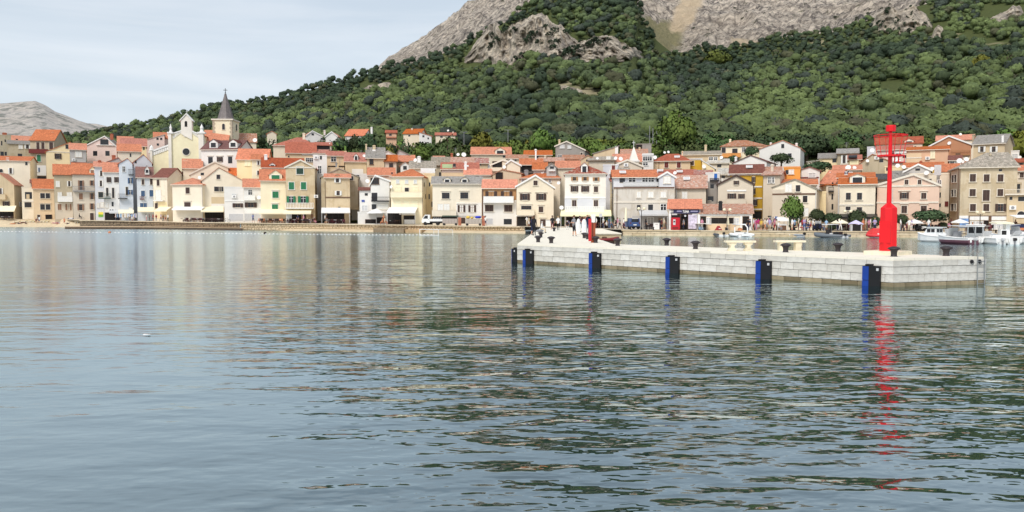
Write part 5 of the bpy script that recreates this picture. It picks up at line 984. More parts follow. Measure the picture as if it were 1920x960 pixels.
H('T5', 'cream house with a grey tiled roof and two white shuttered windows above the stone roof', 8, (604, 820), 400, 182, ('E', 126), 'tan', 'grey', 42, 9, 10, 'ow 644 694 204 238; ow 724 778 204 238', 'sign 806 820 126 184 white; chim 612 118 150 14 stone', .2)
H('T6', 'white flat roofed house at the upper right', 8, (812, 924), 350, 230, ('F',), 'white', None, 46, 9, 0, 'L 880 914 256 292', 'dish 930 278 14', .15)
H('T7', 'house with low orange roofs and a grey gable over the pink house', 8, (130, 312), 480, (376, 366), ('G', 228, 327, 'white'), 'grey', 'orange', 20, 8, 0, 'n 208 240 354 370', '', .3)
H('T7b', 'long orange roof behind the small grey gable over the pink house', 8, (128, 396), 440, 344, ('E', 316), 'ochre', 'orange', 30, 8, 0, '', 'dish 128 346 16 .5; chim 246 300 326 16 terracotta', .2)
H('T8', 'cream house with a big grey dish above the pink gable', 8, (166, 352), 520, 386, ('F',), 'butter', None, 14, 8, 0, 'n 296 320 426 440', 'dish 286 386 18; dish 324 356 14', .2)
H('T8b', 'narrow grey flat with blue grey windows left of the orange roof', 8, (340, 392), 480, 336, ('F',), 'grey', None, 18, 8, 0, 'L 350 384 338 372', '', .3)
H('T9', 'house with an orange roof between the tall cream house and the stone roof', 8, (390, 500), 500, 376, ('E', 326), 'greige', 'orange', 13, 8, 0, '', 'dish 514 302 20 .5; dish 560 292 18 .5; dish 536 308 14 .5', .3)
H('T10', 'white house with dish and grill terrace behind the stone roof', 8, (440, 520), 420, 296, ('E', 268), 'white', 'brown', 34, 8, 0, 'l 450 474 300 322', '', .2)
H('T11', 'house with a low red tiled roof at the far right edge', 8, (900, 1000), 400, 310, ('E', 288), 'greige', 'red', 34, 8, 0, 'n 930 950 316 330', '', .3)
for i, (a, b, e, t_, wl, rc, s_) in enumerate(((1930, 1985, 355, 335, 'cream', 'orange', 0), (1990, 2050, 345, 322, 'greige', 'red', 1), (2055, 2110, 360, 338, 'tan', 'orange', 0), (1935, 2000, 305, 285, 'butter', 'orange', 26), (2010, 2075, 300, 280, 'peach', 'red', 28))):
    H('X%d' % i, 'house with %s roof further along the quay, %s row' % (('an orange', 'a red', 'a faded orange', 'a bright orange', 'a rose red')[i], 'front' if s_ < 5 else 'second'), 0, (a, b), 431 if s_ < 5 else 380, e, ('E', t_), wl, rc, s_, 9, 0, ';'.join('d %d %d %d %d' % (a + 8 + k * 18, a + 15 + k * 18, y, y + 10) for k in range(2) for y in ((e + 10, e + 32) if s_ < 5 else (e + 10,))))
# ================================================================== CHURCH AND BELL TOWERS
CHW = wall_mat('chapel', .06); WHITEW = wall_mat('ivory', .06)
ch = H('CH', 'pale yellow church with white pilasters, round window and a bell gable', 2, (250, 450), 620, (330, 330), ('G', 350, 296, 'white'), 'chapel', 'orange', 44, 20, 14, 'c 328 371 408 451', name='church', cat='church', dirt=.08)
g = HOUSES['CH']; P = g['P']
def pbox(P, x0, x1, y0, y1, a, b): (ua, zt), (ub, zb) = P(x0, y0), P(x1, y1); return MB().box(ua, ub, a, b, zb, zt)
for x0, x1 in ((243, 268), (424, 460)):
    pl = pbox(P, x0, x1, 322, 620, -.5, .9).build('pilaster', WHITEW, ch); (ua, zt), (ub, _) = P(x0, 322), P(x1, 322); um = (ua + ub) / 2; r_ = (ub - ua) / 2
    MB().box(ua - .2, ub + .2, -.7, 1.1, zt, zt + .45).build('cornice', M['white'], pl)
    k = MB(); h_ = P(x0, 262)[1] - zt - .45; k.lathe([(r_ * .75, 0), (r_ * .75, h_ * .12), (r_ * .5, h_ * .2), (r_ * .55, h_ * .45), (r_ * .68, h_ * .5), (r_ * .3, h_ * .78), (.12, h_ * .9), (.02, h_)], 8, (um, .2, zt + .45)); k.build('pinnacle', M['white'], pl)
(ua, zb_), (ub, zt) = P(320, 318), P(383, 243); um, za = P(351, 206)
bgb = MB().prism([(ua, zb_ - .3), (ub, zb_ - 2), (ub, zt), (um, za), (ua, zt)], -.25, 1.4).build('bell_gable', WHITEW, ch)
k = MB(); o_ = .4
for (a, za1), (b, zb1) in (((ua - o_, zt - .35), (um, za)), ((um, za), (ub + o_, zt - .35))): k.add([(a, -.5, za1), (b, -.5, zb1), (b, 1.6, zb1), (a, 1.6, za1), (a, -.5, za1 + .3), (b, -.5, zb1 + .3), (b, 1.6, zb1 + .3), (a, 1.6, za1 + .3)], [(3, 2, 1, 0), (4, 5, 6, 7), (0, 1, 5, 4), (2, 3, 7, 6), (0, 4, 7, 3), (1, 2, 6, 5)])
k.build('cornice', M['white'], bgb)
k = MB(); k.box(um - .05, um + .05, .4, .5, za + .2, za + 1.3); k.box(um - .3, um + .3, .4, .5, za + .85, za + .95); k.build('cross', M['palegrey'], bgb)
(wa, wz), (wb, wz2) = P(341, 246), P(357, 281); wo = link('bell_opening_shade', MB().prism(arc(wb - wa, wz - wz2), -.04, 0).mesh('bell_opening_shade', M['shade_fill']), bgb, ((wa + wb) / 2, -.252, wz2))  # dark sheet on the gable; the shade of the arch is painted
ca_, cz = P(346, 328); k = MB(); k.prism([(ca_ + .75 * math.cos(2 * PI * i / 20), cz + .75 * math.sin(2 * PI * i / 20)) for i in range(20)], -.14, -.02); ck = k.build('clock', M['trim'], ch)
k = MB(); k.prism([(ca_ + .52 * math.cos(2 * PI * i / 20), cz + .52 * math.sin(2 * PI * i / 20)) for i in range(20)], -.18, -.141); k.build('clock_face', M['palegrey'], ck)
k = MB(); k.box(ca_ - .03, ca_ + .03, -.21, -.181, cz, cz + .4); k.box(ca_, ca_ + .3, -.211, -.182, cz - .03, cz + .03); k.build('clock_hand', M['black'], ck)
for i in range(7):                                       # little arches under the raking cornice
    for sgn, xx in ((1, 272 + i * 7.2), (-1, 428 - i * 7.2)):
        yt = 338 - i * 5.2 if sgn > 0 else 338 - i * 5.2
        if xx > 322 and xx < 380: continue
        (a, z1), (b, z0) = P(xx - 2.2, yt - 6), P(xx + 2.2, yt + 14); MB().box(a, b, -.16, -.002, z0, z1).build('corbel', M['white'], ch)
# left aisle with its own raking top and a small pinnacle
(ua, zl), (ub, zr) = P(131, 440, .8), P(243, 398, .8); zb_ = P(131, 640, .8)[1]
ai = MB().prism([(ua, zb_), (ub, zb_), (ub, zr), (ua, zl)], .8, 18).build('aisle', CHW, ch)
k = MB(); k.add([(ua - .3, .5, zl), (ub, .5, zr), (ub, 18, zr), (ua - .3, 18, zl), (ua - .3, .5, zl + .5), (ub, .5, zr + .5), (ub, 18, zr + .5), (ua - .3, 18, zl + .5)], [(3, 2, 1, 0), (4, 5, 6, 7), (0, 1, 5, 4), (2, 3, 7, 6), (0, 4, 7, 3), (1, 2, 6, 5)]); k.build('cornice', M['white'], ai)
for i in range(10):
    t_ = (i + .5) / 10; x_ = ua + (ub - ua) * t_; z_ = zl + (zr - zl) * t_; MB().box(x_ - .2, x_ + .2, .62, .798, z_ - 1.0, z_ - .02).build('corbel', M['white'], ai)
for xx in (142,):
    (a, zt), (b, z0) = P(xx - 9, 424, .6), P(xx + 9, 640, .6); pl = MB().box(a, b, .3, 1.4, z0, zt).build('pilaster', WHITEW, ai)
    k = MB(); h_ = P(xx, 388, .6)[1] - zt; k.lathe([(.7, 0), (.7, h_ * .2), (.5, h_ * .3), (.55, h_ * .5), (.25, h_ * .8), (.02, h_)], 8, ((a + b) / 2, .85, zt)); k.build('pinnacle', M['white'], pl)
H('NV', 'broad orange nave roof behind the church front beside the bell tower', 2, (452, 600), 520, 366, ('E', 304), 'lemon', 'orange', 58, 9, 10)
H('NV2', 'orange roof right of the bell tower with a dish at its ridge', 2, (640, 772), 520, 372, ('E', 322), 'cream', 'faded', 70, 9, 0, '', 'dish 760 362 10 3')
# bell tower
tw = H('TW', 'square cream bell tower with a dark pointed spire topped by a cross', 2, (512, 628), 460, 240, ('F',), 'lemon', None, 62, 6.2, 19, 'a 565 582 262 298; R: a 645 654 264 306', name='bell_tower', cat='bell tower', dirt=.1)
g = HOUSES['TW']; P = g['P']; u0, u1, d = g['u0'], g['u1'], g['d']; ze = g['ze']; um = (u0 + u1) / 2
MB().box(u0 - .35, u1 + .35, -.35, d + .35, ze - .05, ze + .35).build('cornice', M['trim'], tw)
QM = plain('quoin_stone', (186, 172, 152), .9)
for cx, cy in ((u0, 0), (u1, 0)):
    for i in range(14):
        z_ = ze - .7 - i * .62; w_ = .75 if i % 2 else .5
        x0_, x1_ = (cx - .06, cx + w_) if cx == u0 else (cx - w_, cx + .06)
        MB().box(x0_, x1_, -.06, w_ if cx == u1 else .4, z_, z_ + .55).build('quoin', QM, tw)
k = MB(); zap = P(591, 82, d / 2)[1]; (xa, z0) = P(545, 230, d / 2); r_ = abs(um - xa) * 1.02
rings = [[(um + rr * math.cos(2 * PI * (i + .5) / 8), d / 2 + rr * math.sin(2 * PI * (i + .5) / 8), zz) for i in range(8)] for rr, zz in ((r_ * 1.22, ze + .35), (r_ * 1.06, ze + 1.0), (r_ * .2, zap - .8), (r_ * .12, zap))]
k.loft(rings); sp = k.build('spire', plain('weathered_lead', (116, 108, 106), .55, vary=.25, scale=1.2), tw)
k = MB(); zt = P(591, 50, d / 2)[1]; k.box(um - .07, um + .07, d / 2 - .07, d / 2 + .07, zap, zt); k.box(um - .6, um + .6, d / 2 - .05, d / 2 + .05, zap + (zt - zap) * .62, zap + (zt - zap) * .62 + .14); k.lathe([(.02, -.2), (.22, 0), (.02, .2)], 8, (um, d / 2, zap + .25)); k.build('cross', M['iron'], sp)
# white chapel spire in the middle of the town
cs = thing('chapel_spire', 'small white pyramid chapel spire in front of the broad orange roof', 'chapel spire'); Y = float(S_(1189)) + 34
a, b, c = at(1180.5, 303, Y), at(1196.5, 303, Y), at(1189.5, 273, Y); b0 = float(zh(1189, Y)) - 1; wd = b.x - a.x; cs.location = (c.x, Y, 0)
MB().box(-wd / 2, wd / 2, 0, wd, b0, a.z).build('shaft', WHITEW, cs); MB().box(-wd / 2 - .2, wd / 2 + .2, -.2, wd + .2, a.z, a.z + .3).build('cornice', M['white'], cs)
k = MB(); k.add([(-wd / 2, 0, a.z + .3), (wd / 2, 0, a.z + .3), (wd / 2, wd, a.z + .3), (-wd / 2, wd, a.z + .3), (0, wd / 2, c.z)], [(0, 1, 4), (1, 2, 4), (2, 3, 4), (3, 0, 4)]); sp = k.build('spire', WHITEW, cs)
k = MB(); k.box(-.06, .06, wd / 2 - .06, wd / 2 + .06, c.z - .1, c.z + 1.1); k.box(-.3, .3, wd / 2 - .05, wd / 2 + .05, c.z + .6, c.z + .72); k.build('cross', M['palegrey'], sp)

# ================================================================== TREES
def foliage_mat(name, dark, mid, light, attr=False):
    m, t, b = newmat(name); co = coords(t)
    n = noise(t, co, 1.3 if attr else .9, 6, .72); col = ramp(t, n, [(.30, dark), (.5, mid), (.72, light)])
    hs = t.nodes.new('ShaderNodeHueSaturation'); t.links.new(col, hs.inputs['Color'])
    if attr:
        a = t.nodes.new('ShaderNodeAttribute'); a.attribute_name = 'tint'; col2 = mixc(t, 1.0, col, a.outputs['Color'], 'MULTIPLY'); t.links.new(col2, hs.inputs['Color'])
    else:
        t.links.new(math_(t, 'ADD', math_(t, 'MULTIPLY', rnd(t), .5), .75), hs.inputs['Value']); t.links.new(math_(t, 'ADD', math_(t, 'MULTIPLY', rnd(t), .06), .47), hs.inputs['Hue'])
    if attr: bump(t, b, noise(t, co, 1.9, 5, .7), 1.0, .9)
    t.links.new(hs.outputs[0], b.inputs['Base Color']); b.inputs['Roughness'].default_value = .75; b.inputs['Specular IOR Level'].default_value = .12
    b.inputs['Subsurface Weight'].default_value = 0
    return m
FOL = {'dark': foliage_mat('dark_foliage', (.034, .054, .028), (.060, .088, .042), (.092, .122, .056)),
       'mid': foliage_mat('mid_foliage', (.044, .070, .026), (.078, .114, .040), (.116, .156, .058)),
       'light': foliage_mat('light_foliage', (.070, .108, .026), (.118, .168, .038), (.170, .215, .056)),
       'yellow': foliage_mat('yellow_green_foliage', (.090, .100, .020), (.170, .180, .032), (.250, .250, .050))}
FOREST = foliage_mat('forest_foliage', (.66, .68, .70), (1, 1, 1), (1.36, 1.33, 1.22), True)
BARK = plain('bark', (92, 78, 64), .9, vary=.3)
ICO_V, ICO_F = [], []
def ico():
    t = (1 + 5 ** .5) / 2; v = np.array([(-1, t, 0), (1, t, 0), (-1, -t, 0), (1, -t, 0), (0, -1, t), (0, 1, t), (0, -1, -t), (0, 1, -t), (t, 0, -1), (t, 0, 1), (-t, 0, -1), (-t, 0, 1)], float)
    f = [(0, 11, 5), (0, 5, 1), (0, 1, 7), (0, 7, 10), (0, 10, 11), (1, 5, 9), (5, 11, 4), (11, 10, 2), (10, 7, 6), (7, 1, 8), (3, 9, 4), (3, 4, 2), (3, 2, 6), (3, 6, 8), (3, 8, 9), (4, 9, 5), (2, 4, 11), (6, 2, 10), (8, 6, 7), (9, 8, 1)]
    return v / np.linalg.norm(v[0]), np.array(f)
def crown_template(seed, nq, nl=6, size=.20, flat=1.0, wide=.55):
    """nq leaf sprays (quads) laid over nl lobes of a crown of radius 1, its middle at the origin"""
    r = np.random.default_rng(seed); lob = []
    for i in range(nl):
        d = r.normal(size=3); d /= np.linalg.norm(d); d[2] = abs(d[2]) * .9 - .25; lob.append((d * r.uniform(.35, .62) * np.array((1, 1, .8)), r.uniform(.36, wide)))
    lob.append((np.array((0, 0, .1)), .62)); V = np.zeros((nq, 4, 3))
    for i in range(nq):
        c, rad = lob[r.integers(len(lob))]; d = r.normal(size=3); d /= np.linalg.norm(d); d = d + np.array((0, 0, .35)) + c * .8; d /= np.linalg.norm(d)
        p = c + d * rad * r.uniform(.82, 1.12); n = d + r.normal(size=3) * .55; n /= np.linalg.norm(n)
        a = np.cross(n, r.normal(size=3)); a /= np.linalg.norm(a); b = np.cross(n, a); s = size * r.uniform(.6, 1.3)
        V[i] = [p - a * s, p - b * s * .8 + n * s * .2, p + a * s, p + b * s * .8]
    V[..., :2] /= np.abs(V[..., :2]).max(); lo, hi = V[..., 2].min(), V[..., 2].max(); V[..., 2] = (V[..., 2] - (lo + hi) / 2) / ((hi - lo) / 2) * flat
    return V
def soft_normals(me, outward, k):                         # leaves catch the light as the crown they sit on does
    n = np.zeros((len(me.vertices), 3), np.float32); me.vertices.foreach_get('normal', n.ravel() if False else (buf := np.zeros(len(me.vertices) * 3, np.float32))); n = buf.reshape(-1, 3)
    o = outward / np.maximum(np.linalg.norm(outward, axis=1, keepdims=True), 1e-6); s_ = np.sign((n * o).sum(1, keepdims=True)); s_[s_ == 0] = 1
    q = n * s_ * (1 - k) + o * k; q /= np.maximum(np.linalg.norm(q, axis=1, keepdims=True), 1e-6); me.normals_split_custom_set_from_vertices(q.tolist())
def crown_mesh(name, seed, nq, mat, size=.11, nl=9, flat=.9, wide=.5):
    V = crown_template(seed, nq, nl, size, flat, wide); iv, jf = ico(); me = bpy.data.meshes.new(name)
    core = iv * .62 * np.array((1, 1, .8)); v = V.reshape(-1, 3); f = np.arange(len(v)).reshape(-1, 4)
    vv = [tuple(x) for x in v] + [tuple(x) for x in core]; ff = [tuple(x) for x in f] + [tuple(x + len(v)) for x in jf]
    me.from_pydata(vv, [], ff); me.materials.append(mat); me.polygons.foreach_set('use_smooth', [True] * len(ff)); soft_normals(me, np.array(vv) - np.array((0, 0, -.25)), .62); return me
def trunk_mesh(seed, h=1.0):
    r = random.Random(seed); k = MB(); k.tube([(0, 0, -.3), (r.uniform(-.03, .03), r.uniform(-.03, .03), .35), (r.uniform(-.06, .06), 0, .75)], [.075, .055, .03], 6)
    for i in range(4):
        a = r.uniform(0, 6.28); k.tube([(0, 0, .34 + .06 * i), (.14 * math.cos(a), .14 * math.sin(a), .55 + .05 * i), (.30 * math.cos(a), .30 * math.sin(a), .74 + .05 * i)], [.035, .025, .012], 5)
    return k.mesh('trunk', BARK, True)
TRUNKS = [trunk_mesh(i) for i in range(3)]
CROWNS = {t_: [crown_mesh('crown', 100 + i + j * 10, 620, FOL[t_], .095) for i in range(4)] for j, t_ in enumerate(('dark', 'mid', 'light', 'yellow'))}
DENSE = {t_: [crown_mesh('crown', 300 + i + j * 10, 1500, FOL[t_], .075, 14, .9, .42) for i in range(2)] for j, t_ in enumerate(('dark', 'light'))}
def tree(name, label, X, Y, z, h, r, tone, group=None, i=0, crown=None, base=.28, flat=1.0):
    o = thing(name, label, 'tree', (X, Y, z), random.uniform(0, 6.28), group)
    ch_ = h * (1 - base) / 2
    link('trunk', TRUNKS[i % 3], o, (0, 0, 0), 0, (h * .9,) * 2 + (h * .9,))
    link('crown', crown or CROWNS[tone][i % 4], o, (0, 0, h - ch_), random.uniform(0, 6), (r, r, ch_))
    return o
def tree_px(label, px, ytop, ybot, wpx, Y, tone, name='tree', i=0, dense=False, base=.2):
    a, b = at(px, ytop, Y), at(px, ybot, Y); r = wpx / 2 / FPX * Y / CP
    return tree(name, label, a.x, Y, b.z, a.z - b.z, r, tone, None, i, DENSE[tone][i % 2] if dense else None, base)
def proj(X, Y, Z):
    v = np.array((X, Y, Z - HC)); f_ = Y * CP - (Z - HC) * SP; u_ = Y * SP + (Z - HC) * CP; return 960 + FPX * X / f_, 480 - FPX * u_ / f_
# trees one can single out
tree_px('bright lime green tree on the quay in front of the olive and cream gable', 1486, 361, 431, 48, S_(1486) - 2.5, 'light', dense=True, base=.12)
tree_px('round dark quay tree with a leaning trunk beside the lime green tree', 1531, 389, 428, 36, S_(1531) - 3, 'dark', dense=True, i=1, base=.2)
tree_px('broad dark quay tree just right of the leaning one', 1560, 394, 428, 36, S_(1560) - 2, 'dark', dense=True, i=0, base=.14)
tree_px('large round dark tree in front of the curved attic gable house', 1607, 390, 430, 40, S_(1607) - 2.5, 'dark', dense=True, i=1, base=.06)
tree_px('dark quay tree partly behind the red beacon', 1641, 402, 430, 30, S_(1641) - 2, 'dark', dense=True, base=.1)
tree_px('dark quay tree right beside the red beacon', 1690, 399, 430, 34, S_(1690) - 2, 'dark', dense=True, i=1, base=.1)
tree_px('widest dark quay tree with bare branching trunk in front of the pink house', 1744, 388, 432, 66, S_(1744) - 2.5, 'dark', dense=True, base=.26)
tree_px('dark bush under the lime green tree', 1490, 400, 433, 32, S_(1490) - 3.2, 'dark', name='shrub', dense=True, i=1, base=.02)
tree_px('clipped dark bush beside the dark parasols', 1560, 418, 432, 26, S_(1560) - 3.5, 'dark', name='shrub', dense=True, base=.02)
tree_px('low dark hedge bush under the widest quay tree', 1730, 418, 433, 40, S_(1730) - 3.5, 'dark', name='shrub', dense=True, base=.02)
tree_px('dark bush behind the blue wall poster', 1768, 415, 433, 24, S_(1768) - 2, 'dark', name='shrub', dense=True, i=1, base=.02)
tree_px('dark green vine bush right of the yellow awning', 1142, 398, 421, 22, S_(1142) - 1, 'dark', name='shrub', dense=True, base=.05)
tree_px('dark pine between the yellow house and the white gabled house', 1409, 272, 300, 32, S_(1409) + 60, 'dark', dense=True, i=1, base=.1)
tree_px('small dark tree in front of the lemon yellow house terrace', 1375, 288, 310, 20, S_(1375) + 55, 'dark', dense=True, base=.1)
tree_px('broad dark tree in front of the tall white gabled house', 1465, 285, 312, 50, S_(1465) + 52, 'dark', dense=True, i=1, base=.08)
tree_px('wide dark pine left of the flat roofed stone house', 1535, 298, 328, 56, S_(1535) + 48, 'dark', dense=True, base=.08)
tree_px('tall bright green tree above the white spire', 1268, 200, 290, 84, S_(1268) + 92, 'light', i=0, base=.05, dense=True)
tree_px('bright green tree at the right edge by the white flat roofed house', 1910, 240, 310, 70, S_(1910) + 70, 'yellow', i=1, base=.05)
tree_px('yellow green tree at the centre of the wood edge', 906, 243, 300, 58, S_(906) + 96, 'yellow', i=2, base=.05)
tree_px('yellow tinged tree between the grey gable and the orange roofs', 792, 268, 310, 46, S_(792) + 66, 'light', i=3, base=.05)
tree_px('mid green tree behind the orange roofed loggia house', 846, 248, 310, 56, S_(846) + 88, 'mid', i=1, base=.05)
tree_px('bright green tree behind the tall stone gable', 1015, 236, 300, 56, S_(1015) + 90, 'light', i=2, base=.05)
tree_px('yellow green tree high in the woods at the right', 1841, 98, 140, 40, terrY(1841, 136), 'yellow', i=0, base=.05)
tree_px('tall pale tree beside the yellow green one high in the woods', 1884, 92, 140, 34, terrY(1884, 136), 'mid', i=3, base=.05)
tree_px('pale green clump on the dark slope below the scree', 1345, 92, 132, 62, terrY(1345, 126), 'light', i=1, base=.02)
tree_px('dark conifer left of the white gabled villa end', 668, 248, 290, 34, S_(668) + 80, 'dark', i=1, base=.05)
tree_px('dark round tree between the white villas and the grey steep roof', 692, 246, 292, 46, S_(692) + 74, 'dark', i=2, base=.05)
tree_px('dark tree in front of the bright orange roofed villa', 640, 254, 290, 40, S_(640) + 76, 'dark', i=0, base=.05)
tree_px('dark bush to the right of the bell tower', 486, 252, 276, 26, S_(486) + 84, 'dark', i=3, base=.05)

for i, (px, yt, wd_, s_, tn_, lb) in enumerate(((509, 256, 40, 88, 'dark', 'dark tree in front of the small orange gable high among the trees'), (578, 259, 34, 84, 'dark', 'dark tree under the black attic window of the white villa'), (598, 257, 30, 85, 'mid', 'mid green tree between the two white villas'), (622, 258, 40, 86, 'dark', 'dark tree below the white gabled villa end'),
        (655, 257, 30, 83, 'dark', 'dark tree below the left half of the bright orange villa roof'), (676, 254, 40, 82, 'dark', 'dark tree covering the wall of the bright orange roofed villa'), (733, 262, 34, 84, 'dark', 'dark tree below the pink terrace in the woods'), (716, 250, 32, 88, 'mid', 'mid green tree just left of the pink terrace'), (760, 256, 34, 88, 'dark', 'dark tree hiding the left of the cream house in the woods'), (780, 262, 32, 84, 'light', 'light green tree hiding the right of the cream house in the woods'), (803, 266, 30, 82, 'mid', 'mid green tree below the half hidden white house'), (828, 256, 36, 86, 'mid', 'mid green tree below the long low red roof'), (850, 258, 34, 88, 'dark', 'dark tree at the right end of the long low red roof'), (560, 262, 34, 82, 'dark', 'dark tree left of the two white villas'), (640, 262, 36, 80, 'dark', 'dark tree between the white villa end and the bright orange roof'), (700, 262, 36, 80, 'dark', 'dark tree between the bright orange roof and the pink terrace'))):
    Y_ = float(S_(px)) + s_; yb_ = proj(float(polar(px, Y_, float(zh(px, Y_)))), Y_, float(zh(px, Y_)))[1]; tree_px(lb, px, yt, yb_, wd_, Y_, tn_, i=i, base=.05)
# ---- the wood on the hillside: the nearest trees one by one, the rest as one mass
ROCKS = [(862, 1214, 26, 118), (1634, 1746, 14, 64), (1746, 1772, 46, 76), (1838, 1922, 12, 46), (670, 742, 158, 178), (998, 1038, 224, 236), (1044, 1096, 221, 231), (1022, 1090, 160, 172), (1128, 1152, 154, 164), (1224, 1300, 40, 102), (1175, 1215, 170, 186), (1350, 1425, 64, 88)]
def in_rock(px, py):
    if 862 < px < 1214:
        top = np.interp(px, [862, 905, 930, 985, 1020, 1082, 1130, 1160, 1214], [116, 64, 50, 36, 28, 76, 68, 76, 112])
        if top < py < np.interp(px, [862, 940, 1010, 1085, 1214], [126, 132, 118, 124, 126]): return True
    return any(a < px < b and c < py < d for a, b, c, d in ROCKS[1:])
LAND = ((0, 'behind the roofs at the left end'), (230, 'on the slope left of the church'), (330, 'on the slope above the church'), (470, 'right of the bell tower'), (560, 'above the white villas'), (700, 'above the bright orange villa roof'), (820, 'behind the yellow green tree'), (930, 'above the tall stone gable'), (1060, 'above the white spire'),
        (1180, 'beside the tall bright green tree'), (1310, 'above the lemon yellow house'), (1440, 'above the tall white gabled house'), (1560, 'above the flat roofed stone house'), (1660, 'behind the beacon top'), (1760, 'above the terracotta gable'), (1860, 'at the right end of the slope'))
cand = []
Y = 205.0
while Y < YB + 20:
    step = 6.05 * (1 + .12 * (Y - 250) / 500); Xw = Y * 1.75; n = int(2 * Xw / step)
    for i in range(n):
        X = -Xw + (i + rng.random()) * step; yy = Y + (rng.random() - .5) * step; px = 960 + X / yy * FPX
        for _ in range(2): px = 960 + FPX * X / (yy * CP)
        if px < -110 or px > 2130 or yy < S_(px) + (100 if px < 480 or px > 1560 else 88 if px > 1300 else 70) + 10 * rng.random(): continue
        z = float(zh(px, yy)); pxx, py = proj(X, yy, z)
        if yy > YB - 30 and px > 716 and B_(px) > 0 and py < B_(px) - 2: continue
        if 25 < B_(px) and yy > YB + 5: continue
        if in_rock(pxx, py): continue
        if 380 < px < 560 and yy < S_(px) + 112: pass
        cand.append((yy, X, z, pxx, py))
    Y += step * .92
cand.sort(key=lambda c: c[0] - float(S_(c[3]))); NEAR = []; FAR = []
clr = fbm(np.array([c[1] for c in cand]) / 38, np.array([c[0] for c in cand]) / 60, 77, 4); big = fbm(np.array([c[1] for c in cand]) / 90, np.array([c[0] for c in cand]) / 90, 78, 3)
for i, c in enumerate(cand):
    if (clr[i] > .68 and 300 < c[0] < 660) or rng.random() < .03: continue        # small clearings
    (NEAR if (len(NEAR) < 240 and 20 < c[3] < 1900 and c[0] < S_(c[3]) + 150) else FAR).append((c, big[i]))
cnt = {}
for j, (c, b) in enumerate(NEAR):
    yy, X, z, px, py = c
    if any(abs(px - q) < w_ and S_(px) + 86 < yy < S_(px) + 112 for q, w_ in ((440, 24), (508, 14), (590, 46), (665, 20), (735, 14), (772, 34), (832, 30))): continue
    wgt = b + rng.normal() * .12 + (.16 if px > 1560 else 0) + (.10 if 820 < px < 1330 else 0) - (.05 if px < 600 else 0)
    tone = 'yellow' if wgt > .80 else 'light' if wgt > .63 else 'mid' if wgt > .43 else 'dark'
    h = rng.uniform(6.0, 9.0) * (.85 if yy < S_(px) + 90 else 1); r = rng.uniform(3.6, 5.4)
    if 490 < px < 880 and yy < S_(px) + 92: h = max(6.5, HC + (404 - rng.uniform(258, 280)) * yy / FPX - z)
    land = [t_ for a, t_ in LAND if a <= px][-1]; wd = {'dark': 'dark green', 'mid': 'mid green', 'light': 'bright green', 'yellow': 'yellowish green'}[tone]
    sz_ = 'tall' if h > 9.5 else 'slim' if r < 4.1 else 'broad' if r > 4.9 else 'rounded'
    tree('tree', '%s %s tree at the wood edge %s' % (sz_, wd, land), X, yy, z, h, r, tone, '%s %s trees %s' % (sz_, wd, land), j, None, .08)
def ico2():
    v, f = ico(); V = [tuple(x) for x in v]; mid = {}; F2 = []
    def m(a, b):
        k = (min(a, b), max(a, b))
        if k not in mid: q = (v[a] + v[b]) / 2; V.append(tuple(q / np.linalg.norm(q))); mid[k] = len(V) - 1
        return mid[k]
    for a, b, c in f: ab, bc, ca_ = m(a, b), m(b, c), m(c, a); F2 += [(a, ab, ca_), (b, bc, ab), (c, ca_, bc), (ab, bc, ca_)]
    return np.array(V), np.array(F2)
I2V, I2F = ico2()
def lobed(seed, nl, nleaf, size):
    """a crown of nl lumpy lobes with loose sprays of leaves: vertices, triangles, outward directions, shade of each vertex"""
    r = np.random.default_rng(seed); V, F_, N, S = [], [], [], []; o = 0
    for i in range(nl):
        a = 2 * PI * i / nl + r.uniform(-.5, .5); c = np.array((math.cos(a) * .46, math.sin(a) * .46, r.uniform(-.3, .25))) if i < nl - 1 else np.array((r.uniform(-.1, .1), r.uniform(-.1, .1), .30)); rad = r.uniform(.46, .64)
        v = I2V * (1 + r.uniform(-.27, .18, (len(I2V), 1))); V.append(c + v * rad * np.array((1, 1, .86))); N.append(I2V * .75 + (c + I2V * rad) * .35); F_.append(I2F + o); o += len(I2V); S.append(np.full(len(I2V), r.uniform(.9, 1.1)) * r.uniform(.92, 1.08, len(I2V)))
        for k in range(nleaf // nl):
            d = r.normal(size=3); d[2] += .3; d /= np.linalg.norm(d); p = c + d * rad * r.uniform(.95, 1.14) * np.array((1, 1, .86)); n = d + r.normal(size=3) * .6; n /= np.linalg.norm(n); x = np.cross(n, r.normal(size=3)); x /= np.linalg.norm(x); y = np.cross(n, x); s_ = size * r.uniform(.6, 1.4)
            V.append(np.array((p - x * s_, p + x * s_, p + y * s_ * 1.2))); N.append(np.tile(d, (3, 1))); F_.append(np.array([[0, 1, 2]]) + o); o += 3; S.append(np.full(3, r.uniform(.6, 1.5)))
    return np.concatenate(V), np.concatenate(F_), np.concatenate(N), np.concatenate(S)
TPLF = [crown_template(600 + i, 60, 7, .22, .92) for i in range(10)]
LOB = {False: [lobed(700 + i, 3, 96, .11) for i in range(9)], True: [lobed(800 + i, 2, 64, .13) for i in range(9)]}
QV, QF, QN, QT, off = [], [], [], [], 0
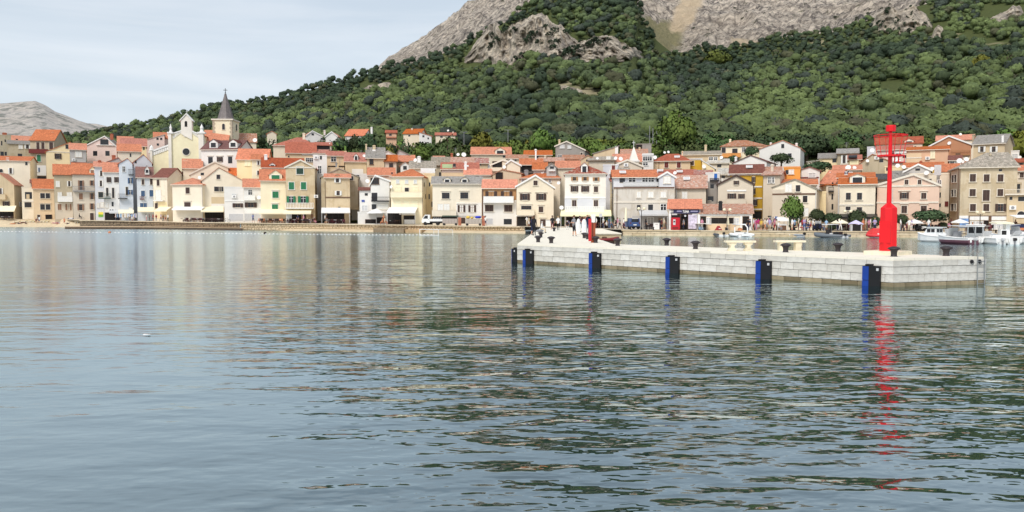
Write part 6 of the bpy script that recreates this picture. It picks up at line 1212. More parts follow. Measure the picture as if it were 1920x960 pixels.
for (yy, X, z, px, py), b in FAR:
    far = yy > 400; V, F_, N, S = LOB[far][rng.integers(9)]; r = (3.0 + 4.0 * rng.random() ** 1.5) * (1.0 if yy < 600 else .95); hh = r * rng.uniform(.75, 1.05); a = rng.uniform(0, 6.28); ca_, sa_ = math.cos(a), math.sin(a)
    if yy > YB - 110 and B_(px) > 0: r *= .8; hh *= .75
    ex = rng.uniform(.82, 1.2); R_ = np.array(((ca_ * r * ex, -sa_ * r, 0), (sa_ * r * ex, ca_ * r, 0), (0, 0, hh))); Rn = np.array(((ca_, -sa_, 0), (sa_, ca_, 0), (0, 0, 1)))
    QV.append(V @ R_.T + np.array((X, yy, z + hh * .72))); QF.append(F_ + off); off += len(V); QN.append(N @ Rn.T)
    wgt = b + rng.normal() * .08 + (.16 if px > 1380 and py > 120 else 0); k_ = np.clip((wgt - .38) / .34 + (.10 if py > 200 else 0), 0, 1)
    base_ = np.array((.058, .084, .052)) * (1 - k_) + np.array((.160, .208, .080)) * k_  # distance haze worked into the tints, which are lifted and bluer
    if rng.random() < .07: base_ = np.array((.115, .120, .068))
    if rng.random() < .10: base_ = np.array((.066, .084, .066))
    QT.append(np.concatenate([base_[None, :] * rng.uniform(.8, 1.22) * S[:, None], np.ones((len(S), 1))], 1))
V = np.concatenate(QV); F_ = np.concatenate(QF); me = bpy.data.meshes.new('woodland'); raw_mesh(me, V, F_); me.materials.append(FOREST); me.polygons.foreach_set('use_smooth', np.ones(len(F_), bool)); soft_normals(me, np.concatenate(QN), .6)
tn = me.color_attributes.new('tint', 'FLOAT_COLOR', 'POINT'); tn.data.foreach_set('color', np.concatenate(QT).astype(np.float32).ravel())
tag(link('woodland', me), 'dense mixed green woodland covering the hillside', 'woodland', None, 'stuff')
print('trees', len(NEAR), len(FAR), 'tris', len(F_))
# scrub on the bare rock
QV, QT = [], []
def scrub(px, py, Y, r):
    T = TPLF[rng.integers(10)]; p = at(px, py, Y); R_ = np.diag((r, r, r * .7)); QV.append(T.reshape(-1, 3) @ R_.T + np.array((p.x, p.y, p.z + r * .2))); QT.append(np.tile(np.append(np.array((.034, .052, .030)) * rng.uniform(.7, 1.4), 1), (len(T) * 4, 1)))
OPX = np.array([proj(*v) for v in OUT[5]])
for px, py, r in ((1015, 64, 4), (1024, 52, 4), (1040, 60, 5), (1030, 66, 4), (1062, 62, 3.5), (1068, 60, 3), (1010, 82, 4), (1036, 90, 4), (1032, 80, 3), (1046, 80, 4), (996, 74, 5), (990, 78, 4), (1000, 66, 4), (1110, 80, 5), (1118, 78, 4), (1124, 82, 4), (1105, 86, 4), (926, 68, 4), (932, 76, 4), (924, 84, 4), (944, 62, 4), (950, 58, 4), (966, 58, 4), (964, 40, 5), (976, 36, 5), (955, 46, 5), (948, 52, 4), (985, 30, 5), (1075, 96, 6), (1086, 94, 5), (1066, 100, 5), (1140, 94, 3), (1142, 76, 3), (1088, 80, 3), (920, 90, 4), (1172, 92, 3), (1060, 104, 4), (1080, 104, 4), (980, 108, 5), (968, 112, 4)):
    p = OUT[5][np.argmin(((OPX - (px, py)) ** 2).sum(1))]; T = TPLF[rng.integers(10)]; QV.append(T.reshape(-1, 3) * np.array((r, r, r * .7)) + p + np.array((0, -r * .2, r * .2))); QT.append(np.tile(np.append(np.array((.036, .054, .032)) * rng.uniform(.7, 1.4), 1), (len(T) * 4, 1)))
for i in range(400):                                     # a scatter over the mountain and the high cliff
    px, t_ = rng.uniform(760, 2000), rng.random() ** 2.4; ii = int(t_ * .8 * NR); j = int(np.searchsorted(mp_, px)); p = Pm[ii, min(j, len(mp_) - 1)]; pxx, py = proj(*p)
    if py < -60 or 1200 < pxx < 1300: continue
    T = TPLF[rng.integers(10)]; r = rng.uniform(1.2, 3.6); QV.append(T.reshape(-1, 3) * np.array((r, r, r * .6)) + p + np.array((0, 0, r * .3))); QT.append(np.tile(np.append(np.array((.05, .066, .036)) * rng.uniform(.7, 1.3), 1), (len(T) * 4, 1)))
for i in range(46): p = OUT[15][rng.integers(len(OUT[15]))]; T = TPLF[rng.integers(10)]; r = rng.uniform(1, 2.8); QV.append(T.reshape(-1, 3) * np.array((r, r, r * .9)) + p); QT.append(np.tile(np.append(np.array((.04, .058, .034)) * rng.uniform(.7, 1.4), 1), (len(T) * 4, 1)))
V = np.concatenate(QV); me = bpy.data.meshes.new('scrub'); raw_mesh(me, V, np.arange(len(V)).reshape(-1, 4)); me.materials.append(FOREST)
tn = me.color_attributes.new('tint', 'FLOAT_COLOR', 'POINT'); tn.data.foreach_set('color', np.concatenate(QT).astype(np.float32).ravel())
tag(link('scrub', me), 'dark scrub growing in the cracks of the limestone', 'scrub', None, 'stuff')
# ================================================================== PIER
D = 1.2
def deck_pt(px, py): v = onz(px, py, D); return Vector((v.x, v.y))
A = deck_pt(970, 457.2); Bc = deck_pt(1676, 484.6); Cc = deck_pt(1844.5, 481.2); E = deck_pt(1148, 457.6)
dirf = (Bc - A).normalized(); Dd = Cc + (E - Cc).normalized() * ((E - Cc).length)
rootL = [Vector((2.1, 80.6)), Vector((4.2, 116.5))]; rootR = [Vector((6.6, 60.7)), Vector((9.3, 117.5))]
outline = [A, Bc, Cc, E, rootR[0], rootR[1], rootL[1], rootL[0]]
LIME = rock_stone_mat('pier_limestone', (206, 201, 190), (226, 222, 213))
PIERDECK = None
def deck_mat():
    m, t, b = newmat('pier_deck_stone'); c = np.array(srgb((238, 230, 212))); co = coords(t)
    br = t.nodes.new('ShaderNodeTexBrick'); br.inputs['Scale'].default_value = 1; br.inputs['Mortar Size'].default_value = .008; br.inputs['Brick Width'].default_value = 1.2; br.inputs['Row Height'].default_value = .6
    br.inputs['Color1'].default_value = (*(c * .97), 1); br.inputs['Color2'].default_value = (*c, 1); br.inputs['Mortar'].default_value = (*(c * .72), 1)
    t.links.new(mapping(t, co, (1, 1, 1), (0, 0, .85)), br.inputs['Vector']); n = noise(t, co, .7, 5)
    t.links.new(mixc(t, ramp(t, n, [(.45, (0, 0, 0)), (.8, (.35,) * 3)]), br.outputs[0], c * .82), b.inputs['Base Color']); b.inputs['Roughness'].default_value = .85; bump(t, b, noise(t, co, 9, 4), .15, .02); return m
pier = thing('pier', 'white limestone pier with a long arm running out to the red beacon', 'pier')
k = MB(); k.column([(v.x, v.y) for v in outline], D - .10, D); k.build('deck', deck_mat(), pier)
def inset(pts, q):
    n = len(pts); o = []
    for i in range(n):
        a, b, c = pts[i - 1], pts[i], pts[(i + 1) % n]; n1 = (b - a).normalized(); n2 = (c - b).normalized(); n1 = Vector((-n1.y, n1.x)); n2 = Vector((-n2.y, n2.x)); m_ = (n1 + n2); m_ = m_ / max(m_.length_squared / 2, .2); o.append(b + m_ * q)
    return o
k = MB(); k.column([(v.x, v.y) for v in inset(outline, .30)], -2.5, D - .102); k.build('core', plain('pier_joint', (182, 173, 156), .95, vary=.2), pier)
PBLK = bev_cube('stone_block', LIME, .03)
WETM = rock_stone_mat('wet_limestone', (118, 106, 80), (172, 158, 128)); WBLK = bev_cube('stone_block', WETM, .05)
def courses(a, b, rows, wlo=.62, whi=1.05):
    d = b - a; L = d.length; u = d.normalized(); nrm = Vector((u.y, -u.x)); rz = math.atan2(u.y, u.x)
    for i, (z0, z1, proud, me) in enumerate(rows):
        x = 0
        while x < L - .01:
            w_ = random.uniform(wlo, whi) * (1.25 if i == len(rows) - 1 else 1); q = min(x + w_, L)
            if L - q < .3: q = L
            c = a + u * (x + q) / 2 - nrm * (.20 - proud - random.uniform(0, .006))
            link('stone_block', me, pier, (c.x, c.y, (z0 + z1) / 2), rz, (q - x - .016, .40, z1 - z0 - .014)); x = q
ROWS = [(-.5, .17, -.01, WBLK), (.17, .505, 0, PBLK), (.505, .835, 0, PBLK), (.835, D - .10, .012, PBLK)]
courses(A, Bc, ROWS); courses(Bc, Cc, ROWS, .55, .85); courses(E, Cc, ROWS, 1.5, 2.2); courses(rootL[0], A, ROWS, 1.6, 2.4)
courses(rootR[0], E, ROWS, 1.5, 2.2)
# fenders on the face
UP = Vector((0, 0, 1)); nf = Vector((dirf.y, -dirf.x))
FBLUE = plain('blue_fender_pad', (20, 62, 150), .55, vary=.15, scale=2); FBLK = plain('black_rubber', (14, 14, 18), .6, vary=.3, scale=3)
def on_face(px, a, u):                                   # distance along a wall of the point seen in column px
    d = ray(px, 480); best = (d.y * a.x - d.x * a.y) / (d.x * u.y - d.y * u.x); return best
def fender(label, p, u, n):
    o = thing('fender', label, 'fender', (p.x, p.y, 0), math.atan2(u.y, u.x), 'fenders on the pier face')
    z0, z1 = -.35, .86
    k = MB(); k.loft([[(-.02, -.03, z), (-.02, -.36, z), (.245, -.40, z), (.62, -.15, z), (.62, -.03, z)] for z in (z0, z1)]); k.build('rubber_body', FBLK, o)
    q = MB(); q.loft([[(-.03, -.39, z), (.25, -.43, z), (.25, -.402, z), (-.03, -.362, z)] for z in (z0, .24)]); q.loft([[(-.03, -.39, z), (.25, -.43, z), (.25, -.402, z), (-.03, -.362, z)] for z in (.26, z1 - .02)]); q.build('blue_pad', FBLUE, o)
    MB().box(.05, .30, -.30, -.03, z1, z1 + .07).build('cap', FBLK, o); MB().prism([(.50, z1 - .20), (.58, z1 - .20), (.58, z1 - .09), (.50, z1 - .09)], -.26, -.19).build('label_plate', M['palegrey'], o)
for px, lb in ((989, 'blue and black pier fender nearest the landward corner'), (1113, 'second blue and black pier fender from the landward corner'), (1257, 'blue and black pier fender in the middle of the long face'), (1426, 'blue and black pier fender below the stone benches'), (1626, 'largest looking blue and black pier fender, below the red beacon')):
    p = A + dirf * on_face(px, A, dirf); fender(lb, p, dirf, nf)
uL = (A - rootL[0]).normalized(); p = A - uL * 1.2; fender('black pier fender round the landward corner, seen edge on', p, uL, None)
# ladder
ue = (Cc - Bc).normalized(); p = Bc + ue * on_face(1829, Bc, ue); lad = thing('ladder', 'steel boarding ladder at the outer end of the pier', 'ladder', (p.x, p.y, 0), math.atan2(ue.y, ue.x))
for x in (0, .40): MB().tube([(x, .35, D + .02), (x, .1, D + .28), (x, -.12, D + .12), (x, -.14, -.5)], .022, 6).build('rail', M['steel'], lad)
for i in range(6): MB().tube([(.0, -.14, -.2 + i * .24), (.40, -.14, -.2 + i * .24)], .014, 5).build('rung', M['steel'], lad)
for px in (1821, 1835.5):
    q = Bc + ue * on_face(px, Bc, ue); r_ = thing('mooring_ring', 'black mooring ring %s the ladder rails' % ('left of' if px < 1825 else 'between'), 'mooring ring', (q.x, q.y, D - .2), math.atan2(ue.y, ue.x)); MB().lathe([(.03, 0), (.085, .02), (.085, .06), (.03, .08)], 10).build('boss', M['black'], r_, rot=(PI / 2, 0, 0)); MB().tube([(.07 * math.cos(a), -.09, -.05 + .07 * math.sin(a)) for a in np.linspace(0, 6.28, 10)], .012, 5).build('ring', M['black'], r_)
# bollards
BOLM = plain('cast_iron_bollard', (62, 56, 58), .5, .2, .25, 8)
bol_b = MB().lathe([(.155, 0), (.13, .03), (.125, .15), (.15, .26), (.21, .32)], 14).mesh('stem', BOLM, True); bol_c = MB().lathe([(.21, .32), (.265, .325), (.27, .35), (.22, .40), (.12, .44), (.01, .455)], 14).mesh('cap', BOLM, True)
def bollard(label, px, py, z=D, s=1.0):
    v = onz(px, py, z); o = thing('bollard', label, 'bollard', (v.x, v.y, z), 0, 'cast iron bollards on the pier'); o.scale = (s,) * 3; link('stem', bol_b, o); link('cap', bol_c, o)
for px, py, lb in ((1009, 454.2, 'dark mushroom bollard nearest the landward corner of the pier'), (1033.5, 456, 'dark mushroom bollard standing free in the middle of the deck, second from the corner'), (1117, 455.3, 'dark mushroom bollard just right of the red post'), (1158, 460.8, 'dark mushroom bollard in front of the red hulled boat'), (1102, 448.6, 'dark mushroom bollard just behind the red post'), (1095.5, 446.6, 'dark mushroom bollard beside the person in blue jeans'), (1039, 433.6, 'small far bollard beside the man in maroon shorts'), (1014, 445, 'dark bollard beneath the grey bag'),
                   (1250, 460.2, 'dark bollard alone on the rear edge of the pier arm'), (1304, 467, 'dark bollard left of the first stone bench'), (1473, 473, 'dark bollard in front of the second stone bench'), (1571, 471.7, 'dark bollard left of the beacon plinth'), (1676, 481, 'dark bollard in front of the red beacon'), (1774, 479.8, 'dark bollard right of the beacon towards the pier end')): bollard(lb, px, py)
# stone benches
BM = rock_stone_mat('bench_stone', (232, 220, 190), (240, 230, 204))
def bench(label, px0, px1, py, style):
    a, b = deck_pt(px0, py), deck_pt(px1, py); c = (a + b) / 2; L = (b - a).length; o = thing('bench', label, 'bench', (c.x, c.y, D), math.atan2((b - a).y, (b - a).x), 'stone benches on the pier')
    MB().box(-L / 2, L / 2, -.22, .22, .42, .52).build('seat', BM, o)
    for s_ in (-1, 1):
        k = MB(); x = s_ * L * .27
        if style: pr = [(-.19, 0), (.19, 0), (.19, .06), (.09, .17), (.10, .27), (.2, .33), (.2, .418), (-.2, .418), (-.2, .33), (-.10, .27), (-.09, .17), (-.19, .06)]
        else: pr = [(-.15, 0), (.15, 0), (.15, .12), (.13, .2), (.17, .3), (.17, .418), (-.15, .418), (-.15, 0.3)]
        k.prism([(x + p_, z) for p_, z in pr], -.17, .17); k.build('leg', BM, o)
bench('cream stone bench with carved cross shaped legs on the pier arm', 1359, 1415, 470, True); bench('cream stone bench with straight legs nearer the red beacon', 1452, 1508, 469.5, False)
# ---- the red beacon
c = deck_pt(1664.5, 477.0); bz = D + .17; sc_ = c.y / FPX / CP
be = thing('beacon', 'tall red harbour beacon tower on a stone plinth at the end of the pier', 'beacon', (c.x, c.y, D), math.atan2(dirf.y, dirf.x) + .0)
MB().box(-.78, .78, -.78, .78, 0, .17).build('plinth', BM, be)
RED = M['red']; pxm = lambda n: n * sc_
zof = lambda py: at(1665, py, c.y).z - D
z1, z2 = zof(391), zof(381); R0 = pxm(15.2)
k = MB(); ring = lambda r, z, n=8, o=.39: [(r * math.cos(2 * PI * (i + .5) / n + o), r * math.sin(2 * PI * (i + .5) / n + o), z) for i in range(n)]
k.loft([ring(R0 * 1.04, .172), ring(R0, z1)]); base_ = k.build('base_column', RED, be)
k = MB(); k.loft([ring(R0, z1 + .002), ring(R0 * .98, z1 + .03), ring(pxm(4.6), z2)]); k.build('cone', RED, be)
k = MB(); k.box(-.25, .25, -R0 * 1.0 - .012, -R0 * .9, .55, 1.55); k.build('hatch', RED, base_)
zp = zof(292); zr = zof(254); zl0, zl1 = zof(247), zof(235)
k = MB(); k.tube([(0, 0, z2 - .05), (0, 0, zp), (0, 0, zl0)], [pxm(4.4), pxm(3.6), pxm(2.6)], 14); k.build('mast', RED, be)
k = MB(); rp_ = pxm(22); k.column([(rp_ * math.cos(2 * PI * i / 16), rp_ * math.sin(2 * PI * i / 16)) for i in range(16)], zp - .04, zp + .03); k.build('platform', RED, be)
cage = MB().tube([(pxm(29) * math.cos(a), pxm(29) * math.sin(a), zr) for a in np.linspace(0, 2 * PI, 25)], .02, 6).build('handrail', RED, be)
for i in range(6): a = 2 * PI * i / 6 + .15; MB().tube([(rp_ * math.cos(a), rp_ * math.sin(a), zp), (pxm(29) * math.cos(a), pxm(29) * math.sin(a), zr)], .013, 5).build('post', RED, be)
for s_ in (.3, 2.6): MB().tube([(pxm(3) * math.cos(s_), pxm(3) * math.sin(s_), zr), (pxm(29) * math.cos(s_), pxm(29) * math.sin(s_), zr)], .02, 5).build('strut', RED, be)
MB().lathe([(pxm(2), zl0), (pxm(8.5), zl0 + .01), (pxm(8.7), zl0 + .04), (pxm(8.7), zl1 - .04), (pxm(8.3), zl1), (.01, zl1 + .02)], 16).build('lantern', RED, be)
for x0_, x1_ in ((pxm(10), pxm(17)), (pxm(17), pxm(27))):
    MB().tube([(x0_, -.1, zp - .02), (x0_, -.1, zp - pxm(13)), (x1_, -.1, zp - pxm(13)), (x1_, -.1, zp - .02), (x1_ - .1, -.1, zp)], .03, 6).build('bracket', RED, be)
for i in range(12): pass
# red and brown information post with a white cap
v = deck_pt(1110, 455); ip = thing('information_post', 'narrow red and brown post with a white cap beside a bollard on the pier', 'post', (v.x, v.y, D), .2)
hh = at(1110, 403, v.y).z - D; MB().box(-.06, .22, -.05, .05, 0, hh * .72).build('panel', plain('rust_panel', (160, 84, 54), .6), ip); MB().box(-.02, .06, -.065, -.051, .2, hh * .70).build('dark_strip', plain('rust_dark', (104, 50, 36), .6), ip)  # thin raised strip in a darker brown than the panel
MB().box(-.24, -.065, -.03, .03, .1, hh * .86).build('red_side', plain('faded_red', (206, 52, 58), .5), ip); MB().prism([(-.03, hh * .73), (.17, hh * .73), (.22, hh * 1.02), (-.07, hh * 1.02)], -.08, .08).build('cap', M['white'], ip)
# side landing of the quay behind the pier
ql = thing('quay_landing', 'low white topped stone landing jutting from the quay behind the pier', 'landing'); q = [onz(1108, 437.5, .95), onz(1165.5, 437.3, .95), onz(1128, 428.6, .95), onz(1078, 428.5, .95)]
k = MB(); k.column([(p_.x, p_.y) for p_ in q], .83, .95); k.build('top', plain('landing_slab', (240, 230, 210), .85), ql); k = MB(); k.column([(p_.x * .998, p_.y + .12) for p_ in q[:2]] + [(p_.x, p_.y - .1) for p_ in q[2:]], -1, .828); k.build('wall', BLOCK, ql)

# ================================================================== PEOPLE
SKEL = dict(pel=(0, 0, .93), spi=(0, 0, 1.12), che=(0, 0, 1.32), nec=(0, .01, 1.47), hd0=(0, 0, 1.54), hd1=(0, -.01, 1.66), s=(.175, .0, 1.40), e=(.225, .03, 1.13), w=(.245, -.04, .90), h=(.245, -.07, .80), hip=(.09, 0, .88), k=(.10, -.02, .49), a=(.10, .02, .09), t=(.11, -.12, .04))
RAD = dict(pel=(.145, .105), spi=(.13, .095), che=(.16, .11), nec=(.055, .055), hd0=(.075, .08), hd1=(.082, .095), s=(.065, .065), e=(.045, .045), w=(.032, .032), h=(.028, .04), hip=(.095, .095), k=(.06, .06), a=(.042, .045), t=(.035, .03))
def pose(**kw):
    J = {}
    for n in ('pel', 'spi', 'che', 'nec', 'hd0', 'hd1'): J[n] = Vector(kw.get(n, SKEL[n]))
    for side, sg in (('L', 1), ('R', -1)):
        for n in ('s', 'e', 'w', 'h', 'hip', 'k', 'a', 't'):
            v = kw.get(n + side, None)
            if v is None: v = kw.get(n, None); v = SKEL[n] if v is None else v; v = (v[0] * sg, v[1], v[2])
            J[n + side] = Vector(v)
    return J
POSES = dict(
    stand=pose(), hip_hand=pose(eR=(-.34, .05, 1.16), wR=(-.20, -.06, 1.0), hR=(-.14, -.09, .97), kL=(.12, -.06, .49)),
    walk=pose(kL=(.09, -.16, .52), aL=(.09, -.26, .10), tL=(.09, -.39, .09), kR=(-.09, .06, .49), aR=(-.09, .26, .14), tR=(-.09, .17, .05), wL=(.24, .14, .94), hL=(.24, .18, .85), eL=(.22, .10, 1.15), eR=(-.23, -.06, 1.14), wR=(-.22, -.24, .98), hR=(-.21, -.31, .92)),
    side_walk=pose(kL=(.20, -.02, .50), aL=(.27, .02, .09), tL=(.36, -.04, .05), kR=(-.06, 0, .49), aR=(-.16, .03, .11), tR=(-.05, -.02, .04), eR=(-.12, -.16, 1.15), wR=(.06, -.30, 1.16), hR=(.14, -.33, 1.18), eL=(.20, -.12, 1.14), wL=(.20, -.32, 1.14), hL=(.20, -.40, 1.16)),
    arms_up=pose(eL=(.30, -.10, 1.52), wL=(.14, -.16, 1.70), hL=(.06, -.17, 1.76), eR=(-.32, -.10, 1.42), wR=(-.24, -.24, 1.62), hR=(-.18, -.27, 1.70)),
    hold=pose(e=(.24, -.04, 1.13), w=(.13, -.26, 1.12), h=(.07, -.31, 1.14)),
    sit=pose(pel=(0, .08, .50), spi=(0, .10, .68), che=(0, .08, .90), nec=(0, .06, 1.05), hd0=(0, .04, 1.12), hd1=(0, .02, 1.24), s=(.175, .07, .97), e=(.22, .0, .72), w=(.15, -.22, .58), h=(.12, -.29, .55), hip=(.09, .06, .47), k=(.12, -.36, .48), a=(.12, -.32, .09), t=(.12, -.46, .04)),
    lie=pose(pel=(0, 0, .12), spi=(.2, 0, .14), che=(.4, 0, .17), nec=(.55, 0, .2), hd0=(.62, 0, .23), hd1=(.73, 0, .26), sL=(.45, -.17, .17), eL=(.3, -.26, .1), wL=(.5, -.3, .06), hL=(.58, -.3, .05), sR=(.45, .17, .17), eR=(.3, .26, .1), wR=(.1, .26, .06), hR=(.02, .26, .05), hipL=(-.05, -.09, .11), hipR=(-.05, .09, .11), kL=(-.42, -.1, .28), kR=(-.46, .12, .1), aL=(-.7, -.1, .07), aR=(-.86, .12, .07), tL=(-.8, -.1, .05), tR=(-.93, .12, .16)))
ZONES = {'top': [('pel', 'spi'), ('spi', 'che'), ('che', 'sL'), ('che', 'sR'), ('che', 'nec')], 'sleeve': [('sL', 'eL'), ('sR', 'eR')], 'fore': [('eL', 'wL'), ('eR', 'wR'), ('wL', 'hL'), ('wR', 'hR')], 'head': [('nec', 'hd0'), ('hd0', 'hd1')],
         'thigh': [('pel', 'hipL'), ('pel', 'hipR'), ('hipL', 'kL'), ('hipR', 'kR')], 'shin': [('kL', 'aL'), ('kR', 'aR')], 'foot': [('aL', 'tL'), ('aR', 'tR')]}
ORDER = ['top', 'sleeve', 'fore', 'head', 'thigh', 'shin', 'foot']
def body_mesh(J, detail=True):
    names = list(J); idx = {n: i for i, n in enumerate(names)}; edges = [(idx[a], idx[b]) for z in ORDER for a, b in ZONES[z]]
    me = bpy.data.meshes.new('body'); me.from_pydata([J[n] for n in names], edges, []); o = bpy.data.objects.new('tmp', me); COL.objects.link(o)
    sk = o.modifiers.new('skin', 'SKIN'); sk.use_smooth_shade = True; ss = o.modifiers.new('sub', 'SUBSURF'); ss.levels = 1
    for n, i in idx.items():
        r = RAD[n] if n in RAD else RAD[n[:-1]]; sv = me.skin_vertices[0].data[i]; sv.radius = r; sv.use_root = n == 'pel'
    dg = bpy.context.evaluated_depsgraph_get(); out_ = bpy.data.meshes.new_from_object(o.evaluated_get(dg)); bpy.data.objects.remove(o)
    V = [v.co.copy() for v in out_.vertices]; F = [tuple(p.vertices) for p in out_.polygons]; Z = []
    for f in F:
        c = sum((V[i] for i in f), Vector()) / len(f); best = None
        for zi, z in enumerate(ORDER):
            for a, b in ZONES[z]:
                p, q = J[a], J[b]; t_ = max(0, min(1, (c - p).dot(q - p) / max((q - p).length_squared, 1e-6))); dd = (c - (p + (q - p) * t_)).length - (.07 if z == 'top' else .04 if z == 'thigh' else 0)
                if best is None or dd < best[0]: best = (dd, zi)
        Z.append(best[1])
    k = MB(); k.v = [tuple(v) for v in V]; k.f = F; k.m = Z
    for sd in ('L', 'R'):                                # palm with four unequal fingers and a thumb
        h = J['h' + sd]; u = (h - J['w' + sd]).normalized(); sgn = 1 if sd == 'L' else -1; x = u.cross(Vector((1, 0, 0)) if abs(u.x) < .8 else Vector((0, 1, 0))).normalized(); y = u.cross(x)
        for i, (off, ln) in enumerate(((-.03, .065), (-.01, .078), (.01, .072), (.028, .055))): p = h + x * off; k.tube([p, p + u * ln * .6 + y * .008 * sgn, p + u * ln + y * .03 * sgn], [.010, .009, .006], 5, 2)
        p = h - u * .03 + x * -.03; k.tube([p, p + x * -.03 + u * .02, p + x * -.04 + u * .055], [.011, .010, .007], 5, 2)
    hc = J['hd1']; up = (J['hd1'] - J['hd0']).normalized(); fw = Vector((0, -1, 0)) if abs(up.z) > .5 else Vector((0, 0, 1)); sd_ = up.cross(fw)
    k.tube([hc - up * .035 + fw * .08, hc - up * .06 + fw * .125, hc - up * .075 + fw * .09], [.008, .015, .008], 5, 3)
    k.box(*(0, 0, 0, 0, 0, 0), 3) if False else None
    for s_ in (-1, 1): k.tube([hc - up * .05 + sd_ * .078 * s_, hc - up * .01 + sd_ * .092 * s_], [.012, .016], 5, 3)
    return k
SKIN = [plain('skin_light', (214, 164, 136), .6, vary=.05), plain('skin_tan', (178, 124, 94), .6, vary=.05)]
HAIRM = {n: plain('hair_' + n, c, .7) for n, c in dict(dark=(44, 34, 30), brown=(96, 68, 48), fair=(186, 152, 104), grey=(176, 172, 168), cap=(236, 234, 230), navycap=(40, 46, 70)).items()}
CLOTH = {n: plain('cloth_' + n, c, .85, vary=.15, scale=9) for n, c in dict(white=(238, 236, 232), black=(36, 34, 38), navy=(40, 46, 76), blue=(84, 112, 164), jeans=(88, 108, 140), red=(160, 52, 56), pink=(204, 140, 160), magenta=(180, 60, 116), grey=(140, 140, 144), khaki=(160, 142, 108), maroon=(104, 48, 60), green=(84, 112, 84), yellow=(226, 190, 90), lilac=(176, 160, 200), orange=(208, 136, 96), beige=(214, 198, 172), sky=(160, 190, 220), brown=(110, 80, 62)).items()}
BODY, HAIRMESH = {}, {}
EYEM = M['black']
def person(label, loc, rz, ps, top, bottom, hair='dark', bare=True, sh=False, s=1.0, skin=0, long_hair=False, group=None, sleeve=False):
    if ps not in BODY:
        k = body_mesh(POSES[ps]); BODY[ps] = k.mesh('body', [SKIN[0]] * 7, True)
        hc = POSES[ps]['hd1']; up = (POSES[ps]['hd1'] - POSES[ps]['hd0']).normalized(); fw = Vector((0, -1, 0)) if abs(up.z) > .5 else Vector((0, 0, 1)); q = MB(); q.ball(hc + up * .035 - fw * .022, .098, 10, 0, (1, 1.1, .92)); HAIRMESH[ps, 0] = q.mesh('hair', HAIRM['dark'], True)
        q.tube([hc - fw * .08, hc - up * .12 - fw * .10, hc - up * .26 - fw * .11], [.075, .08, .03], 8); HAIRMESH[ps, 1] = q.mesh('hair', HAIRM['dark'], True)
        e = MB(); sd_ = up.cross(fw)
        for g_ in (-1, 1): e.ball(hc - up * .03 + fw * .088 + sd_ * .034 * g_, .012, 6)
        HAIRMESH[ps, 2] = e.mesh('eyes', EYEM)
        e = MB(); m0 = hc - up * .10 + fw * .085; e.tube([m0 - sd_ * .025, m0 + fw * .006, m0 + sd_ * .025], .007, 5); HAIRMESH[ps, 3] = e.mesh('mouth', plain('lips', (168, 92, 84), .6))
    o = tag(link('person', BODY[ps], None, loc, rz, (s,) * 3), label, 'person', group)
    mm = [CLOTH[top], CLOTH[top] if sleeve else (CLOTH[top] if top not in ('orange',) else SKIN[skin]), CLOTH[top] if sleeve else SKIN[skin], SKIN[skin], CLOTH[bottom], SKIN[skin] if sh else CLOTH[bottom], CLOTH['black'] if bare else CLOTH['white']]
    for i, m_ in enumerate(mm): o.material_slots[i].link = 'OBJECT'; o.material_slots[i].material = m_
    h = link('hair', HAIRMESH[ps, 1 if long_hair else 0], o); h.material_slots[0].link = 'OBJECT'; h.material_slots[0].material = HAIRM[hair]
    link('eyes', HAIRMESH[ps, 2], o); link('mouth', HAIRMESH[ps, 3], o)
    return o
def pp(px, py, z=D): v = onz(px, py, z); return (v.x, v.y, z)
# on the pier
person('person in long black clothes with bare ankles standing near the landward corner of the pier', pp(1001.5, 442), 2.6, 'stand', 'black', 'black', 'brown', True, False, 1.03, 0, True, sleeve=True)
person('person in navy top facing the one in long black clothes at the pier corner', pp(998, 441.2), .9, 'hold', 'navy', 'navy', 'brown', True, True, .97, 0, False, sleeve=True)
person('person in black T-shirt and maroon shorts walking along the pier', pp(1035.5, 433.2), .1, 'walk', 'black', 'maroon', 'dark', False, True, 1.02)
person('person in white top and long black trousers walking beside the maroon shorts', pp(1046.5, 432.6), -.05, 'walk', 'white', 'black', 'fair', True, False, .98, 0, True)
person('person in grey T-shirt and black shorts stepping along with hands raised in front', pp(1076, 443.4), -1.0, 'side_walk', 'grey', 'black', 'brown', True, True, 1.03, 0)
person('person in navy top with arms raised, wearing blue jeans, by the red post', pp(1101.5, 438.6), .4, 'arms_up', 'navy', 'jeans', 'dark', False, False, 1.05, 0)
person('person in a blue cap and white skirt behind the grey T-shirt walker', pp(1087, 435.6), .2, 'hold', 'navy', 'white', 'navycap', True, False, 1.0, 0)
person('person in dark top with pink arms raised beside the blue jeans', pp(1093.5, 437.6), -.5, 'arms_up', 'maroon', 'white', 'brown', True, False, .95, 1)
person('person in white crouching on the bollard with the grey bag', (onz(1017, 437, D).x, onz(1017, 437, D).y, D), 1.2, 'sit', 'white', 'beige', 'grey', True, False, .9, 0, sleeve=True)
person('person in pink hat sitting on the deck far along the pier', pp(1063.5, 430.5), 0, 'sit', 'black', 'white', 'cap', True, False, .85, 0)
v = onz(1012, 443, D); bagm = thing('bag', 'grey cloth bag lying across the bollards at the pier corner', 'bag', (v.x, v.y, D + .40), .9)
k = MB(); k.loft([[(x_, .17 * math.cos(a) * w_, .10 * math.sin(a) * w_ + .07) for a in np.linspace(0, 2 * PI, 9)[:-1]] for x_, w_ in ((-.42, .5), (-.36, .95), (0, 1.1), (.36, .95), (.42, .5))]); k.build('body', CLOTH['grey'], bagm, True); MB().tube([(-.2, 0, .17), (-.1, 0, .27), (.1, 0, .27), (.2, 0, .17)], .02, 5).build('handle', CLOTH['black'], bagm)
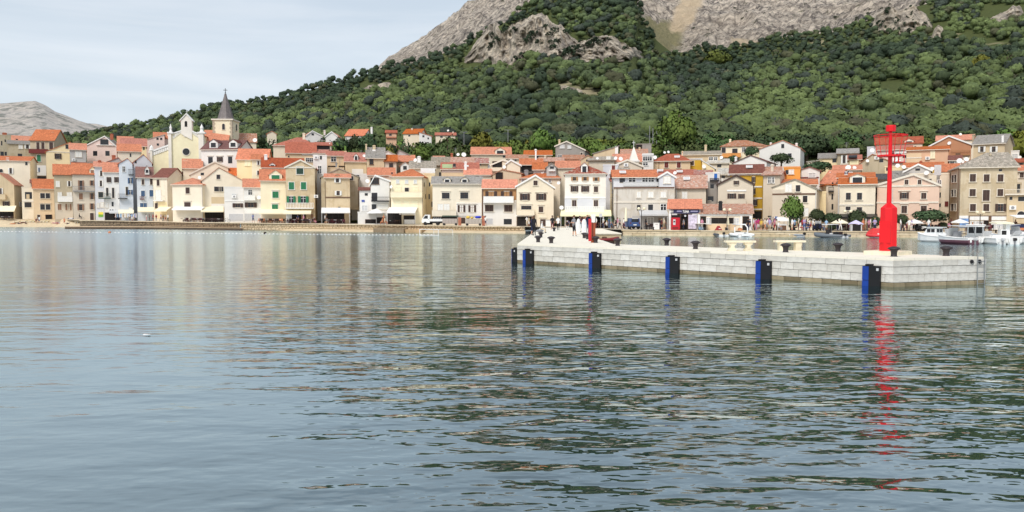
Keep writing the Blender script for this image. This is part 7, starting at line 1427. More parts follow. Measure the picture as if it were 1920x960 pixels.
for (px, py, lb, sx) in ((1084.5, 440, 'tall white inflated board held upright by the blue cap', .40), (1095.2, 443.6, 'tall white board with small holes held upright by the blue jeans', .46), (1079.5, 436.5, 'narrow white board behind the grey T-shirt walker', .25)):
    v = onz(px, py, D); o = thing('board', lb, 'board', (v.x, v.y, D), .2); hgt = 1.15 if sx < .3 else 1.5
    k = MB(); k.loft([[(sx * .5 * w_ * math.cos(a), .05 * math.sin(a), z_ * hgt) for a in np.linspace(0, 2 * PI, 13)[:-1]] for z_, w_ in ((0, .5), (.08, .9), (.4, 1), (.8, .9), (.95, .6), (1, .2))]); k.build('shell', M['white'], o, True)
    for i in range(4): MB().lathe([(.012, 0), (.018, .004), (.002, .006)], 6).build('eyelet', M['grey'], o, loc=(0, -.052, .3 + i * .25), rot=(PI / 2, 0, 0))
# ================================================================== QUAYSIDE THINGS
def gq(px, s): Y = float(S_(px)) + s; return gz(px, Y, float(Q_(px)) + .03)
# bits of street furniture
def lamp(label, px, s, ytop):
    p = gq(px, s); h = at(px, ytop, p.y).z - p.z; o = thing('street_lamp', label, 'street lamp', p, 0, 'twin globe street lamps on the quay')
    MB().lathe([(.14, 0), (.12, .3), (.06, .4), (.05, h - .5), (.03, h - .35)], 10).build('pole', M['iron'], o); MB().tube([(-.42, 0, h - .38), (-.2, 0, h - .5), (.2, 0, h - .5), (.42, 0, h - .38)], .03, 6).build('arm', M['iron'], o)
    for s_ in (-1, 1): k = MB(); k.ball((.42 * s_, 0, h - .17), .24, 14); k.build('globe', M['bulb'], o, True)
lamp('twin globe lamp in front of the weathered grey house', 1202.5, -5, 389); lamp('twin globe lamp in front of the low cafe bar', 1363, -6, 391); lamp('twin globe lamp in front of the brown framed shops', 1837, -4, 396)
lamp('twin globe lamp among the trees by the curved attic gable house', 1589, -3, 394)
for i, (px, y0, y1, s) in enumerate(((952.5, 244, 262, 100), (870, 248, 262, 98), (1218, 236, 262, 96), (1224, 240, 262, 100), (1231, 243, 262, 102))):
    p = at(px, y1 + 8, float(S_(px)) + s); h = at(px, y0, p.y).z - p.z; o = thing('lamp_post', ('grey road lamp with two arms above the yellow green tree', 'grey road lamp behind the mid green tree', 'tall wooden pole in the trees, leftmost of three', 'thin pole in the trees, middle of three', 'short pole in the trees, rightmost of three')[i], 'pole', p)
    MB().tube([(0, 0, -6), (0, 0, h)], .09, 6).build('pole', M['grey'], o)
    if i < 2: MB().tube([(-1.1, 0, h + .1), (0, 0, h), (1.1, 0, h + .1)], .06, 5).build('arm', M['grey'], o)
def parasol(label, px, s, ytop, yedge, wpx, mat, ybase=None, closed=False, kind='parasol'):
    p = gq(px, s); h = at(px, ytop, p.y).z - p.z; he = at(px, yedge, p.y).z - p.z; r = wpx / 2 / FPX * p.y; o = thing(kind, label, 'parasol', p)
    MB().tube([(0, 0, 0), (0, 0, h)], .035, 6).build('pole', M['palegrey'], o); MB().lathe([(.3, 0), (.3, .06), (.05, .1)], 10).build('base', M['grey'], o)
    k = MB()
    if closed: k.lathe([(.05, he), (r, he + .12), (r * .8, he + (h - he) * .5), (r * .45, h - .1), (.02, h)], 8); 
    else:
        k.lathe([(r, he - .12), (r * 1.0, he), (r * .5, he + (h - he) * .55), (.02, h), (r * .5, he + (h - he) * .5), (r * .97, he - .01), (r * .97, he - .12)], 8)
    k.build('canopy', mat, o)
    if not closed:
        for i in range(8): a = 2 * PI * i / 8; MB().tube([(0, 0, h - .08), (r * .95 * math.cos(a), r * .95 * math.sin(a), he - .02)], .015, 4).build('rib', M['palegrey'], o)
parasol('big beige parasol over the kiosk beside the grey inflatable boat', 1574, -4, 410, 417.5, 32, M['cream']); parasol('lilac parasol over a dark counter', 1604.5, -5, 412.5, 419.5, 28, plain('lilac_canvas', (206, 200, 232), .85, vary=.05))
parasol('white parasol in front of the widest quay tree', 1714.5, -4.5, 411, 417.5, 31, M['white']); parasol('white parasol in front of the blue wall poster', 1799, -4.5, 410.5, 416.5, 31, M['white'])
parasol('white parasol on the garden wall of the white gabled house', 706, -2.5, 391, 399, 36, M['white'])
parasol('closed cream parasol beside the blue van', 1173.5, -4.5, 389, 416, 6, M['cream'], closed=True); parasol('closed cream parasol at the cafe bar counter', 1364.5, -4.8, 406, 423, 6, M['cream'], closed=True)
parasol('closed cream parasol left of the lime green tree trunk', 1477.5, -5, 408, 423, 4.5, M['cream'], closed=True)
# blue van, pickup truck, trailers
BLUEV = plain('blue_car_paint', (66, 90, 138), .35, vary=.06); TYRE = M['black']
def wheel(parent, x, y, r=.32, w_=.2):
    o = link('wheel', MB().lathe([(r * .55, -w_ / 2), (r * .92, -w_ / 2), (r, -w_ / 4), (r, w_ / 4), (r * .92, w_ / 2), (r * .55, w_ / 2)], 14).mesh('wheel', TYRE, True), parent, (x, y, r), (PI / 2, 0, 0)); link('rim', MB().lathe([(.02, -w_ * .45), (r * .56, -w_ * .45), (r * .56, w_ * .45), (.02, w_ * .45)], 10).mesh('rim', M['palegrey']), o)
p = gq(1184, -3.2); van = thing('van', 'small blue van parked by the weathered grey house, seen from behind', 'van', p, math.radians(8)); k = MB()
prof = [(-.82, .30), (-.86, .75), (-.80, 1.1), (-.68, 1.72), (.68, 1.72), (.80, 1.1), (.86, .75), (.82, .30)]
k.loft([[(x, y, z if z < 1.2 else min(z, zt)) for x, z in prof] for y, zt in ((-1.9, 1.72), (-1.85, 1.78), (.6, 1.78), (1.2, 1.15), (2.0, 1.0))]); k.build('body', BLUEV, van)
MB().prism([(-.60, 1.12), (.60, 1.12), (.55, 1.60), (-.55, 1.60)], -1.93, -1.905).build('rear_window', M['glass_dark'], van); MB().box(-.26, .26, -1.935, -1.905, .62, .76).build('number_plate', M['shut_white'], van); MB().box(-.84, .84, -1.99, -1.86, .30, .46).build('bumper', M['black'], van); MB().box(-.5, .5, -1.95, -1.906, 1.63, 1.71).build('roof_strip', M['shut_white'], van)
for s_ in (-1, 1): MB().box(.70 * s_ - .07, .70 * s_ + .07, -1.935, -1.90, .85, 1.08).build('tail_light', M['shut_red'], van); wheel(van, .72 * s_, -1.25, .30); wheel(van, .72 * s_, 1.3, .30)
p = gq(813, -5.2); tr = thing('pickup_truck', 'small white flatbed truck parked on the promenade', 'truck', p, 0); WP = plain('white_car_paint', (236, 236, 234), .35, vary=.03)
k = MB(); k.prism([(-2.0, .42), (-.62, .42), (-.62, 1.86), (-1.45, 1.86), (-1.95, 1.15), (-2.05, .8)], -.75, .75); cab = k.build('cab', WP, tr); MB().prism([(-1.78, 1.16), (-.95, 1.16), (-.95, 1.70), (-1.42, 1.70)], -.765, -.752).build('side_window', M['glass_dark'], cab); MB().box(-2.08, -1.98, -.6, -.4, .68, .84).build('headlight', M['palegrey'], cab); MB().box(-.9, -.78, -.77, -.753, .95, 1.02).build('handle', M['black'], cab)
MB().box(-.58, 1.72, -.78, .78, .62, .72).build('flatbed', M['grey'], tr); MB().box(-.58, 1.72, -.80, -.75, .72, 1.10).build('drop_side', WP, tr); MB().box(-.58, 1.72, .75, .80, .72, 1.10).build('drop_side', WP, tr); MB().box(1.68, 1.73, -.749, .749, .72, 1.10).build('tailgate', WP, tr); MB().box(-1.2, 1.6, -.35, .35, .36, .60).build('chassis', M['black'], tr)
for x in (-1.42, .78): wheel(tr, x, -.66, .32); wheel(tr, x, .66, .32)
for i in range(4): MB().tube([(-.3 + i * .35, -.5, .75), (.1 + i * .4, .4, 1.32)], .05, 6).build('load_pipe', M['palegrey'], tr)
def cart(label, px0, px1, s, ytop, col, extra):
    pm = (px0 + px1) / 2; p = gq(pm, s); L = (px1 - px0) / FPX * p.y; h = at(pm, ytop, p.y).z - p.z; o = thing('stall_cart', label, 'cart', p)
    n = max(3, int(L / .5))
    for i in range(n): MB().box(-L / 2 + i * L / n + .01, -L / 2 + (i + 1) * L / n - .01, -.5, -.46, .3, h * .72).build('board', col, o)
    MB().box(-L / 2, L / 2, -.455, .5, .28, h * .70).build('body', M['timber'], o); extra(o, L, h)
    for s_ in (-1, 1): wheel(o, s_ * L * .4, -.45, .22, .14); wheel(o, s_ * L * .4, .45, .22, .14)
def ex1(o, L, h): MB().slab([(-L / 2 - .1, -.65, h * .96), (L / 2 + .1, -.65, h * .96), (L / 2 + .1, .6, h * 1.06), (-L / 2 - .1, .6, h * 1.06)], .06).build('canopy', M['shut_green_dk'], o); MB().box(-L / 2 + .1, L / 2 - .1, -.44, .4, h * .705, h * .9).build('shelf', M['shade_fill'], o)  # solid dark block; shade below the canopy is put into its colour
def ex2(o, L, h):
    for x, c, r in ((-L * .35, 'yellow', .34), (-L * .1, 'yellow', .24)): k = MB(); k.ball((x, 0, h * .72 + r * .7), r, 10, 0, (1.1, 1, .85)); k.build('sack', CLOTH[c], o, True)
    k = MB(); k.ball((L * .28, 0, h * .72 + .26), .30, 10, 0, (1.9, 1.2, .8)); k.build('blue_cover', plain('blue_tarpaulin', (40, 62, 196), .5), o, True)
cart('grey boarded market cart with a green canopy next to the white truck', 830, 858, -5, 405, plain('grey_boards', (176, 164, 156), .8, vary=.2), ex1); cart('grey boarded cart loaded with yellow sacks and a blue cover', 873, 903, -5, 405, plain('grey_boards_b', (180, 170, 160), .8, vary=.2), ex2)
def brick_post(label, px, s, ytop):
    p = gq(px, s); h = at(px, ytop, p.y).z - p.z; o = thing('brick_pillar', label, 'pillar', p)
    for i in range(int(h / .16)): MB().box(-.26, .26, -.26, .26, i * .16, i * .16 + .145).build('brick', M['terracotta'], o)
brick_post('terracotta brick pillar between the two boarded carts', 862, -4.8, 406); brick_post('terracotta brick pillar right of the blue covered cart', 907, -4.5, 404)
# water polo goal standing in the shallows
a, b, c, d_ = onz(787, 441.5, 0), onz(822, 441.8, 0), onz(788, 429, 0), None; hgt = at(787, 430, a.y).z; gp = thing('goal_frame', 'white water polo goal standing in the shallow water', 'goal', (a.x, a.y, 0), math.atan2((b - a).y, (b - a).x)); L = (b - a).length
for pts, nm in (([(0, 0, -.3), (0, 0, hgt)], 'post'), ([(L, 0, -.3), (L, 0, hgt)], 'post'), ([(0, 0, hgt), (L, 0, hgt)], 'crossbar'), ([(0, 0, hgt), (.9, 3.2, hgt * .9), (.9, 3.2, -.3)], 'stay'), ([(L, 0, hgt), (L + 1.0, 3.2, hgt * .9), (L + 1.0, 3.2, -.3)], 'stay'), ([(.9, 3.2, hgt * .9), (L + 1.0, 3.2, hgt * .9)], 'rear_bar'), ([(0, 0, .06), (L, 0, .06)], 'float_bar')): MB().tube(pts, .05, 6).build(nm, M['white'], gp)
k = MB()
for i in range(13): t_ = i / 12; k.tube([(.9 + t_ * (L + .1), 3.2, hgt * .9), (.9 + t_ * (L + .1), 3.2, .0)], .008, 3)
for i in range(5): k.tube([(.9, 3.2, .1 + i * .2), (L + 1.0, 3.2, .1 + i * .2)], .008, 3)
k.build('net', M['palegrey'], gp)
# swimming line of little white floats
bl = thing('swim_line', 'line of small white floats marking the bathing area along the shore', 'float line'); FLT = MB().ball((0, 0, 0), .12, 8, 0, (1.3, .9, .75)).mesh('float', M['white'], True); pts = []
for i in range(118):
    px = 2 + i * 6.9; v = onz(px, 434.6 + min(px / 240, 1) * 2.2 + min(max(px - 240, 0) / 460, 1) * 4.0 + random.uniform(-.2, .2), 0)
    if v.y > 0: pts.append((v.x, v.y, .01)); 
    if 112 < px < 132 or 190 < px < 212 or 545 < px < 560: continue
    link('float', FLT, bl, (v.x, v.y, .05), random.uniform(0, 3))
MB().tube(pts, .02, 4).build('rope', M['palegrey'], bl)
for px, py, c, lb in ((205.5, 437, 'red', 'small red buoy on the bathing line'), (497, 438.6, 'black', 'dark head of a swimmer beyond the float line')):
    v = onz(px, py, 0); o = thing('buoy' if c == 'red' else 'swimmer', lb, 'buoy' if c == 'red' else 'swimmer', (v.x, v.y, 0)); k = MB(); k.ball((0, 0, .08), .24, 10, 0, (1, 1, 1.15)); k.build('float' if c == 'red' else 'head', CLOTH['orange'] if c == 'red' else HAIRM['dark'], o, True)
    MB().lathe([(.1, -.25), (.26, -.05), (.02, .0)], 8).build('collar' if c == 'red' else 'shoulders', CLOTH['red'] if c == 'red' else SKIN[0], o)
v = onz(275, 629, 0); o = thing('paper_scrap', 'scrap of white paper drifting on the slick water', 'litter', (v.x, v.y, .015), .4); MB().add([(-.09, -.03, 0), (.10, -.05, .012), (.07, .05, .004), (-.07, .06, .018), (-.09, -.03, .004), (.10, -.05, .016), (.07, .05, .008), (-.07, .06, .022)], [(3, 2, 1, 0), (4, 5, 6, 7)]).build('sheet', M['white'], o)
# cafe furniture: little dark chairs and tables on the terraces
k = MB(); k.box(-.22, .22, -.22, .22, .42, .47); k.box(-.22, .22, .18, .23, .47, .9)
for x in (-.2, .2):
    for y in (-.2, .2): k.box(x - .02, x + .02, y - .02, y + .02, 0, .42)
CHM = {n: (k.mesh('chair', m_)) for n, m_ in (('dark', plain('dark_wicker', (58, 42, 42), .8, vary=.3)), ('orange', CLOTH['orange']), ('maroon', CLOTH['maroon']), ('wood', M['wood']))}
k = MB(); k.lathe([(.25, 0), (.25, .03), (.03, .05), (.03, .70), (.42, .71), (.42, .75)], 10); TBM = {'white': k.mesh('table', M['white']), 'dark': k.mesh('table', M['timber'])}
def terrace(px0, px1, n, s, cc, where):
    for i in range(n):
        px = px0 + (px1 - px0) * (i + .5) / n + random.uniform(-.6, .6); p = gq(px, s + random.uniform(-.5, .5))
        if i % 4 == 1: tn_ = 'white' if i % 8 == 1 else 'dark'; tag(link('table', TBM[tn_], None, p), '%s round table on the terrace %s' % (tn_, where), 'table', '%s tables %s' % (tn_, where))
        else: ck_ = cc[i % len(cc)]; tag(link('chair', CHM[ck_], None, p, random.choice((0, PI, 1.6, -1.6)) + random.uniform(-.3, .3)), '%s chair on the terrace %s' % ({'dark': 'dark wicker', 'orange': 'orange backed', 'maroon': 'maroon', 'wood': 'wooden'}[ck_], where), 'chair', '%s chairs %s' % (ck_, where))
terrace(2, 26, 14, -3, ['dark'], 'under the leftmost awning'); terrace(334, 380, 32, -3, ['maroon', 'dark'], 'of the corner house with the long thin awning'); terrace(380, 416, 20, -2.2, ['dark'], 'under the sloping cream awning'); terrace(485, 534, 30, -3.4, ['orange', 'dark', 'dark'], 'below the three green shutters'); terrace(536, 590, 30, -3.4, ['dark', 'maroon'], 'below the white balustrade')
terrace(614, 646, 20, -2.5, ['dark', 'maroon'], 'under the white framed canopy'); terrace(728, 752, 8, -1.5, ['dark'], 'of the hip roofed yellow house'); terrace(1062, 1150, 22, -3, ['wood', 'dark'], 'under the yellow awning'); terrace(1208, 1225, 5, -3, ['dark'], 'before the grey shop front'); terrace(1540, 1600, 26, -3, ['dark', 'maroon'], 'under the quay trees'); terrace(1690, 1760, 24, -3, ['dark', 'maroon'], 'under the widest quay tree'); terrace(1812, 1860, 12, -2.6, ['maroon', 'dark'], 'before the brown framed shops')
# vending machine at the kiosk, menu stand, white freezer
p = gq(1266, -6.2); vm = thing('vending_machine', 'red vending machine standing in front of the TUNA kiosk', 'vending machine', p, 0); MB().box(-.6, .6, -.4, .4, .05, 1.85).build('cabinet', M['vend'], vm); MB().box(-.42, -.05, -.42, -.401, .75, 1.6).build('display', M['palegrey'], vm); MB().box(-.36, -.11, -.44, -.421, 1.15, 1.35).build('button_panel', M['black'], vm); MB().box(-.5, .4, -.42, -.402, .2, .42).build('tray', M['shut_red'], vm)
p = gq(1230.5, -6); fz = thing('freezer', 'white box freezer in front of the grey shop front', 'freezer', p); MB().box(-.42, .42, -.3, .3, .05, .98).build('cabinet', M['white'], fz); MB().box(-.44, .44, -.32, .32, .982, 1.06).build('lid', M['shut_white'], fz); MB().box(-.2, .2, -.33, -.302, .8, .86).build('handle', M['grey'], fz)
def stall(label, px, s, ytop, w_):
    p = gq(px, s); h = at(px, ytop, p.y).z - p.z; o = thing('market_stall', label, 'stall', p); MB().slab([(-w_, -.9, h - .3), (w_, -.9, h - .3), (w_, .9, h), (-w_, .9, h)], .08).build('canopy', M['white'], o); MB().box(-w_, w_, -.92, -.88, h - .6, h - .32).build('valance', M['white'], o); MB().box(-w_ * .85, w_ * .85, -.5, .3, .75, .95).build('counter', M['white'], o); MB().box(-w_ * .8, w_ * .8, -.45, .25, .02, .748).build('base', M['timber'], o)
    for x in (-w_ + .08, w_ - .08): MB().tube([(x, -.8, 0), (x, -.8, h - .3)], .04, 6).build('post', M['palegrey'], o); MB().tube([(x, .8, 0), (x, .8, h - .05)], .04, 6).build('post', M['palegrey'], o)
stall('white roofed sales booth left of the closed parasol and the lime green tree', 1464, -4.8, 407, .8)
p = gq(1604.5, -5.6); cn = thing('counter', 'dark counter with white ends under the lilac parasol', 'counter', p); MB().box(-.55, .55, -.3, .3, 0, .95).build('body', M['black'], cn); MB().box(-.75, .75, -.4, .4, .955, 1.02).build('top', M['timber'], cn)
for s_ in (-1, 1): MB().box(s_ * .68 - .07, s_ * .68 + .07, -.32, .32, 0, .95).build('end_panel', M['palegrey'], cn)
rk = thing('postcard_rack', 'round rack of mixed coloured souvenirs at the corner by the greige house', 'rack', gq(1449, -4.6)); k = MB(); k.tube([(0, 0, 0), (0, 0, 2.0)], .04, 6); k.build('pole', M['iron'], rk)
for i in range(26): a = random.uniform(0, 6.28); r_ = random.uniform(.3, .75); h_ = random.uniform(.5, 1.9); MB().box(-.13, .13, -.02, .02, -.2, .2).build('bag', CLOTH[random.choice(('lilac', 'grey', 'pink', 'blue', 'maroon', 'beige'))], rk, loc=(r_ * math.cos(a), r_ * math.sin(a), h_), rot=(0, 0, a))
cl = thing('clothes_rail', 'rail of white and blue clothes outside the white house with green balcony doors', 'clothes rail', gq(237, -3.2)); MB().tube([(-2.6, 0, 0), (-2.6, 0, 1.75), (2.6, 0, 1.75), (2.6, 0, 0)], .03, 6).build('frame', M['steel'], cl)
for i in range(24): w_ = .16; x = -2.5 + i * .215; MB().prism([(x - w_ * .5, .75 + random.uniform(0, .3)), (x + w_ * .5, .7), (x + w_ * .35, 1.6), (x, 1.72), (x - w_ * .35, 1.6)], -.12, .12).build('garment', CLOTH[random.choice(('white', 'white', 'sky', 'navy', 'white', 'beige', 'lilac'))], cl)
def bicycle(label, px, s, rz=0):
    o = thing('bicycle', label, 'bicycle', gq(px, s), rz)
    for x in (-.52, .52): w_ = MB().tube([(x + .33 * math.cos(a), 0, .34 + .33 * math.sin(a)) for a in np.linspace(0, 2 * PI, 17)], .022, 5).build('wheel', M['black'], o); q = MB(); [q.tube([(x, 0, .34), (x + .32 * math.cos(a), 0, .34 + .32 * math.sin(a))], .005, 3) for a in np.linspace(0, 5.6, 9)]; q.build('spokes', M['steel'], w_)
    MB().tube([(-.52, 0, .34), (-.12, 0, .36), (-.22, 0, .78), (-.52, 0, .34)], .018, 5).build('rear_frame', M['iron'], o); MB().tube([(-.12, 0, .36), (.36, 0, .80), (-.2, 0, .74)], .018, 5).build('main_frame', M['iron'], o); MB().tube([(.52, 0, .34), (.36, 0, .84), (.34, 0, .98)], .018, 5).build('fork', M['iron'], o); MB().tube([(.30, -.25, 1.0), (.36, 0, .98), (.30, .25, 1.0)], .015, 5).build('handlebar', M['iron'], o); MB().box(-.36, -.12, -.07, .07, .82, .88).build('saddle', M['black'], o)
bicycle('bicycle leaning by the white low building with roller doors', 424.5, -4.6); bicycle('bicycle ridden along the promenade at the left', 152, -3.4, PI)
v = gq(149.5, -3.4); person('person in dark clothes riding the bicycle at the left', (v.x, v.y, v.z + .35), PI / 2 + .2, 'sit', 'black', 'black', 'dark', True, False, 1.0, 0, False, sleeve=True)
def scooter(label, px, s, col, rz):
    o = thing('scooter', label, 'motor scooter', gq(px, s), rz); wheel(o, -.6, 0, .26, .12); wheel(o, .6, 0, .26, .12)
    k = MB(); k.loft([[(x, y * w_, z) for y, z in ((-1, b), (1, b), (.8, t_), (-.8, t_))] for x, w_, b, t_ in ((-.85, .10, .5, .62), (-.5, .17, .36, .74), (-.1, .17, .26, .66), (.05, .16, .24, .32), (.35, .16, .24, .32))]); k.build('body', col, o); k = MB(); k.loft([[(x, y * w_, z) for y in (-1, 1)] + [(x + .07, w_, z), (x + .07, -w_, z)] for x, w_, z in ((.36, .16, .3), (.5, .2, .6), (.42, .14, .98))]); k.build('leg_shield', col, o); MB().box(-.75, -.05, -.14, .14, .745, .83).build('seat', M['black'], o); MB().tube([(.36, -.32, 1.06), (.44, 0, 1.0), (.36, .32, 1.06)], .02, 5).build('handlebar', M['black'], o); MB().slab([(.52, -.18, 1.0), (.52, .18, 1.0), (.36, .15, 1.4), (.36, -.15, 1.4)], .02).build('windscreen', M['palegrey'], o)
for i, (px, s, c, lb) in enumerate(((1528, -6, 'navy', 'navy scooter, first from the lime green tree'), (1533, -5.7, 'black', 'black scooter between the navy ones'), (1538, -6, 'navy', 'navy scooter nearest the beige parasol'), (1722, -5.4, 'black', 'black scooter right of the white parasol'), (1728, -5.2, 'white', 'white fronted scooter below the widest quay tree'))): scooter(lb, px, s, CLOTH[c], .9 + i * .2)
for i, (px, s) in enumerate(((1026, -1), (1064, -2))): pass
def sign_post(label, px, s, y0, y1, w_):
    p = gq(px, s); h0, h1 = at(px, y1, p.y).z - p.z, at(px, y0, p.y).z - p.z; o = thing('sign_post', label, 'sign', p); MB().tube([(0, 0, 0), (0, 0, h1)], .035, 6).build('pole', M['grey'], o); MB().box(-w_, w_, -.06, -.036, h0, h1).build('board', M['palegrey'], o)
sign_post('grey sign on a pole in front of the yellow awning', 1126, -5.2, 400, 407, .26)
for px, lb in ((1029, 'white box bin near the door of the cream gabled house'),):
    o = thing('bin', lb, 'bin', gq(px, -4)); MB().box(-.5, .5, -.35, .35, .05, 1.1).build('body', M['white'], o); MB().box(-.53, .53, -.38, .38, 1.102, 1.2).build('lid', M['grey'], o)
# ---- crowd on the quay and bathers on the beach
def crowd(where, spots):
    for i, q in enumerate(spots):
        px, s, ps, top, bot = q[:5]; kw = q[5] if len(q) > 5 else {}
        p = gq(px, s); hair = kw.get('hair', ('dark', 'brown', 'fair', 'grey')[i % 4]); tw_ = 'bare backed' if kw.get('bare') else 'in %s top' % top
        lb = 'person %s and %s %s %s %s' % (tw_, bot, {'shorts': 'shorts', 'skirt': 'skirt'}.get(kw.get('w', ''), 'trousers'), {'sit': 'sitting', 'walk': 'walking', 'side_walk': 'strolling', 'lie': 'lying', 'arms_up': 'waving'}.get(ps, 'standing'), where)
        person(lb, p, kw.get('rz', random.uniform(-2.5, 2.5)), ps, top, bot, hair, True, kw.get('w') == 'shorts', kw.get('k', random.uniform(.93, 1.05)), i % 2, i % 3 == 0, 'people on the quay')
sh = dict(w='shorts')
crowd('by the clothes rail', ((222, -4.4, 'stand', 'white', 'navy'), (226, -4, 'hold', 'black', 'grey', sh), (231.5, -4.8, 'walk', 'beige', 'white'), (243, -4.6, 'stand', 'white', 'khaki', sh), (247.5, -4.2, 'hip_hand', 'sky', 'white', sh), (251, -4.8, 'walk', 'white', 'beige', sh), (217, -3.6, 'stand', 'maroon', 'navy')))
crowd('under the awning of the light blue house', ((274.5, -4, 'stand', 'white', 'pink', sh), (280, -3.4, 'hold', 'maroon', 'black'), (287, -3, 'stand', 'red', 'navy', sh), (293, -2.8, 'hold', 'red', 'grey'), (302, -3.8, 'walk', 'lilac', 'maroon'), (306, -3.4, 'stand', 'brown', 'navy'), (310, -4.2, 'walk', 'grey', 'red', sh), (315, -3, 'stand', 'white', 'black')))
crowd('past the roller doors', ((474.5, -4.4, 'side_walk', 'blue', 'navy', dict(w='shorts', rz=0)),))
crowd('outside the house with the white balustrade', ((558.5, -3.4, 'hip_hand', 'navy', 'maroon', sh), (569.5, -4, 'walk', 'pink', 'black', dict(w='shorts', hair='cap')), (577, -3, 'sit', 'beige', 'navy'), (590, -4, 'sit', 'maroon', 'pink'), (584.5, -3.6, 'sit', 'black', 'grey')))
crowd('at the white framed canopy', ((609.5, -4.6, 'stand', 'white', 'black', sh), (612.5, -4.2, 'walk', 'black', 'grey', sh)))
crowd('on the landing near the white parasol', ((717, -7, 'sit', 'orange', 'orange', dict(bare=1)), (722, -7, 'sit', 'beige', 'orange', dict(bare=1)), (719.5, -6.6, 'stand', 'orange', 'red', dict(w='shorts', bare=1))))
crowd('beside the terracotta pillar', ((910.5, -4.8, 'walk', 'white', 'navy', sh),))
crowd('before the cream gabled house', ((988, -4.4, 'hold', 'white', 'beige'), (991.5, -4, 'stand', 'beige', 'white', sh)))
crowd('under the yellow awning', ((1066, -3, 'sit', 'lilac', 'black'), (1073, -3.4, 'stand', 'black', 'navy', sh), (1090, -3.8, 'stand', 'navy', 'jeans'), (1112, -4, 'sit', 'white', 'jeans'), (1118, -3.2, 'stand', 'white', 'maroon'), (1131, -4.2, 'stand', 'white', 'navy', dict(hair='cap')), (1137, -3.8, 'sit', 'white', 'black'), (1142, -4, 'stand', 'jeans', 'jeans'), (1147, -4.2, 'walk', 'green', 'jeans')))
crowd('at the foot of the lane stairs', ((1154, -4.6, 'sit', 'black', 'black'), (1158, -3.6, 'stand', 'pink', 'white'), (1162, -2, 'walk', 'grey', 'black'), (1167, 2, 'stand', 'black', 'brown'), (1169.5, -5.4, 'walk', 'white', 'maroon', sh)))
crowd('before the grey shop front', ((1211, -5.4, 'stand', 'black', 'black'), (1237, -5.8, 'stand', 'black', 'navy'), (1240.5, -5.4, 'stand', 'maroon', 'black', sh), (1245, -6, 'walk', 'beige', 'khaki', sh)))
crowd('at the TUNA kiosk door', ((1281.5, -5.6, 'stand', 'grey', 'navy'), (1316, -5.2, 'stand', 'pink', 'white')))
crowd('by the ochre house corner', ((1402.5, -6, 'stand', 'black', 'navy'), (1406, -5.4, 'walk', 'navy', 'grey'), (1413, -5.8, 'stand', 'white', 'red', sh), (1418, -6, 'hold', 'magenta', 'pink'), (1421.5, -5.2, 'stand', 'magenta', 'white', sh), (1416, -4, 'stand', 'pink', 'grey'), (1427, -5.6, 'stand', 'yellow', 'khaki', sh), (1431, -5.2, 'hold', 'khaki', 'brown'), (1434, -6, 'walk', 'beige', 'orange', sh), (1438, -4.8, 'stand', 'white', 'grey', sh)))
crowd('by the sales booth', ((1443, -5.4, 'stand', 'lilac', 'beige'), (1452, -5.2, 'hold', 'pink', 'red', sh), (1461, -7, 'sit', 'white', 'grey')))
crowd('between the lime green tree and the scooters', ((1485, -5.6, 'stand', 'white', 'beige', sh), (1489.5, -5.2, 'hold', 'sky', 'navy'), (1493, -5.6, 'sit', 'khaki', 'black'), (1497, -5.2, 'stand', 'beige', 'maroon'), (1501, -5.8, 'sit', 'white', 'red'), (1504.5, -5.2, 'stand', 'red', 'navy'), (1508, -5.6, 'hold', 'lilac', 'blue'), (1511.5, -5.2, 'stand', 'black', 'grey'), (1515, -5.8, 'sit', 'navy', 'blue'), (1518, -5.2, 'stand', 'white', 'red', sh), (1521, -5.6, 'sit', 'red', 'beige'), (1524, -5.0, 'stand', 'white', 'jeans'), (1544, -5.4, 'sit', 'grey', 'jeans'), (1549, -5.6, 'stand', 'sky', 'beige', sh)))
crowd('by the beige and lilac parasols', ((1570.5, -4.6, 'stand', 'navy', 'navy'), (1575.5, -6.4, 'walk', 'white', 'white'), (1618.5, -5, 'stand', 'orange', 'orange'), (1623, -5.2, 'stand', 'beige', 'khaki', sh), (1629, -5.4, 'hold', 'pink', 'maroon', sh), (1632, -5, 'stand', 'white', 'beige', sh), (1640, -5.4, 'hold', 'lilac', 'navy')))
crowd('right of the beacon', ((1688.5, -5.4, 'stand', 'white', 'grey'), (1701, -5, 'sit', 'maroon', 'black'), (1704.5, -5.6, 'stand', 'white', 'beige'), (1708.5, -5.2, 'stand', 'lilac', 'white'), (1741, -5, 'stand', 'white', 'jeans')))
crowd('before the brown framed shops', ((1779, -2.4, 'sit', 'pink', 'maroon'), (1783, -2, 'stand', 'maroon', 'black'), (1823, -5, 'sit', 'orange', 'beige'), (1840, -4.4, 'sit', 'maroon', 'grey'), (1903.5, -5, 'stand', 'brown', 'brown')))
def bather(lb, px, t_, ps, top, bot, rz=0, k=1.0):
    Y = float(W_(px)) - 2.5 + t_ * 9; p = gz(px, Y, -.35 + 2.35 * min(t_ * 1.05, 1) + .01); person(lb, p, rz, ps, top, bot, 'brown', True, True, k, 0, False, 'bathers on the left beach')
bather('bather standing at the water edge in an orange swimsuit below the olive grey house', 121, .4, 'stand', 'orange', 'red'); bather('bather in dark swimwear bending by the peach house', 68, .55, 'sit', 'maroon', 'maroon', .5); bather('bather in white shirt and dark trousers beside the bending one', 74, .55, 'stand', 'white', 'jeans'); bather('bather in black top by the peach house', 72, .62, 'stand', 'black', 'navy')
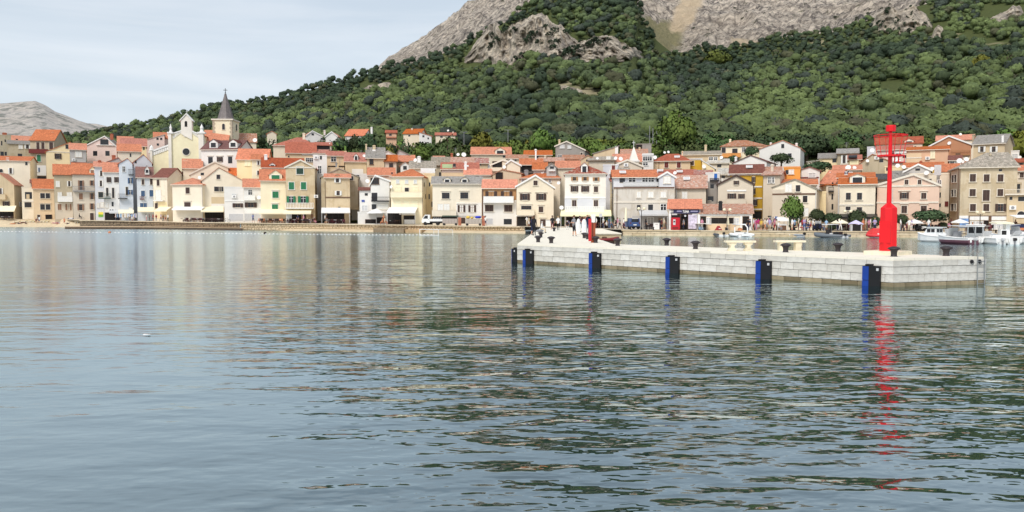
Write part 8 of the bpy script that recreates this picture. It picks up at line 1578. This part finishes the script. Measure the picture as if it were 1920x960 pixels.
for i, (px, t_) in enumerate(((24, .42), (30, .5), (36, .45), (42, .52), (49, .46), (102, .5), (107, .45), (114, .5), (127, .5))): bather('sunbather lying on the beach %s' % ('below the leftmost awning', 'below the narrow cream house, first', 'below the narrow cream house beside a dark bag', 'with a dark towel', 'nearest the white sun loungers', 'between the peach and olive grey houses', 'in pink just left of the standing bather', 'close behind the standing bather', 'right of the standing bather')[i], px, t_, 'lie', ('orange', 'beige', 'navy', 'maroon', 'black', 'pink', 'pink', 'lilac', 'navy')[i], ('orange', 'beige', 'navy', 'maroon', 'black', 'pink', 'pink', 'lilac', 'navy')[i], (i * 1.3) % 3)
for i, px in enumerate((33, 46, 56, 62, 82, 88, 148, 152)):
    Y = float(W_(px)) + 3.2; o = thing('sun_lounger', ('white sun lounger on the beach, leftmost', 'white sun lounger under the narrow cream house', 'white sun lounger left of the bending bather', 'white sun lounger behind the bending bather', 'white sun lounger right of the bathers', 'white sun lounger below the peach house window', 'yellow white lounger near the dark ledge', 'yellow white lounger at the ledge end')[i], 'sun lounger', gz(px, Y, 1.1), random.uniform(-.5, .5), 'sun loungers on the beach')
    MB().box(-.9, .4, -.3, .3, .28, .36).build('seat', M['cream'], o); MB().slab([(.4, -.3, .34), (.4, .3, .34), (.95, .3, .75), (.95, -.3, .75)], .07).build('backrest', M['cream'], o)
    for x in (-.8, .3): MB().box(x - .03, x + .03, -.28, .28, -.5, .28).build('leg', M['palegrey'], o)
p = gz(134, float(W_(134)) + 12, 1.5); o = thing('beach_tent', 'navy and white beach shelter below the greige house', 'beach tent', p); k = MB(); k.loft([[(x, .6 * math.cos(a), .85 * math.sin(a)) for a in np.linspace(0, PI, 8)] for x in (-.8, .0, .8)], closed=False, cap=False); k.build('shell', M['navy'], o); k = MB(); k.loft([[(x, .62 * math.cos(a), .87 * math.sin(a) + .01) for a in np.linspace(.9, PI - .9, 6)] for x in (-.5, .5)], closed=False, cap=False); k.build('white_band', M['white'], o)

# ================================================================== BOATS
GREYT = plain('grey_inflatable_tube', (150, 156, 164), .5, vary=.1); WHT = plain('white_gelcoat', (240, 240, 238), .3, vary=.03); DKT = plain('dark_grey_tube', (84, 88, 94), .5, vary=.12)
def outboard(o, x, y, z, s=1.0, m=None, rz=0):
    ob = link('outboard_motor', MB().loft([[(a * .17 * s * w_, b * .24 * s * w_, h * s) for a, b in ((-1, -1), (1, -1), (1, 1), (-1, 1))] for h, w_ in ((0, .8), (.1, 1), (.3, 1), (.38, .6))]).mesh('outboard_motor', m or M['black']), o, (x, y, z + .12 * s), rz); link('leg', MB().box(-.06 * s, .06 * s, -.1 * s, .08 * s, -.6 * s, -.002).mesh('leg', M['grey']), ob)
def rib(label, px, py, rz, L=4.2, W2=.75, tube=GREYT, extra=None, engine=True, name='inflatable_boat'):
    v = onz(px, py, 0); o = thing(name, label, 'inflatable boat', (v.x, v.y, 0), rz); r = .24 * L / 4.2
    pts = [(-W2, -L / 2, .28), (-W2, L * .2, .30), (-W2 * .8, L * .36, .36), (0, L * .5, .46), (W2 * .8, L * .36, .36), (W2, L * .2, .30), (W2, -L / 2, .28)]
    MB().tube(pts, [r * .7] + [r] * 5 + [r * .7], 10).build('tube', tube, o, True)
    k = MB(); k.loft([[(-w_, y, h0 + .14), (0, y, h0), (w_, y, h0 + .14), (w_, y, .26), (-w_, y, .26)] for y, w_, h0 in ((-L * .46, W2 * .9, -.12), (L * .2, W2 * .9, -.1), (L * .42, W2 * .3, .1))]); k.build('hull', WHT, o); MB().box(-W2 * .75, W2 * .75, -.2 - L * .1, .12 - L * .1, .3, .62).build('seat', M['white'], o)
    if engine: outboard(o, 0, -L * .5 + .1, .2, .8)
    if extra: extra(o, L, W2)
    return o
def ex_canopy(o, L, W2):
    for x in (-.55, .55):
        for y in (-.5, .6): MB().tube([(x, y, .5), (x * 1.02, y, 1.75)], .025, 5).build('post', M['steel'], o)
    MB().box(-.72, .72, -.75, .85, 1.75, 1.83).build('canopy', M['white'], o); MB().box(-.35, .35, 0, .5, .3, 1.1).build('console', M['iron'], o)
def ex_blue(o, L, W2): ex_canopy(o, L, W2); k = MB(); k.ball((0, .2, 1.0), .42, 10, 0, (1, .8, 1)); k.build('cover', CLOTH['sky'], o, True)
def ex_red(o, L, W2): k = MB(); k.prism([(-.5, .55), (.5, .55), (.42, .85), (0, 1.5), (-.42, .85)], -.3, .5); k.build('cover', CLOTH['red'], o); MB().box(-.14, .14, -.33, -.301, 1.05, 1.17).build('badge', M['white'], o); [MB().tube([(s_ * .35, -.35, -.05), (s_ * .35, -.35, .6)], .09, 8).build('fender', M['white'], o) for s_ in (-1, 1)]
rib('grey inflatable boat with a blue cover under a small white canopy at the kiosk', 1316, 441.5, .35, 4.4, .8, GREYT, ex_blue); rib('dark inflatable boat with a red cover in front of the cafe bar', 1347.5, 442.8, .15, 3.8, .9, DKT, ex_red)
def ex_arch(o, L, W2):
    MB().tube([(-.95, -.6, .4), (-.92, -.5, 1.3), (-.6, -.4, 1.72), (.6, -.4, 1.72), (.92, -.5, 1.3), (.95, -.6, .4)], .10, 8).build('arch', WHT, o, True); MB().box(-.75, .75, -.4, 1.2, 1.70, 1.80).build('canopy', WHT, o); k = MB(); k.ball((.05, .1, .95), .34, 10, 0, (1.1, .8, 1)); k.build('orange_ring', CLOTH['orange'], o, True); MB().box(-.6, .6, -.2, .4, .3, .75).build('console', M['black'], o); k = MB(); k.box(-.55, .55, -L * .5 - .1, -L * .5 + .1, .12, .5); k.build('transom', WHT, o)
rib('white inflatable boat with a rounded white arch and orange gear inside', 1387, 443.5, .05, 4.6, 1.15, WHT, ex_arch)
rib('low white and grey dinghy moored left of the sales booth', 1463, 443.5, .8, 3.6, .7, WHT); rib('small pale grey dinghy just right of the low white one', 1492, 444, .8, 2.7, .6, GREYT)
def ex_big(o, L, W2): ex_canopy(o, L, W2); MB().box(-.5, .5, -1.5, -.7, .4, .8).build('rear_seat', M['black'], o)
rib('large grey inflatable with a dark console and white canopy near the beige parasol', 1557, 445.5, .62, 4.6, 1.0, plain('mid_grey_tube', (112, 118, 124), .5, vary=.15), ex_big)
def ex_redcab(o, L, W2): k = MB(); k.loft([[(-.6 * w_, y, .3), (.6 * w_, y, .3), (.5 * w_, y, h), (-.5 * w_, y, h)] for y, w_, h in ((-1.6, 1, .7), (-.6, 1, 1.2), (.6, 1, 1.3), (1.6, .6, .8))]); k.build('cabin', plain('coral_red', (232, 74, 74), .4), o); MB().lathe([(.05, 0), (.16, .05), (.16, .25), (.05, .3)], 8).build('fender', M['white'], o, loc=(-1.2, -1.8, .15))
rib('red inflatable boat half hidden by the beacon', 1648, 446, .5, 3.6, .85, plain('coral_tube', (224, 66, 70), .45, vary=.1), ex_redcab)
rb = rib('slim red hulled boat with a black outboard behind the pier', 1138, 454, -1.15, 2.9, .36, plain('dark_red_tube', (128, 40, 42), .5), None, True)
for c in rb.children:
    if c.name.startswith(('hull', 'seat')): c.data.materials[0] = M['timber']
v = onz(1425, 443, 0); o = thing('rowing_boat', 'dark upturned hull lying against the quay right of the white arched boat', 'boat', (v.x, v.y + .4, 0), .1); k = MB(); k.loft([[(x, .35 * w_ * math.cos(a), .26 * w_ * math.sin(a) - .02) for a in np.linspace(0, PI, 7)] + [(x, 0, -.15)] for x, w_ in ((-.85, .2), (-.4, 1), (.4, 1), (.85, .2))]); k.build('hull', M['black'], o); MB().tube([(-.85, 0, .0), (0, 0, .26), (.85, 0, 0)], .02, 5).build('keel', M['iron'], o)
def motorboat(label, px, py, rz, L=5.5, B=1.0, hullc=WHT, style='cabin', motor=M['iron'], name='motorboat', band=None):
    v = onz(px, py, 0); o = thing(name, label, 'motorboat', (v.x, v.y, 0), rz)
    def sec(y, w_, k_, sh_): return [(-w_ * B, y, sh_), (-w_ * B * .92, y, .18), (-w_ * B * .5, y, k_ + .08), (0, y, k_), (w_ * B * .5, y, k_ + .08), (w_ * B * .92, y, .18), (w_ * B, y, sh_), (w_ * B * .86, y, sh_ + .03), (0, y, sh_ + .05), (-w_ * B * .86, y, sh_ + .03)]
    k = MB(); k.loft([sec(-L / 2, .86, -.2, .62), sec(-L * .2, 1, -.25, .64), sec(L * .12, .97, -.22, .74), sec(L * .34, .66, -.1, .88), sec(L * .5, .04, .35, 1.02)]); h = k.build('hull', hullc, o, False)
    if band: k = MB(); k.loft([sec(y, w_ * 1.012, k_ - .02, .40) for y, w_, k_ in ((-L / 2 - .02, .87, -.2), (-L * .2, 1, -.25), (L * .12, .97, -.22), (L * .34, .68, -.1))]); k.build('boot_stripe', band, h)
    k = MB()
    pts = [(-B * .87, -L / 2, .62), (-B * 1.01, -L * .2, .64), (-B * .98, L * .12, .74), (-B * .67, L * .34, .88), (0, L * .51, 1.03), (B * .67, L * .34, .88), (B * .98, L * .12, .74), (B * 1.01, -L * .2, .64), (B * .87, -L / 2, .62)]; k.tube(pts, .05, 6); k.build('rubbing_strake', M['white'], o)
    if style in ('cabin', 'big'):
        hc = 1.62 if style == 'cabin' else 1.95; k = MB(); k.loft([[(-B * w_, y, .66), (B * w_, y, .66), (B * w_ * .86, y, z), (-B * w_ * .86, y, z)] for y, w_, z in ((-L * .12, .80, hc), (L * .14, .78, hc), (L * .24, .68, 1.05), (L * .36, .45, .95))]); cb = k.build('cabin', WHT, o); MB().box(-B * .84, B * .84, -L * .22, L * .17, hc + .002, hc + .08).build('cabin_roof', WHT, cb)
        for s_ in (-1, 1):
            for y0_ in (-.08, .04): MB().box(s_ * B * .775 - .03, s_ * B * .775 + .03, L * y0_, L * (y0_ + .09), 1.12, hc - .14).build('side_window', M['glass_dark'], cb)
        for s_ in (-1, 1): MB().box(s_ * B * .33 - B * .27, s_ * B * .33 + B * .27, -L * .12 - .02, -L * .12 - .003, 1.10, hc - .14).build('rear_window', M['glass_dark'], cb)
    if style == 'open':
        k = MB(); k.slab([(-B * .75, L * .12, .8), (B * .75, L * .12, .8), (B * .62, L * .02, 1.35), (-B * .62, L * .02, 1.35)], .03); k.build('windscreen', M['palegrey'], o); MB().box(-B * .6, B * .6, -L * .3, -L * .18, .64, .95).build('seat', M['white'], o)
    if style == 'bimini' or style == 'big':
        for x in (-.8, .8): MB().tube([(x * B, -L * .38, .6), (x * B, -L * .30, 1.85), (x * B, L * .0, 1.9)], .03, 5).build('frame', M['steel'], o)
        MB().slab([(-B * .86, -L * .42, 1.86), (B * .86, -L * .42, 1.86), (B * .86, L * .06, 1.95), (-B * .86, L * .06, 1.95)], .06).build('bimini', M['palegrey' if style == 'bimini' else 'white'], o)
        if style == 'bimini': k = MB(); k.slab([(-B * .75, L * .14, .8), (B * .75, L * .14, .8), (B * .66, L * .06, 1.7), (-B * .66, L * .06, 1.7)], .03); k.build('windscreen', M['palegrey'], o); MB().box(-.3, .3, -L * .1, .05, .62, 1.3).build('console', M['grey'], o)
    if style == 'ttop':
        MB().box(-.35, .3, -.3, .4, .64, 1.5).build('console', WHT, o); MB().box(.22, .62, -.15, .5, .64, 2.25).build('tower', WHT, o); k = MB(); k.slab([(-1.0, -.7, 2.22), (.75, -.7, 2.22), (.75, .9, 2.36), (-1.0, .9, 2.30)], .12); k.build('hard_top', M['cream'], o); MB().box(-.28, .2, -.32, -.301, .95, 1.4).build('locker_door', M['black'], o)
    for x in (-B * .55, B * .6): k = MB(); k.lathe([(.02, -.3), (.09, -.22), (.09, .2), (.02, .3)], 8); k.build('fender', M['white'], o, loc=(x, -L / 2 - .1, .42))
    outboard(o, 0, -L / 2 - .12, .28, .8, motor); return o
motorboat('small white cabin boat with a navy stern at the left of the moored row', 1753, 453.5, .5, 4.2, .85, WHT, 'cabin', M['navy']); motorboat('white boat with a grey bimini awning and wine red hull', 1792, 456.5, .3, 4.6, 1.0, WHT, 'bimini', M['palegrey'], 'motorboat', plain('wine_hull', (116, 78, 90), .35))
motorboat('large white cruiser with big side windows and dark bow stripe', 1829, 456, -.6, 4.8, 1.05, WHT, 'big'); motorboat('white open motorboat with a grey outboard beside the cruiser', 1853, 457, .1, 4.0, .75, WHT, 'open', M['palegrey']); motorboat('white fishing boat with a hard top and upright tower', 1880, 456.8, -.1, 4.6, .95, WHT, 'ttop', M['iron'])
motorboat('white boat with a dark cockpit at the right edge', 1912, 456.5, .4, 4.6, .9, WHT, 'open', M['navy']); motorboat('white boat moored behind the one with the bimini', 1775, 449.8, -1.2, 4.4, .75, WHT, 'open'); motorboat('white covered boat behind the hard top fishing boat', 1899, 451.2, -1.2, 4.6, .85, WHT, 'bimini')
# kiosk counter at the right edge, dark parasol awning
o = thing('food_cart', 'dark food cart with white canopy at the right edge of the quay', 'cart', gq(1913, -5.4)); MB().box(-.95, .95, -.5, .5, .1, 1.0).build('body', M['navy'], o); MB().box(-.95, .95, -.52, -.501, .2, .55).build('orange_panel', CLOTH['orange'], o); MB().slab([(-1.1, -.8, 2.0), (1.1, -.8, 2.0), (1.1, .7, 2.3), (-1.1, .7, 2.3)], .1).build('canopy', M['white'], o)
for x in (-.95, .95): MB().tube([(x, 0, 1.0), (x, 0, 2.1)], .03, 5).build('post', M['steel'], o)
for i in range(16):                                      # mooring stones along the quay edge
    px = 1182 + i * 46 + random.uniform(-8, 8); v = gz(px, float(W_(px)) + .7, float(Q_(px)) + .05); o = thing('quay_bollard', ('small dark mooring bollard on the quay edge by the %s' % ('blue van', 'twin globe lamp', 'grey shop front', 'vending machine', 'kiosk poster', 'red covered boat', 'cafe counter', 'ochre corner', 'souvenir rack', 'sales booth', 'scooters', 'beige parasol', 'lilac parasol', 'beacon foot', 'white parasol', 'widest tree')[i]), 'bollard', v, 0, 'bollards along the quay edge'); MB().lathe([(.11, 0), (.09, .1), (.09, .3), (.15, .36), (.13, .42), (.01, .45)], 10).build('body', M['black'], o); MB().lathe([(.17, -.02), (.17, .02), (.1, .03)], 10).build('foot', M['iron'], o)
for o in bpy.data.objects:
    l = o.get('label')
    if l and len(l.split()) > 16: print('LONG', len(l.split()), l)
